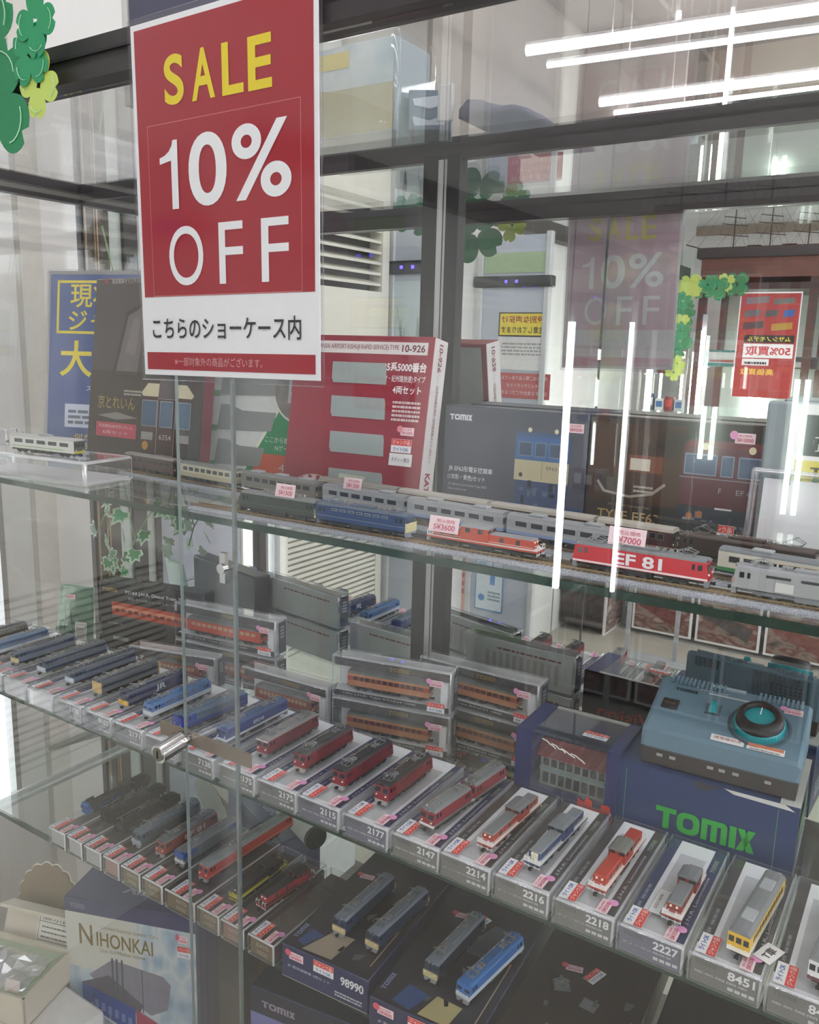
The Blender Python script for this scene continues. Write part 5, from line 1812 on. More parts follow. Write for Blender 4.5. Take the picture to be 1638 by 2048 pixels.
# ------------------------------------------------------------------ upper shelf: cartons and cards at the back
cc = thing('clear_display_case', 'flat clear display case at the left end of the upper shelf', 'display case', (-1.125, 0.088, ZA), 0.10)
q = MB()
q.bev(-0.135, 0.125, -0.045, 0.045, 0, 0.036, PLAST, 0.004, 2, clear('bright_edge_highlight', '#f2f4f6', 0.2, 0.04, 0.45))  # white haze on the bevels paints the bright edge glints
q.obj('clear_cover', cc)
MB().box(-0.12, 0.12, -0.04, 0.04, 0.002, 0.006, mat('#c9c9c9', 0.5)).obj('tray', cc)
railcar('railcar', 'white model railcar with a green line and yellow-black front on the clear case', (-1.098, 0.068, ZA + 0.0363), 0.10, [(0.0072, 0.0245, '#dcdcd6')], L=0.134, group=GA, roof='#b9b9b6', nwin=5, aircon=1, face=[(0.0072, 0.0105, '#b8b03a'), (0.0105, 0.0245, '#35383a')], winc='#3c424a')
q = MB()
q.M = frame((-1.098 + 0.001, 0.068 - 0.0101, ZA + 0.0363), (1, 0.10, 0), (0, 0, 1))
q.r(-0.06, 0.0105, 0.05, 0.0114, mat('#7fae6a'), 1)
q.t('H100', 0.022, 0.0180, 0.0035, mat('#6a7a78'), 1, 0.022)
tag(q.obj('livery_decal'), 'thin green line and small letters on the white railcar side', 'decal')

bp = thing('poster_card', 'blue poster card with yellow lettering leaning at the left end of the upper shelf', 'poster', (-1.222, 0.252, ZA), 0.30, rx=-0.12)
blu = mat('#2f54a0', 0.35, 0, 0.06, 15)
q = MB()
q.box(-0.115, 0.115, 0, 0.0015, 0, 0.318, WHITE)
q.obj('sheet', bp)
q = MB()
q.M = front(0, -0.0002, 0)
yl = mat('#e6d449', 0.45)
q.r(-0.110, 0.006, 0.110, 0.312, blu, 1)
q.outline(-0.096, 0.212, 0.120, 0.302, 0.0045, yl, 2)
q.t('現状渡し', 0.018, 0.277, 0.041, yl, 2, 0.175, 0.012)
q.t('ジャンク', 0.008, 0.234, 0.036, yl, 2, 0.160, 0.012)
q.t('大集合', 0.012, 0.170, 0.062, yl, 2, 0.200, 0.018)
q.t('スタッフがメンテナンス', 0.032, 0.120, 0.010, mat('#c9d2e8'), 2, 0.13)
q.t('お安く提供させて頂く', 0.042, 0.107, 0.010, mat('#c9d2e8'), 2, 0.13)
q.r(-0.075, 0.052, 0.10, 0.092, mat('#ccd3e4'), 2)
q.bars(-0.068, 0.058, 0.09, 0.086, 3, mat('#6d7282'), 3, 3)
q.t('何かの不具合', 0.0, 0.036, 0.011, yl, 2, 0.11)
q.t('商品を購入する', 0.008, 0.021, 0.011, yl, 2, 0.12)
q.obj('print', bp)
MB().bev(-0.118, 0.118, -0.0006, 0.0, -0.001, 0.321, clear('laminate2', '#f4f4f6', 0.09, 0.08, 0.03), 0.0002, 1).obj('laminate', bp)

db = thing('brown_carton', 'tall dark brown carton with an etched train front and gold lettering', 'box', (-1.060, 0.200, ZA), 0.02, rx=-0.12)
q = MB()
brn = mat('#4a4140', 0.35, 0, 0.08, 12)
q.bev(-0.128, 0.128, 0, 0.020, 0, 0.300, brn, 0.002, 1)
q.obj('carton', db)
q = MB()
q.M = front(0, -0.0003, 0)
q.r(-0.127, 0.001, 0.127, 0.155, mat('#3d322c', 0.4, 0, 0.1, 14), 1)
q.t('阪急電車オリジナルグッズ', -0.045, 0.295, 0.008, mat('#c9c4c4'), 1, 0.085)
q.r(-0.106, 0.292, -0.097, 0.299, mat('#8f4a50'), 1)
lt = mat('#6d6363', 0.4)
dkk = mat('#332d2e', 0.4)
q.poly([(-0.072, 0.150), (-0.045, 0.245), (-0.004, 0.262), (-0.018, 0.150)], lt, 1)
q.poly([(-0.076, 0.150), (-0.049, 0.247), (-0.043, 0.245), (-0.068, 0.150)], dkk, 2)
q.poly([(-0.049, 0.247), (-0.003, 0.266), (-0.003, 0.259), (-0.045, 0.241)], dkk, 2)
q.poly([(-0.047, 0.185), (-0.032, 0.236), (-0.014, 0.240), (-0.024, 0.180)], mat('#7a7070', 0.4), 3)
q.poly([(0.004, 0.150), (0.012, 0.268), (0.120, 0.268), (0.120, 0.150)], mat('#5a5051', 0.4), 1)
gold = mat('#b39a4a', 0.35, 0.3)
q.t('京とれいん', -0.062, 0.105, 0.021, gold, 2, 0.088)
q.bars(-0.045, 0.118, -0.005, 0.128, 2, mat('#a8a39a'), 2, 2)
q.poly([(-0.105, 0.083), (-0.06, 0.090), (-0.01, 0.083), (-0.06, 0.078)], mat('#8d8780', 0.4), 2)
q.r(-0.107, 0.050, -0.012, 0.073, mat('#c4485c', 0.45), 2)
q.t('阪急電鉄6300系京とれいん', -0.060, 0.067, 0.0055, mat('#eac9cc'), 3, 0.08)
q.t('6両セット', -0.060, 0.057, 0.0055, mat('#eac9cc'), 3, 0.06)
# printed train front
mr = mat('#3f2221', 0.3)
q.poly([(0.004, 0.020), (0.000, 0.125), (0.020, 0.142), (0.082, 0.142), (0.104, 0.125), (0.100, 0.020)], mr, 2)
q.poly([(-0.004, 0.124), (0.010, 0.139), (0.094, 0.139), (0.110, 0.124), (0.106, 0.119), (0.0, 0.119)], mat('#cfc4a2', 0.4), 3)
q.poly([(0.034, 0.118), (0.036, 0.148), (0.070, 0.148), (0.072, 0.118)], mat('#5c5456', 0.4), 4)
for u0, u1 in ((0.0, 0.032), (0.040, 0.066), (0.074, 0.104)):
    q.r(u0 - 0.001, 0.073, u1 + 0.001, 0.113, mat('#a9abb0', 0.3), 3)
    q.r(u0, 0.074, u1, 0.112, mat('#48627f', 0.15), 4)
q.r(0.0, 0.052, 0.026, 0.064, mat('#9a958e', 0.3), 3)
q.r(0.078, 0.052, 0.104, 0.064, mat('#9a958e', 0.3), 3)
q.disc(0.010, 0.043, 0.007, mat('#c08a3c'), 3)
q.t('6354', 0.053, 0.058, 0.008, mat('#c2bdb4'), 3, 0.026)
q.outline(0.034, 0.030, 0.073, 0.117, 0.0012, mat('#9a9590'), 5)
q.r(0.025, 0.006, 0.080, 0.030, mat('#2a2a26', 0.5), 3)
q.r(0.004, 0.008, 0.100, 0.013, mat('#8f8b88'), 4)
q.obj('print', db)
MB().box(0.1282, 0.1300, 0.0, 0.019, 0.004, 0.30, mat('#7d3844', 0.4)).obj('spine', db, 'dark red carton edge')

gn = thing('starter_carton', 'white and green starter set carton with four grey windows', 'box', (-0.868, 0.272, ZA), 0.06, rx=-0.16)
grn = mat('#1f8a57', 0.4)
q = MB()
q.bev(-0.135, 0.135, 0, 0.025, 0, 0.215, mat('#d6dad6', 0.45), 0.001, 1)
q.obj('carton', gn)
q = MB()
q.M = front(0, -0.0003, 0)
q.poly([(-0.048, 0.0), (0.022, 0.118), (0.14, 0.118), (0.14, 0.0)], mat('#e8e6d6'), 1)
q.poly([(-0.042, 0.0), (0.026, 0.114), (0.14, 0.114), (0.14, 0.0)], grn, 2)
q.poly([(-0.026, 0.006), (-0.006, 0.040), (0.14, 0.040), (0.14, 0.006)], mat('#cf5a3c', 0.45, 0, 0.15, 14), 3)
q.disc(0.058, 0.140, 0.052, mat('#e0e0da'), 3, 30)
q.disc(0.058, 0.140, 0.049, grained('station_print', [(0.3, '#5b5754'), (0.5, '#8d8a86'), (0.7, '#6f6a63')], 25, 0.5), 4, 30)
q.poly([(0.035, 0.118), (0.035, 0.165), (0.085, 0.172), (0.095, 0.118)], mat('#b9bcbf', 0.4), 5)
for i in range(4):
    q.r(0.040 + i * 0.012, 0.135, 0.048 + i * 0.012, 0.160, mat('#454b52', 0.3), 6)
q.t('ここから始まる', 0.030, 0.062, 0.009, mat('#cfe0d4'), 4, 0.062)
q.t('Nゲージの世界', 0.050, 0.050, 0.009, mat('#cfe0d4'), 4, 0.062)
q.t('4両', 0.045, 0.021, 0.014, mat('#efd9d2'), 4, 0.03)
for z in (0.028, 0.084, 0.138):
    q.r(-0.134, z - 0.016, -0.098, z - 0.007, mat('#6fa87a'), 2)
q.r(-0.134, -0.002, 0.13, 0.006, mat('#2e2d2c'), 2)
q.t('10-820', -0.115, 0.002, 0.006, TEXTW, 3, 0.03)
q.obj('print', gn)
for z in (0.016, 0.070, 0.124, 0.178):
    q = MB()
    q.prism([(-0.098, z), (-0.030 + 0.0, z + 0.002), (-0.012 + z * 0.30, z + 0.004), (-0.006 + z * 0.30, z + 0.032), (-0.05, z + 0.032), (-0.075, z + 0.040), (-0.094, z + 0.040)], -0.0012, 0.001, mat('#8f9391', 0.4), 'y')
    q.obj('grey_window', gn)

rd = thing('set_carton', 'dark red train set carton with four slanted grey windows', 'box', (-0.674, 0.226, ZA), 0.06, rx=-0.17)
rd.scale = (0.95, 1, 1)
rdm = mat('#92293a', 0.38, 0, 0.06, 14)
q = MB()
q.bev(-0.115, 0.115, 0, 0.036, 0, 0.220, rdm, 0.001, 1)
q.box(0.1151, 0.1156, 0.0005, 0.0355, 0.001, 0.219, mat('#cfc8c6', 0.5))
q.box(-0.108, 0.106, 0.036, 0.0366, 0.006, 0.214, mat('#b9bab8', 0.5))
q.obj('carton', rd)
q = MB()
q.M = front(0, -0.0003, 0)
q.r(-0.112, 0.196, 0.106, 0.212, mat('#ddd5d2'), 1)
q.t('225-5000 (KANSAI AIRPORT·KISHUJI RAPID SERVICE) TYPE', -0.022, 0.204, 0.0085, mat('#8a3340'), 2, 0.165)
q.t('10-926', 0.084, 0.204, 0.0095, mat('#6d2432'), 2, 0.036, 0.02)
q.t('225系5000番台', 0.070, 0.180, 0.0125, mat('#ece4e2'), 1, 0.074, 0.03)
q.t('(関空・紀州路快速)タイプ', 0.070, 0.164, 0.010, mat('#ece4e2'), 1, 0.074, 0.01)
q.t('4両セット', 0.080, 0.150, 0.010, mat('#ece4e2'), 1, 0.045, 0.02)
q.bars(0.060, 0.110, 0.104, 0.138, 5, mat('#d6c0c0'), 1, 14)
q.disc(-0.058, -0.005, 0.046, mat('#cdb7b5'), 1, 30, 0.034)
q.disc(-0.058, -0.005, 0.036, rdm, 2, 30, 0.026)
for i in range(8):
    a = 0.35 + i * 0.35
    q.r(-0.058 + 0.041 * math.cos(a) - 0.003, -0.005 + 0.030 * math.sin(a) - 0.003, -0.058 + 0.041 * math.cos(a) + 0.003, -0.005 + 0.030 * math.sin(a) + 0.003, rdm, 3)
q.obj('print', rd)
for i, z in enumerate((0.012, 0.062, 0.110, 0.156)):
    q = MB()
    k = -0.004 * i
    q.prism([(-0.030 + k, z), (0.058 + k, z), (0.056 + k, z + 0.022), (0.054 + k, z + 0.028), (-0.034 + k, z + 0.028), (-0.033 + k, z + 0.006)], -0.0012, 0.001, mat('#9aa3a0', 0.3), 'y')
    o = q.obj('grey_window', rd)
q = MB()
q.M = front(0, -0.0016, 0)
q.poly([(-0.022, 0.014), (-0.014, 0.034), (0.030, 0.033), (0.022, 0.014)], mat('#c5c9b0', 0.5), 1)
for i in range(3):
    for j in range(2):
        q.r(-0.014 + i * 0.010, 0.017 + j * 0.007, -0.007 + i * 0.010, 0.021 + j * 0.007, mat('#9aa08a'), 2)
q.obj('inner_card', rd)
flat_tag(rd, 0, 0, 0, front(0.088, -0.0005, 0.097), 'S¥15000', True, 0.95, dotc=mat('#e58a90'))
junk_sticker(rd, front(0.081, -0.0007, 0.078), 1.1)
q = MB()
q.M = front(0.082, -0.0009, 0.060)
q.r(-0.018, -0.008, 0.018, 0.008, PAPER, 1)
q.t('ボディー青白', 0, 0, 0.006, INK, 2, 0.028)
q.obj('note_sticker', rd)
q = MB()
q.M = frame((0.1158, 0.018, 0.11), (0, 1, 0), (0, 0, 1))
q.M = q.M @ Matrix.Rotation(-PI / 2, 4, 'Z')
q.t('10-926', -0.085, 0, 0.010, mat('#7a2c3a'), 1, 0.036, 0.02)
q.t('225系5000番台(関空・紀州路快速)タイプ 4両セット', 0.0, 0, 0.009, mat('#7a2c3a'), 1, 0.10)
q.t('KATO', 0.082, 0, 0.014, mat('#9a2c3a'), 1, 0.036, 0.03)
q.obj('spine_print', rd)

sl = mat('#4b4d59', 0.35, 0, 0.08, 12)
eb = thing('engine_carton', 'slate grey carton picturing a blue and cream electric locomotive front', 'box', (-0.467, 0.297, ZA), 0.0, rx=-0.03)
eb.scale = (0.935, 0.9, 1.0)
q = MB()
q.bev(-0.107, 0.107, 0, 0.05, 0, 0.130, sl, 0.001, 1)
q.obj('carton', eb)
q = MB()
q.M = front(0, -0.0003, 0)
q.logo(-0.081, 0.115, 0.0075, 0.036, mat('#d9d9dd'), 1)
q.t('JR EF63形電気機関車', -0.062, 0.047, 0.0085, TEXTW, 1, 0.070, 0.012)
q.t('(1次形・青色)セット', -0.068, 0.036, 0.0080, TEXTW, 1, 0.060, 0.012)
q.t('J.R. Electric Locomotive Type EF63', -0.066, 0.026, 0.0045, mat('#b9b9bd'), 1, 0.062)
q.t('(blue colour) set', -0.082, 0.020, 0.0040, mat('#b9b9bd'), 1, 0.030)
q.r(0.0, 0.0005, 0.107, 0.014, mat('#2f4570', 0.4), 1)
q.r(-0.107, 0.0005, 0.0, 0.012, mat('#353c50', 0.4), 1)
lb = mat('#395d94', 0.35)
q.r(0.006, 0.068, 0.084, 0.098, lb, 2)
q.r(0.008, 0.098, 0.082, 0.103, mat('#3d567c'), 2)
q.r(0.006, 0.042, 0.084, 0.068, mat('#b5ab8c', 0.45), 2)
q.r(0.008, 0.008, 0.084, 0.042, mat('#39496d', 0.5, 0, 0.4, 120), 2)
for a, b in ((0.012, 0.030), (0.036, 0.050), (0.056, 0.078)):
    q.r(a - 0.001, 0.073, b + 0.001, 0.091, mat('#7d92ad'), 3)
    q.r(a, 0.074, b, 0.090, mat('#3d4e66', 0.2), 4)
q.r(0.046, 0.044, 0.0466, 0.068, mat('#6a624f'), 3)
q.t('EF63 20', 0.066, 0.060, 0.0045, mat('#5a5348'), 3, 0.026)
q.disc(0.016, 0.049, 0.0028, mat('#33312e'), 3)
q.disc(0.074, 0.048, 0.0028, mat('#33312e'), 3)
q.disc(0.026, 0.106, 0.003, mat('#d9d2b4'), 3)
q.disc(0.064, 0.106, 0.003, mat('#d9d2b4'), 3)
rr = random.Random(3)
for i in range(12):
    u, v = rr.uniform(0.012, 0.076), rr.uniform(0.010, 0.034)
    q.r(u, v, u + rr.uniform(0.003, 0.008), v + rr.uniform(0.003, 0.010), mat(rr.choice(['#8d95a3', '#20242c', '#5a6478']), 0.4), 3)
q.obj('print', eb)
flat_tag(eb, 0, 0, 0, front(0.090, -0.0005, 0.112), 'S¥9500', False, 1.0)

ebr = thing('engine_carton', 'dark brown carton picturing a maroon EF63 locomotive with gold title', 'box', (-0.266, 0.299, ZA), 0.0, rx=-0.03)
ebr.scale = (0.91, 0.9, 0.985)
q = MB()
q.bev(-0.110, 0.110, 0, 0.05, 0, 0.132, mat('#352c29', 0.35, 0, 0.10, 12), 0.001, 1)
q.box(-0.109, 0.109, 0.002, 0.049, 0.1318, 0.1328, mat('#8d8b82', 0.5))
q.obj('carton', ebr)
q = MB()
q.M = front(0, -0.0003, 0)
q.r(-0.105, 0.03, 0.015, 0.125, grained('sepia_print', [(0.3, '#2b2320'), (0.5, '#4d3628'), (0.7, '#3a2b24')], 14, 0.45), 1)
q.r(-0.052, 0.070, -0.026, 0.084, mat('#c9bfb0'), 2)
q.r(-0.054, 0.068, -0.010, 0.088, mat('#75452f', 0.4), 1.5)
q.poly([(-0.095, 0.052), (-0.085, 0.040), (-0.05, 0.036), (-0.02, 0.042), (-0.004, 0.055), (-0.006, 0.058), (-0.022, 0.045), (-0.05, 0.039), (-0.083, 0.043), (-0.093, 0.055)], mat('#9a8e84'), 2)
q.t('J.R. Electric Locomotive', -0.050, 0.026, 0.0038, mat('#a08858'), 3, 0.055)
q.t('TYPE EF63', -0.050, 0.014, 0.0115, mat('#b99b66', 0.35, 0.3), 3, 0.082, 0.01)
q.bars(-0.045, 0.044, -0.02, 0.054, 2, mat('#a8a29a'), 3, 2)
mrn = mat('#5a2430', 0.35)
q.r(0.014, 0.036, 0.108, 0.104, mrn, 2)
q.poly([(0.014, 0.104), (0.022, 0.112), (0.108, 0.112), (0.108, 0.104)], mat('#6d2c34', 0.35), 2)
for a, b, r_ in ((0.018, 0.054, 0), (0.062, 0.074, 1), (0.082, 0.108, 0)):
    q.r(a - 0.0015, 0.072, b + 0.0015, 0.096, mat('#8a95a8'), 3)
    q.r(a, 0.0735, b, 0.0945, mat('#3d4f6e', 0.2), 4)
q.r(0.012, 0.068, 0.108, 0.0692, mat('#8d858c'), 3)
q.t('EF 63', 0.092, 0.056, 0.006, mat('#a8a2a4'), 3, 0.022)
q.t('F', 0.062, 0.056, 0.006, mat('#a8a2a4'), 3)
q.disc(0.040, 0.105, 0.0042, mat('#e0d6b2'), 4)
q.disc(0.095, 0.104, 0.0042, mat('#e0d6b2'), 4)
q.r(0.012, 0.004, 0.108, 0.036, mat('#2d2d3a', 0.45, 0, 0.3, 90), 2)
rr = random.Random(9)
for i in range(16):
    u, v = rr.uniform(0.016, 0.096), rr.uniform(0.006, 0.028)
    q.r(u, v, u + rr.uniform(0.003, 0.010), v + rr.uniform(0.003, 0.008), mat(rr.choice(['#6a6d80', '#1c1c24', '#8a8d98', '#4a3f48']), 0.4), 3)
q.disc(0.028, 0.024, 0.004, mat('#a8643c'), 4)
q.disc(0.040, 0.027, 0.004, mat('#a8643c'), 4)
q.r(0.058, 0.0345, 0.078, 0.0365, mat('#c9c6c4'), 4)
q.obj('print', ebr)
flat_tag(ebr, 0, 0, 0, front(0.085, -0.0008, 0.117), 'S¥10000', True, 1.05)
junk_sticker(ebr, front(0.066, -0.0040, 0.0085), 1.25, 'ライト&動力OK')
q = MB()
q.M = front(-0.225, 0.232, ZA + 0.0)
q.r(-0.035, 0.004, 0.028, 0.028, mat('#2c2b2d', 0.4), 0)
q.box(-0.035, 0.028, 0.004, 0.028, -0.02, -0.0002, mat('#2c2b2d', 0.4))
q.t('セット', 0.0, 0.018, 0.006, TEXTW, 1, 0.016)
q.r(0.013, 0.015, 0.023, 0.021, mat('#c9504c'), 1)
tag(q.obj('small_carton'), 'small dark carton with a red mark in front of the maroon engine carton', 'box')

# papers and clear case at the right end
pc = thing('paper_case', 'clear case holding white, grey and yellow printed cards at the right edge', 'box', (-0.028, 0.285, ZA), 0.0, rx=-0.05)
pc.scale = (0.92, 0.92, 0.96)
q = MB()
q.bev(-0.152, 0.12, -0.002, 0.045, 0, 0.165, mat('#8f999c', 0.35), 0.004, 2)
q.obj('case', pc)
q = MB()
q.M = front(0, -0.0026, 0)
q.r(-0.125, 0.02, 0.11, 0.163, PAPER, 1)
q.r(-0.112, 0.108, 0.11, 0.152, mat('#3d3b3f', 0.45), 2)
q.logo(-0.062, 0.139, 0.0105, 0.056, mat('#dcdcde'), 3)
q.r(-0.098, 0.1275, 0.10, 0.129, mat('#c9c9cb'), 3)
q.t('JR キハ', -0.067, 0.118, 0.0095, mat('#dcdcde'), 3, 0.060, 0.012)
q.r(-0.116, 0.02, 0.11, 0.103, mat('#dccf55', 0.5), 2)
q.logo(-0.072, 0.092, 0.0085, 0.055, mat('#4a4528'), 3)
q.outline(-0.108, 0.03, 0.108, 0.083, 0.0008, mat('#8f8742'), 3)
q.t('⚠', -0.05, 0.075, 0.008, INK, 3)
q.bars(-0.10, 0.036, 0.0, 0.064, 3, mat('#7a733c'), 3, 4)
q.obj('print', pc)
wc = thing('clear_display_case', 'upright clear case with a plain white inner card at the right edge', 'display case', (-0.067, 0.262, ZA), 0.0, rx=-0.16)
wc.scale = (0.9, 0.9, 1.02)
q = MB()
q.bev(-0.118, 0.12, -0.012, 0.012, 0, 0.088, PLAST, 0.005, 3, EDGE_HI)
q.obj('clear_cover', wc)
MB().box(-0.104, 0.11, 0.0, 0.006, 0.012, 0.078, mat('#e3e3e4', 0.5, 0, 0.02, 12)).obj('inner_card', wc)
MB().box(-0.082, -0.075, -0.004, 0.0, 0.073, 0.082, mat('#6a6f70')).obj('clip', wc)
q = MB()
for i in range(12):
    q.lathe([(0, 0), (0.004, 0.001), (0.003, 0.004), (0, 0.005)], mat('#5f7a6a', 0.6), (-0.05 + i * 0.011, 0.002, 0.078), 7)
q.obj('green_foam', wc, kind='stuff')
# small clear stand with a tag at the far left
q = MB()
q.M = Matrix.Translation((-1.335, 0.150, ZA))
q.bev(-0.03, 0.0, 0, 0.02, 0, 0.05, PLAST, 0.002, 2, EDGE_HI)
q.lathe([(0.020, 0.0), (0.022, 0.001), (0.020, 0.002)], mat('#8d8d90', 0.4, 0.5), (0.022, 0.01, 0.03), 18)
for i in range(7):
    a = 2 * PI * i / 7
    q.tube([(0.022, 0.01, 0.03), (0.022 + 0.022 * math.cos(a), 0.01, 0.03 + 0.022 * math.sin(a))], 0.0008, mat('#77777a', 0.4, 0.5), 4)
tag(q.obj('clear_stand'), 'small clear stand with a spoked wheel at the far left of the upper shelf', 'stand')

# ------------------------------------------------------------------ lower shelf
KX = [-1.081, -1.037, -0.997, -0.953, -0.913, -0.868, -0.822, -0.759, -0.714, -0.668]
KW = [0.041, 0.037, 0.041, 0.037, 0.042, 0.043, 0.060, 0.042, 0.043, 0.046]
ksub = ['the blue-ended steam locomotive', 'the second black steam locomotive', 'the third black steam locomotive', 'the grey steam tender', 'the slate electric locomotive', 'the red locomotive lettered EF', 'the blue-cabbed grey locomotive', 'the long red and grey locomotive', 'the yellow-railed black shunter', 'the red-cabbed black shunter']
KX = [-1.081, -1.037, -0.997, -0.953, -0.913, -0.868, -0.822, -0.759, -0.716, -0.668]


def narrow_box(x0, w, what, i):
    t = thing('train_case', 'narrow clear case on the lower shelf under %s' % what, 'train case', (x0 + w / 2, 0.022, ZC), 0.0, 'narrow clear train cases on the lower shelf')
    h, d = 0.029, 0.17
    W_ = w / 2 - 0.0008
    q = MB()
    q.bev(-W_, W_, 0, d, 0, h, PLAST, 0.0018, 2, clear('bright_edge_highlight', '#f2f4f6', 0.2, 0.04, 0.45))  # edge highlights put into the bevel colour as white haze
    q.obj('clear_cover', t)
    q = MB()
    q.box(-W_ + 0.003, W_ - 0.003, 0.004, d - 0.003, 0.0015, 0.020, mat('#5b514c', 0.6))
    q.obj('tray', t)
    q = MB()
    q.M = front(0, 0.0028, 0)
    if i < 3:
        q.r(-W_ + 0.003, 0.003, W_ - 0.003, 0.026, mat('#a9aaaa', 0.5), 1)
    elif i == 3 or i == 8:
        q.r(-W_ + 0.003, 0.003, W_ - 0.003, 0.026, mat('#9a7a74' if i == 3 else '#86625a', 0.5), 1)
    else:
        q.r(-W_ + 0.003, 0.003, W_ - 0.003, 0.026, mat('#6b5a41', 0.5), 1)
    if i >= 4:
        q.t('KATO', 0.002, 0.018, 0.0055, mat('#a39a86'), 2, 0.020, 0.03)
        q.bars(-0.008, 0.006, 0.010, 0.012, 2, mat('#9a907c'), 2, i)
    q.obj('end_label', t)
    o = shared('sticker', t, 'sticker', sticker_fn)
    o.location = (-0.010, 0.017, h)
    o = shared('price_tag', t, 'ptag', tag_fn)
    o.location = (0.010, 0.013, h)
    return t


for i, (x, w_) in enumerate(zip(KX, KW)):
    narrow_box(x, w_, ksub[i], i)
ZN = ZC + 0.0295
GN = 'model locomotives on the lower shelf'
steam_loco('steam_locomotive', 'black model steam locomotive with a blue smokebox end, leftmost on the lower shelf', (-1.058, 0.135, ZN), Q, '#3a3433', group=GN, trim='#3b6aa0')
q = MB()
q.M = Matrix.Translation((-1.058, 0.135, ZN)) @ Matrix.Rotation(Q, 4, 'Z')
q.bev(-0.0645, -0.0575, -0.008, 0.008, 0.004, 0.0215, mat('#2f5a94', 0.45), 0.001, 1)
q.cyl((-0.066, -0.005, 0.0155), (-0.064, -0.005, 0.0155), 0.003, mat('#2a4a7a', 0.45), 10)
q.cyl((-0.066, 0.005, 0.0155), (-0.064, 0.005, 0.0155), 0.003, mat('#2a4a7a', 0.45), 10)
tag(q.obj('snow_plough'), 'blue plough piece in front of the leftmost steam locomotive', 'model part')
steam_loco('steam_locomotive', 'second black model steam locomotive from the left on the lower shelf', (-1.012, 0.128, ZN), Q, '#332f2e', group=GN)
steam_loco('steam_locomotive', 'third black model steam locomotive, right of the other two on the lower shelf', (-0.972, 0.122, ZN), Q, '#37302d', group=GN)
loco_electric('electric_locomotive', 'slate grey model electric locomotive with raised pantograph on the lower shelf', (-0.926, 0.120, ZN), Q, '#4a545f', None, L=0.118, group=GN, roof='#6a7480', face=[(0.0072, 0.0130, '#9aa5b0')], up=0.004)
loco_electric('electric_locomotive', 'rust red model electric locomotive with white EF lettering on the lower shelf', (-0.880, 0.118, ZN), Q, '#943a30', None, L=0.106, group=GN, roof='#6a6c6e', wins=0, word=('EF 81', '#d9c8c4', 0.006, 0.0155, 0.04), wordh=0.0085)
loco_electric('electric_locomotive', 'grey model locomotive with a blue cab end behind the left door edge', (-0.840, 0.122, ZN), Q, '#6d7072', None, L=0.112, group=GN, roof='#77797b', cap='#3a559a', face=[(0.0072, 0.0110, '#d4d6d8'), (0.0140, 0.0232, '#3a559a')], wins=0, pant=None)
loco_electric('electric_locomotive', 'long red model locomotive with pale grey roof crossing behind the door edges', (-0.785, 0.147, ZN), Q - 0.03, '#b03326', None, L=0.172, group=GN, roof='#8d9391', wins=0, pant=None, stripe=[(0.0098, 0.0104, '#d9a99c')])
loco_hood('shunting_locomotive', 'black model shunter with yellow handrails between the door edges', (-0.720, 0.100, ZN), Q, '#262424', '#2c2a2b', L=0.096, group=GN, cab=(0.012, 0.032), stripe='#c9c03c', rail='#c9c050')
loco_hood('shunting_locomotive', 'black model shunter with a red cab and white handrails right of the door edge', (-0.678, 0.108, ZN), Q - 0.08, '#a62d36', '#2b2a2c', L=0.092, group=GN, cab=(0.014, 0.034), stripe='#3a2c2a', rail='#d9d9d8')
q = MB()
q.M = Matrix.Translation((-0.79, 0.268, ZC)) @ Matrix.Rotation(-0.4, 4, 'Z')
q.cyl((-0.05, 0, 0.018), (0.05, 0, 0.018), 0.018, mat('#cfd6cb', 0.3), 24)
q.cyl((0.05, 0, 0.018), (0.056, 0, 0.018), 0.018, mat('#30352f', 0.4), 24)
tag(q.obj('white_tube'), 'pale round tube lying behind the long red locomotive on the lower shelf', 'tube')

# large set cartons on the lower shelf
setc = mat('#35323a', 0.35, 0, 0.12, 14)


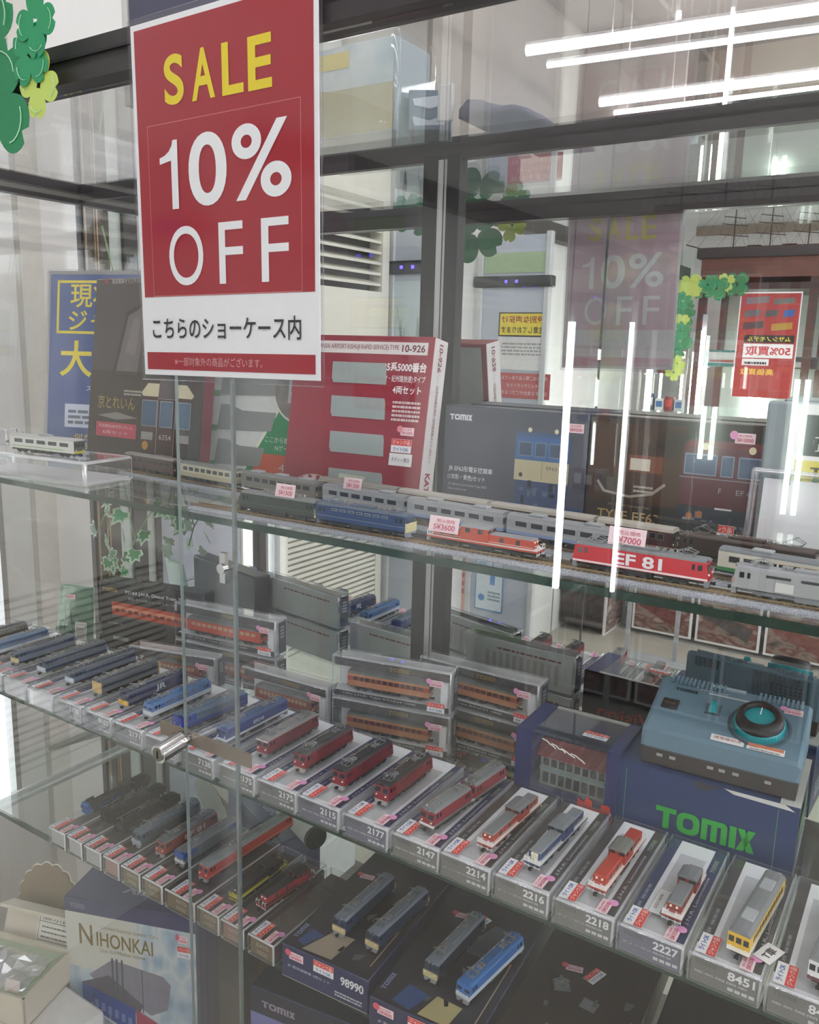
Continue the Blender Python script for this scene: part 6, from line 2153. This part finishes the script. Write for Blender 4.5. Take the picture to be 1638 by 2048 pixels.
def set_box(x, y, w, label, rz, num, fcol, lid, prints, first=True):
    t = thing('set_carton', label, 'box', (x, y, ZC), rz, 'flat two-train cartons on the lower shelf')
    h, d = 0.044, 0.275
    q = MB()
    q.bev(-w / 2, w / 2, 0, d, 0, h, mat(fcol, 0.35, 0, 0.06, 14), 0.0012, 1)
    q.obj('carton', t)
    q = MB()
    q.M = top(0, 0, h + 0.0001)
    q.r(-w / 2 + 0.001, 0.001, w / 2 - 0.001, d - 0.001, mat(lid, 0.3, 0, 0.15, 14), 1)
    for p in prints:
        q.poly(p[0], mat(p[1], 0.4, 0, 0.1, 40), 2)
    q.M = frame((0, 0, h + 0.0001), (0, 1, 0), (-1, 0, 0))
    q.logo(0.03, w / 2 - 0.008, 0.006, 0.028, mat('#7c84a8' if first else '#c9c6c2'), 3)
    q.r(0.02, -w / 2 + 0.0095, 0.125, -w / 2 + 0.0108, mat('#b09a88'), 3)
    q.r(0.122, -w / 2 + 0.0092, 0.126, -w / 2 + 0.0112, mat('#d8674c'), 4)
    rr = random.Random(int(num))
    for i in range(9):
        u, v = rr.uniform(0.02, 0.16), rr.uniform(-w / 2 + 0.015, w / 2 - 0.02)
        q.poly([(u, v), (u + rr.uniform(0.004, 0.015), v + rr.uniform(-0.004, 0.004)), (u + rr.uniform(0.004, 0.012), v + rr.uniform(0.004, 0.010)), (u - 0.002, v + rr.uniform(0.003, 0.008))], mat(rr.choice(['#5a5862', '#6d6b70', '#47444f']), 0.4), 2)
    q.obj('lid_print', t)
    q = MB()
    q.M = front(0, -0.0003, 0)
    q.r(-w / 2 + 0.0005, 0.0, w / 2 - 0.0005, 0.0015, mat('#8d8a88'), 1)
    q.t(num, w / 2 - 0.006, 0.029, 0.0115, mat('#dcdcdf'), 1, 0.032, 0.03, 'r')
    q.t('JR 電気機関車 2両セット', -0.022, 0.018, 0.0045, mat('#c5c6cf'), 1, 0.062)
    q.bars(0.016, 0.006, 0.054, 0.014, 2, mat('#b9bac2'), 1, 3)
    q.obj('print', t)
    flat_tag(t, 0, 0, 0, front(-w / 2 + 0.022, -0.0005, 0.033), 'S¥9800', True, 0.95, dotc=mat('#d85a6c'))
    junk_sticker(t, front(0.0, -0.0007, 0.034), 1.0)
    return t


set_box(-0.545, 0.024, 0.124, 'flat navy carton numbered 98990 carrying two blue locomotives', 0.07, '98990', '#2c3258', '#322f36',
        [([(-0.035, 0.004), (0.006, 0.006), (0.012, 0.050), (-0.018, 0.048)], '#a39684'), ([(-0.048, 0.012), (-0.036, 0.010), (-0.024, 0.036), (-0.044, 0.040)], '#3d4f7e'), ([(0.018, 0.13), (0.034, 0.128), (0.046, 0.178), (0.030, 0.18)], '#8d8072')])
set_box(-0.405, 0.016, 0.130, 'flat navy carton in the middle carrying a dark and a bright blue locomotive', 0.07, '98991', '#2a2f50', '#302e36',
        [([(-0.006, 0.004), (0.030, 0.004), (0.034, 0.036), (0.002, 0.038)], '#b3a878'), ([(-0.040, 0.008), (-0.016, 0.004), (-0.006, 0.034), (-0.034, 0.038)], '#35507f'), ([(-0.01, 0.12), (0.02, 0.118), (0.034, 0.178), (0.012, 0.18)], '#5c6072')])
set_box(-0.262, 0.012, 0.136, 'flat brownish carton printed with pantograph pictures on the lower shelf', 0.06, '92000', '#332a2a', '#352b2a',
        [([(-0.04, 0.03), (-0.02, 0.028), (-0.018, 0.048), (-0.038, 0.05)], '#7d7f84'), ([(0.0, 0.12), (0.018, 0.118), (0.02, 0.134), (0.002, 0.136)], '#74767c')], False)
set_box(-0.112, 0.010, 0.140, 'flat dark carton with white letters at the right end of the lower shelf', 0.05, '92001', '#2c2829', '#302a2b',
        [([(-0.05, 0.02), (-0.03, 0.02), (-0.02, 0.06), (-0.042, 0.06)], '#55514f')], False)
ZS = ZC + 0.0447
for x, y, rz, body, lower, face, lab in ((-0.556, 0.122, Q + 0.0, '#2d3c5e', None, [(0.0072, 0.0140, '#cdb98a')], 'left blue model locomotive with cream nose on the 98990 carton'),
                                         (-0.506, 0.124, Q - 0.03, '#2a3854', None, [(0.0072, 0.0140, '#cdb98a')], 'right blue model locomotive with cream nose on the 98990 carton'),
                                         (-0.422, 0.122, Q - 0.03, '#222c46', None, [(0.0072, 0.0140, '#c9bb8a')], 'dark blue model locomotive with cream nose on the middle navy carton'),
                                         (-0.371, 0.116, Q - 0.12, '#2f6bb0', [(0.0072, 0.0130, '#c5ced6')], None, 'bright blue over white model locomotive on the middle navy carton')):
    loco_electric('electric_locomotive', lab, (x, y, ZS), rz, body, lower, face=face, L=0.112, group=GN, roof='#77808c' if lower is None else '#3a74b4', wins=0)
railcar('railcar', 'grey-roofed model railcar at the lower right edge on the dark carton', (-0.150, 0.085, ZS), Q - 0.1, [(0.0072, 0.0245, '#5c6058')], L=0.125, group=GN, roof='#77797a', nwin=8, aircon=0)
for x, y, lab in ((-0.437, 0.196, 'small pink tag and red sticker behind the dark blue locomotive'), (-0.283, 0.190, 'small pink tag and red sticker on the pantograph carton'), (-0.585, 0.190, 'small pink tag and red sticker at the back of the 98990 carton')):
    t = thing('price_tag', lab, 'price tag', (x, y - 0.004, ZS + 0.0002), 0.25)
    flat_tag(t, 0, 0, 0, top(-0.012, 0.0, 0), dotc=mat('#d85a6c'), sz=0.9)
    junk_sticker(t, frame((0.012, -0.004, 0), (0.6, 1, 0), (-1, 0.6, 0)), 0.9)
for x, y in ((-0.300, 0.075), (-0.315, 0.15)):
    q = MB()
    q.M = Matrix.Translation((x + 0.018, y, ZS)) @ Matrix.Rotation(0.5, 4, 'Z')
    panto_fn(0.004)(q)
    q.box(-0.009, 0.009, -0.009, 0.009, 0, 0.0008, mat('#6f7276', 0.4))
    tag(q.obj('pantograph'), 'loose grey pantograph lying %s on the pantograph carton' % ('nearer the front' if y < 0.1 else 'nearer the back'), 'model part')

# ------------------------------------------------------------------ floor of the case
dk_ = thing('display_riser', 'white riser at the lower left corner of the case', 'riser', (-1.235, -0.01, ZD))
q = MB()
q.bev(-0.14, 0.16, -0.085, 0.11, 0, 0.118, mat('#e9e8e6', 0.5), 0.006, 2)
q.obj('body', dk_)
bx = thing('gift_box', 'small cream cardboard box with open lid at the lower left', 'box', (-1.240, 0.036, ZD + 0.1185), 0.30)
bx.scale = (0.936, 0.936, 0.936)
crd = mat('#d6cdbb', 0.6, 0, 0.04, 30)
q = MB()
w_, d_, h_ = 0.085, 0.065, 0.060
q.box(-w_, w_, -d_, -d_ + 0.004, 0, h_, crd)
q.box(-w_, w_, d_ - 0.004, d_, 0, h_, crd)
q.box(-w_, -w_ + 0.004, -d_, d_, 0, h_, crd)
q.box(w_ - 0.004, w_, -d_, d_, 0, h_, crd)
q.box(-w_, w_, -d_, d_, 0, 0.003, crd)
q.obj('body', bx)
q = MB()
q.box(-w_ + 0.004, w_ - 0.004, -d_ + 0.004, d_ - 0.004, 0.003, h_ - 0.012, mat('#bccbb0', 0.7))
q.obj('green_lining', bx)
ld = MB()
ld.M = Matrix.Translation((0, d_ + 0.003, 0.012)) @ Matrix.Rotation(-0.35, 4, 'X')
ld.box(-w_, w_, 0, 0.012, 0.03, 0.096, crd)
ld.box(-w_, w_, -0.024, 0.0, 0.090, 0.096, crd)
ld.box(w_ - 0.004, w_, -0.024, 0.0, 0.03, 0.096, crd)
ld.M = ld.M @ front(0.030, -0.0005, 0.062) @ Matrix.Scale(0.92, 4)
ld.r(-0.045, -0.028, 0.045, 0.030, mat('#e6e3da'), 1)
ld.outline(-0.042, -0.026, 0.042, 0.028, 0.0012, mat('#4a4644'), 2)
ld.t('展示品', 0, 0.020, 0.010, mat('#4a4644'), 2, 0.07)
ld.r(-0.042, 0.011, 0.042, 0.0122, mat('#4a4644'), 2)
for i in range(3):
    ld.bars(-0.034, -0.020 + i * 0.010, 0.034, -0.014 + i * 0.010, 1, mat('#6a6562'), 2, i + 2)
ld.obj('lid', bx)
fl = thing('clear_bag', 'crumpled clear bag inside the small cream box', 'bag', (-1.240, 0.033, ZD + 0.1185 + 0.044), 0.30)
fl.scale = (0.9, 0.9, 0.9)
q = MB()
rr = random.Random(4)
n, m_ = 10, 7
vs = []
for i in range(n):
    for j in range(m_):
        vs.append((-0.068 + 0.136 * i / (n - 1) + rr.uniform(-0.004, 0.004), -0.045 + 0.09 * j / (m_ - 1) + rr.uniform(-0.004, 0.004),
                   0.006 + (0.022 * math.sin(PI * i / (n - 1)) * math.sin(PI * j / (m_ - 1)) + rr.uniform(-0.006, 0.008)) * (0 < i < n - 1 and 0 < j < m_ - 1)))
fs = [(i * m_ + j, (i + 1) * m_ + j, (i + 1) * m_ + j + 1, i * m_ + j + 1) for i in range(n - 1) for j in range(m_ - 1)]
q.add(vs, fs, clear('crumpled_film', '#e9e9ea', 0.28, 0.10, 0.35))
q.box(-0.05, 0.05, -0.03, 0.03, 0.0, 0.004, mat('#a5a49c', 0.5))
q.obj('film', fl)
q = MB()
q.M = frame((-1.183, 0.006, ZD + 0.178), (1, 0.3, 0), (0, 0.3, 1))
q.r(-0.015, -0.009, 0.013, 0.010, mat('#dcd0cc'), 1)
q.box(-0.015, 0.013, -0.009, 0.010, -0.0006, 0, mat('#dcd0cc'))
tag(q.obj('paper_tag'), 'small blank pink paper tag on the edge of the cream box', 'tag')
q = MB()
pts = []
for i in range(96):
    a = 2 * PI * i / 96
    r_ = 0.062 + 0.005 * abs(math.sin(a * 8))
    pts.append((r_ * math.cos(a), r_ * math.sin(a)))
q.M = frame((-1.300, 0.150, ZD + 0.118 + 0.085), (1, 0.25, 0), (0, 0.25, 1))
q.prism(pts, -0.001, 0.001, mat('#8e7d68', 0.7, 0, 0.06, 30), 'z')
q.M = q.M @ Matrix.Scale(1.04, 4) @ Matrix.Translation((0, 0, -0.0025))
q.prism(pts, -0.0005, 0.0008, mat('#e5dfd2', 0.7), 'z')
tag(q.obj('scalloped_disc'), 'brown scalloped paper disc behind the small cream box', 'ornament')


def gift_case(x, y, label, rz, cover, art, rx=-0.0):
    t = thing('set_carton', label, 'box', (x, y, ZD), rz)
    w, d, h = 0.345, 0.085, 0.245
    q = MB()
    q.bev(-w / 2, w / 2, 0, d, 0, h, cover, 0.002, 1)
    q.obj('carton', t)
    q = MB()
    art(q, w, d, h)
    q.obj('print', t)
    return t


def art_snow(q, w, d, h):
    q.M = top(0, 0, h + 0.0001)
    q.t('XIMOT', 0.03, 0.045, 0.028, mat('#8d8ca8'), 1, 0.15, 0.04)
    q.M = front(0, -0.0003, 0)
    q.r(-w / 2, h - 0.024, w / 2, h - 0.001, mat('#3f4266', 0.4), 1)
    q.logo(-w / 2 + 0.035, h - 0.013, 0.008, 0.04, mat('#77789a'), 2)
    q.r(-w / 2, 0.0, w / 2, h - 0.024, grained('snow_print', [(0.25, '#7f98ad'), (0.42, '#a9bcc9'), (0.55, '#c9cfcf'), (0.7, '#8fa9bf')], 16, 0.4, 'noise'), 1)
    q.r(-w / 2, h - 0.115, 0.02, h - 0.024, mat('#cbcbc0', 0.4, 0, 0.06, 12), 1.3)
    q.t('N', -0.118, h - 0.058, 0.034, mat('#857440', 0.35, 0.2), 3, 0.036, 0.01)
    q.t('IHONKAI', -0.014, h - 0.062, 0.024, mat('#857440', 0.35, 0.2), 3, 0.150, 0.008)
    q.t('Limited Express Sleeper Cars', 0.0, h - 0.042, 0.0075, mat('#9a9270'), 3, 0.15)
    q.t('East Rail Marker Home', -0.02, h - 0.080, 0.0060, mat('#9a9270'), 3, 0.12)
    q.poly([(-0.115, 0.120), (-0.05, 0.152), (0.085, 0.140), (0.105, 0.128), (0.095, 0.085), (0.05, 0.07), (-0.02, 0.095), (-0.08, 0.10)], mat('#85838f', 0.4, 0, 0.2, 40), 2)
    q.poly([(-0.135, 0.105), (-0.06, 0.125), (0.03, 0.085), (0.02, 0.070), (-0.06, 0.070), (-0.135, 0.075)], mat('#5c5a64', 0.4, 0, 0.3, 40), 3)
    for u in (-0.052, -0.040, -0.026):
        q.r(u, 0.066, u + 0.005, 0.155, mat('#55585f', 0.4), 4)
    q.r(0.028, 0.072, 0.031, 0.145, mat('#55585f', 0.4), 4)
    bl_ = mat('#34539c', 0.35)
    q.poly([(-0.135, 0.102), (-0.110, 0.100), (-0.110, 0.060), (-0.135, 0.072)], mat('#3f5f9c', 0.35), 5)
    q.poly([(-0.108, 0.100), (-0.062, 0.090), (-0.062, 0.046), (-0.108, 0.060)], bl_, 5)
    q.poly([(-0.060, 0.090), (0.008, 0.076), (0.008, 0.026), (-0.060, 0.046)], bl_, 5)
    for i in range(6):
        u = -0.102 + i * 0.018
        q.r(u, 0.066 - i * 0.004, u + 0.010, 0.080 - i * 0.004, mat('#7088bb', 0.3), 6)
    q.poly([(-0.108, 0.063), (0.008, 0.030), (0.008, 0.026), (-0.108, 0.059)], mat('#cfd2da'), 6)
    q.poly([(0.010, 0.076), (0.092, 0.052), (0.092, -0.0), (0.010, 0.024)], mat('#a63a5a', 0.35), 5)
    q.poly([(0.094, 0.058), (0.165, 0.040), (0.165, 0.002), (0.094, 0.002)], mat('#5c2c2c', 0.4), 5)
    for i in range(5):
        q.disc(0.108 + i * 0.012, 0.054 - i * 0.003, 0.003, mat('#c9a49a'), 6, 8)
    q.r(-0.165, 0.0, -0.06, 0.03, mat('#53585c', 0.5, 0, 0.3, 40), 2)


def art_violet(q, w, d, h):
    q.M = top(0, 0, h + 0.0001)
    q.r(-w / 2 + 0.001, 0.001, w / 2 - 0.001, d - 0.001, mat('#34353f', 0.4), 0.5)
    q.M = front(0, -0.0003, 0)
    q.r(-w / 2, h - 0.040, w / 2, h - 0.001, mat('#383a46', 0.4), 1)
    q.logo(-w / 2 + 0.05, h - 0.022, 0.010, 0.06, mat('#9a8fa2'), 2)
    q.r(-w / 2, 0.0, w / 2, h - 0.040, grained('violet_print', [(0.3, '#5c5c92'), (0.5, '#7474a8'), (0.7, '#8f8fbe')], 6, 0.4), 1)
    q.t('NAHA', -w / 2 + 0.062, h - 0.072, 0.024, mat('#cfcfe0'), 3, 0.085, 0.0)
    q.t('AKATSUKI', -w / 2 + 0.092, h - 0.102, 0.022, mat('#cfcfe0'), 3, 0.14, 0.0)
    q.t('Limited Express', -w / 2 + 0.140, h - 0.082, 0.007, mat('#cfcfe0'), 3, 0.06)
    q.poly([(0.0, 0.0), (0.0, 0.14), (0.05, 0.17), (0.16, 0.15), (0.16, 0.0)], mat('#4a4a6a', 0.4, 0, 0.2, 30), 2)
    q.poly([(0.05, 0.09), (0.15, 0.08), (0.15, 0.02), (0.05, 0.03)], mat('#7f9cc9', 0.3), 3)


sn = gift_case(-1.068, 0.151, 'large carton with a snowy scene and gold title on the case floor', 0.358, mat('#4d4f70', 0.4, 0, 0.06, 12), art_snow)
sn.scale = (0.71, 1, 1.17)
flat_tag(sn, 0, 0, 0, front(0.140, -0.0012, 0.208), 'S¥9000', True, 1.1, dotc=mat('#d8607c'))
junk_sticker(sn, front(0.142, -0.0012, 0.188), 1.15)
vi = gift_case(-0.62, 0.180, 'large violet-blue carton with white title on the case floor', 0.15, mat('#55567a', 0.4), art_violet)
vi.scale = (1, 1, 1.1)
rc = thing('red_card', 'red carton corner standing in front of the snowy carton', 'card', (-0.925, 0.085, ZD), 0.05)
q = MB()
q.box(-0.07, 0.055, 0, 0.02, 0, 0.045, mat('#b83327', 0.5))
q.M = front(-0.03, -0.0003, 0.026)
q.t('VISION', 0.0, 0.004, 0.008, mat('#cf8a7c'), 1, 0.03)
q.obj('card', rc)
for x0, z1, c, lab in ((-0.800, 0.235, '#5d4a3a', 'brown paper carton between the snowy and the violet cartons'),):
    q = MB()
    q.bev(x0 - 0.07, x0 + 0.02, 0.255, 0.345, ZD, ZD + z1, mat(c, 0.6, 0, 0.15, 12), 0.004, 2)
    tag(q.obj('paper_carton'), lab, 'box')

# ------------------------------------------------------------------ on top of the case
kt = thing('kit_carton', 'building kit carton in a clear bag on top of the case', 'box', (-0.742, 0.255, 1.712), 0.0)
kt.scale = (0.88, 0.80, 0.95)
q = MB()
q.bev(-0.14, 0.13, 0, 0.10, 0, 0.115, mat('#9aa6ad', 0.5), 0.003, 2)
q.obj('carton', kt)
q = MB()
q.M = front(0, -0.0003, 0)
q.r(-0.138, 0.002, 0.128, 0.112, grained('sky_print', [(0.35, '#9fb6c4'), (0.55, '#c5cfd3'), (0.7, '#8aa0ae')], 12, 0.4), 1)
q.r(-0.138, 0.002, 0.128, 0.060, mat('#a39a6e', 0.5, 0, 0.2, 30), 2)
q.poly([(-0.138, 0.050), (-0.02, 0.066), (0.06, 0.05), (0.128, 0.02), (0.128, 0.002), (-0.138, 0.002)], mat('#8f8648', 0.5, 0, 0.15, 40), 3)
q.r(-0.10, 0.062, -0.02, 0.090, mat('#c5b89c', 0.5, 0, 0.2, 60), 3)
for i in range(7):
    q.r(-0.096 + i * 0.011, 0.066, -0.090 + i * 0.011, 0.084, mat('#7a6f5c'), 4)
q.r(-0.02, 0.086, 0.05, 0.106, mat('#d5bf48', 0.5), 4)
q.obj('print', kt)
q = MB()
q.bev(-0.15, 0.14, -0.01, 0.11, -0.0005, 0.125, FILM, 0.012, 2)
q.obj('clear_bag', kt)
q = MB()
q.M = Matrix.Translation((-0.612, 0.262, 1.712)) @ Matrix.Rotation(0.5, 4, 'Z') @ Matrix.Scale(0.62, 4)
q.bev(0, 0.085, 0, 0.10, 0, 0.075, mat('#667684', 0.5), 0.003, 2)
q.M = q.M @ front(0.0425, -0.0004, 0.036)
q.poly([(-0.035, 0.022), (0.035, 0.03), (0.03, 0.012), (0.0, 0.004), (-0.03, 0.010)], mat('#c9d2d8'), 1)
q.poly([(-0.03, -0.028), (-0.034, -0.010), (0.0, -0.018), (0.032, -0.006), (0.03, -0.026)], mat('#b9c6cf'), 1)
tag(q.obj('grey_carton'), 'slate carton with white shapes on top of the case beside the kit carton', 'box')
q = MB()
q.bev(-0.560, -0.540, 0.245, 0.251, 1.712, 1.752, mat('#d3d3d0', 0.5), 0.001, 1)
tag(q.obj('white_board'), 'narrow white board standing on top of the case', 'board')
q = MB()
vs = []
rr = random.Random(8)
for i in range(9):
    for j in range(6):
        vs.append((-0.530 + 0.010 * i, 0.245 + 0.018 * j, 1.7135 + max(0.002, 0.028 * math.sin(PI * (j + 0.5) / 6) * (1 - i / 8.5)) + rr.uniform(0, 0.004)))
vs += [(v[0], v[1], 1.712) for v in vs]
N = 54
fs = [(i * 6 + j, (i + 1) * 6 + j, (i + 1) * 6 + j + 1, i * 6 + j + 1) for i in range(8) for j in range(5)]
fs += [tuple(reversed([k + N for k in f])) for f in fs]
bd = [i * 6 for i in range(9)] + [48 + j for j in range(1, 6)] + [i * 6 + 5 for i in range(7, -1, -1)] + [j for j in range(4, 0, -1)]
for a, b in zip(bd, bd[1:] + bd[:1]):
    fs.append((a, a + N, b + N, b))
q.add(vs, fs, mat('#5f5a6a', 0.85, 0, 0.25, 60), True)
tag(q.obj('folded_cloth'), 'crumpled dark grey-violet cloth on top of the case', 'cloth')
q = MB()
q.bev(-0.833, -0.667, 0.023, 0.14, 1.7115, 1.84, mat('#4c4a5c', 0.5, 0, 0.15, 30), 0.003, 1)
q.box(-0.843, -0.834, 0.023, 0.14, 1.7115, 1.84, mat('#cfccc8', 0.5))
tag(q.obj('dark_carton'), 'dark violet-grey carton on top of the case behind the sale sign', 'box')

# ------------------------------------------------------------------ paper clover garlands
G1, G2, G3 = mat('#177a4b', 0.6, 0, 0.05, 20), mat('#1f8a58', 0.6, 0, 0.05, 20), mat('#b6c860', 0.6, 0, 0.05, 20)
GLN = mat('#a9d8b6', 0.6)


def clover(parent, u, v, r, m, a, dz, n=4, name='clover', M0=None):
    q = MB()
    q.M = M0 @ Matrix.Translation((u, v, dz)) @ Matrix.Rotation(a, 4, 'Z')
    for i in range(n):
        b = 2 * PI * i / n
        c, s = math.cos(b), math.sin(b)
        leaf = []
        for k in range(24):
            t = 2 * PI * k / 24
            lx = r * (0.56 + 0.46 * math.cos(t) - (0.16 if abs(t) < 0.2 or abs(t - 2 * PI) < 0.2 else 0))
            ly = r * 0.44 * math.sin(t) * (1.0 + 0.2 * math.cos(t))
            leaf.append((lx * c - ly * s, lx * s + ly * c))
        q.prism(leaf, i * 0.0003, i * 0.0003 + 0.0006, m, 'z')
        ln = []
        for k in range(7):
            t = -1.0 + k * 0.33
            lx = r * (0.50 + 0.32 * math.cos(t))
            ly = r * 0.36 * math.sin(t)
            ln.append((lx * c - ly * s, lx * s + ly * c, n * 0.0003 + 0.0008))
        q.tube(ln, r * 0.012, GLN, 3)
    return q.obj(name, parent)


g1 = thing('clover_garland', 'green paper clover garland at the left end of the front beam', 'garland', (-0.825, -0.134, 1.704), group='paper clover garlands')
g1.scale = (0.8333, 0.8333, 0.8333)
F0 = front(0, 0, 0)
for u, v, r, m, a, dz in ((-0.040, 0.048, 0.070, G1, 0.4, 0.004), (-0.016, -0.036, 0.074, G1, 1.0, 0.007), (-0.070, -0.02, 0.06, G1, 0.2, 0.003),
                          (0.066, 0.006, 0.036, G2, 0.8, 0.010), (0.082, 0.036, 0.036, G2, 1.55, 0.012), (0.076, -0.026, 0.036, G3, 1.35, 0.008), (-0.055, 0.015, 0.030, G3, 0.1, 0.013), (-0.15, 0.0, 0.05, G2, 0.5, 0.004), (-0.21, 0.02, 0.05, G1, 0.9, 0.006)):
    clover(g1, u, v, r, m, a, dz, M0=F0)
q = MB()
q.tube([(-0.24, 0, 0.0), (-0.05, 0, 0.0), (0.075, 0.0, 0.005)], 0.0012, mat('#c9d6c8'), 5)
q.obj('string', g1)
g2 = thing('clover_garland', 'paper clover garland hanging down the corner of the wooden cabinet', 'garland', (-1.15, -2.861, 1.70), group='paper clover garlands')
F1 = back(0, 0, 0)
rr = random.Random(12)
pos = [(-0.21, 0.075), (-0.16, 0.085), (-0.12, 0.06), (-0.08, 0.075), (-0.04, 0.055), (0.0, 0.07), (0.035, 0.04), (0.03, 0.0), (0.02, -0.03), (0.025, -0.07), (0.03, -0.10), (0.02, -0.14), (0.03, -0.19), (0.04, -0.24), (0.035, -0.30), (0.045, -0.34)]
for i, (u, v) in enumerate(pos):
    big = i in (0, 2, 5, 6, 9, 12)
    clover(g2, u, v, 0.062 if big else 0.044, (G1, G2, G3)[(i * 2 + (i // 3)) % 3], rr.uniform(0, 1.6), 0.003 + (i % 4) * 0.003, M0=F1)
q = MB()
q.tube([(0.21, 0, 0.075), (0.08, 0, 0.06), (-0.03, 0, 0.03), (-0.025, 0, -0.1), (-0.04, 0, -0.35)], 0.0012, mat('#c9d6c8'), 5)
q.obj('string', g2)

# ------------------------------------------------------------------ trailing ivy in the left rear corner
iv = thing('ivy_vine', 'trailing ivy with pale green leaves in the left rear corner', 'plant', (-1.262, 0.305, 1.655))
iv.scale = (0.8333, 0.8333, 0.8333)
stm = mat('#7f9a6e', 0.6)
paths = [[(0.0, 0, -0.02), (0.045, 0, -0.16), (0.085, 0, -0.30), (0.06, -0.01, -0.45), (0.02, -0.02, -0.58), (-0.02, -0.03, -0.66)],
         [(0.0, 0.0, -0.44), (0.05, -0.01, -0.55), (0.09, -0.02, -0.66), (0.07, -0.02, -0.71)],
         [(0.09, -0.02, -0.66), (0.14, -0.02, -0.60), (0.20, -0.03, -0.57)]]
q = MB()
for p in paths:
    q.tube(p, 0.0018, stm, 5)
q.obj('stems', iv)
leafs = [(0.005, -0.60), (0.03, -0.625), (-0.005, -0.645), (0.055, -0.655), (0.025, -0.665), (0.01, -0.70), (0.04, -0.71), (0.0, -0.72), (0.065, -0.70), (0.11, -0.68), (0.09, -0.72), (0.125, -0.64), (0.20, -0.56), (0.225, -0.575), (0.18, -0.575), (0.24, -0.60), (0.085, -0.60), (0.06, -0.57)]
rr = random.Random(21)
shape = [(0, 0), (0.010, -0.004), (0.016, 0.004), (0.011, 0.009), (0.014, 0.018), (0.006, 0.016), (0, 0.028), (-0.006, 0.016), (-0.014, 0.018), (-0.011, 0.009), (-0.016, 0.004), (-0.010, -0.004)]
for i, (x, z) in enumerate(leafs):
    q = MB()
    k = rr.uniform(1.0, 1.5)
    q.M = Matrix.Translation((x, -0.03 + rr.uniform(-0.02, 0.02), z)) @ Euler((rr.uniform(-0.9, 0.2) + PI / 2, rr.uniform(-0.5, 0.5), rr.uniform(-0.6, 0.6))).to_matrix().to_4x4() @ Matrix.Rotation(rr.uniform(1.8, 4.4), 4, 'Z')
    vs = [(a * k, b * k, 0.0) for a, b in shape] + [(a * k * 0.72, b * k * 0.72 + 0.0015, 0.0006) for a, b in shape]
    q.add(vs[:12], [tuple(range(12))], mat('#b9cbb2', 0.5))
    q.add(vs[12:], [tuple(range(12))], mat(('#4f8a5e', '#5f9a6c', '#3f7a50')[i % 3], 0.5))
    q.obj('leaf', iv)
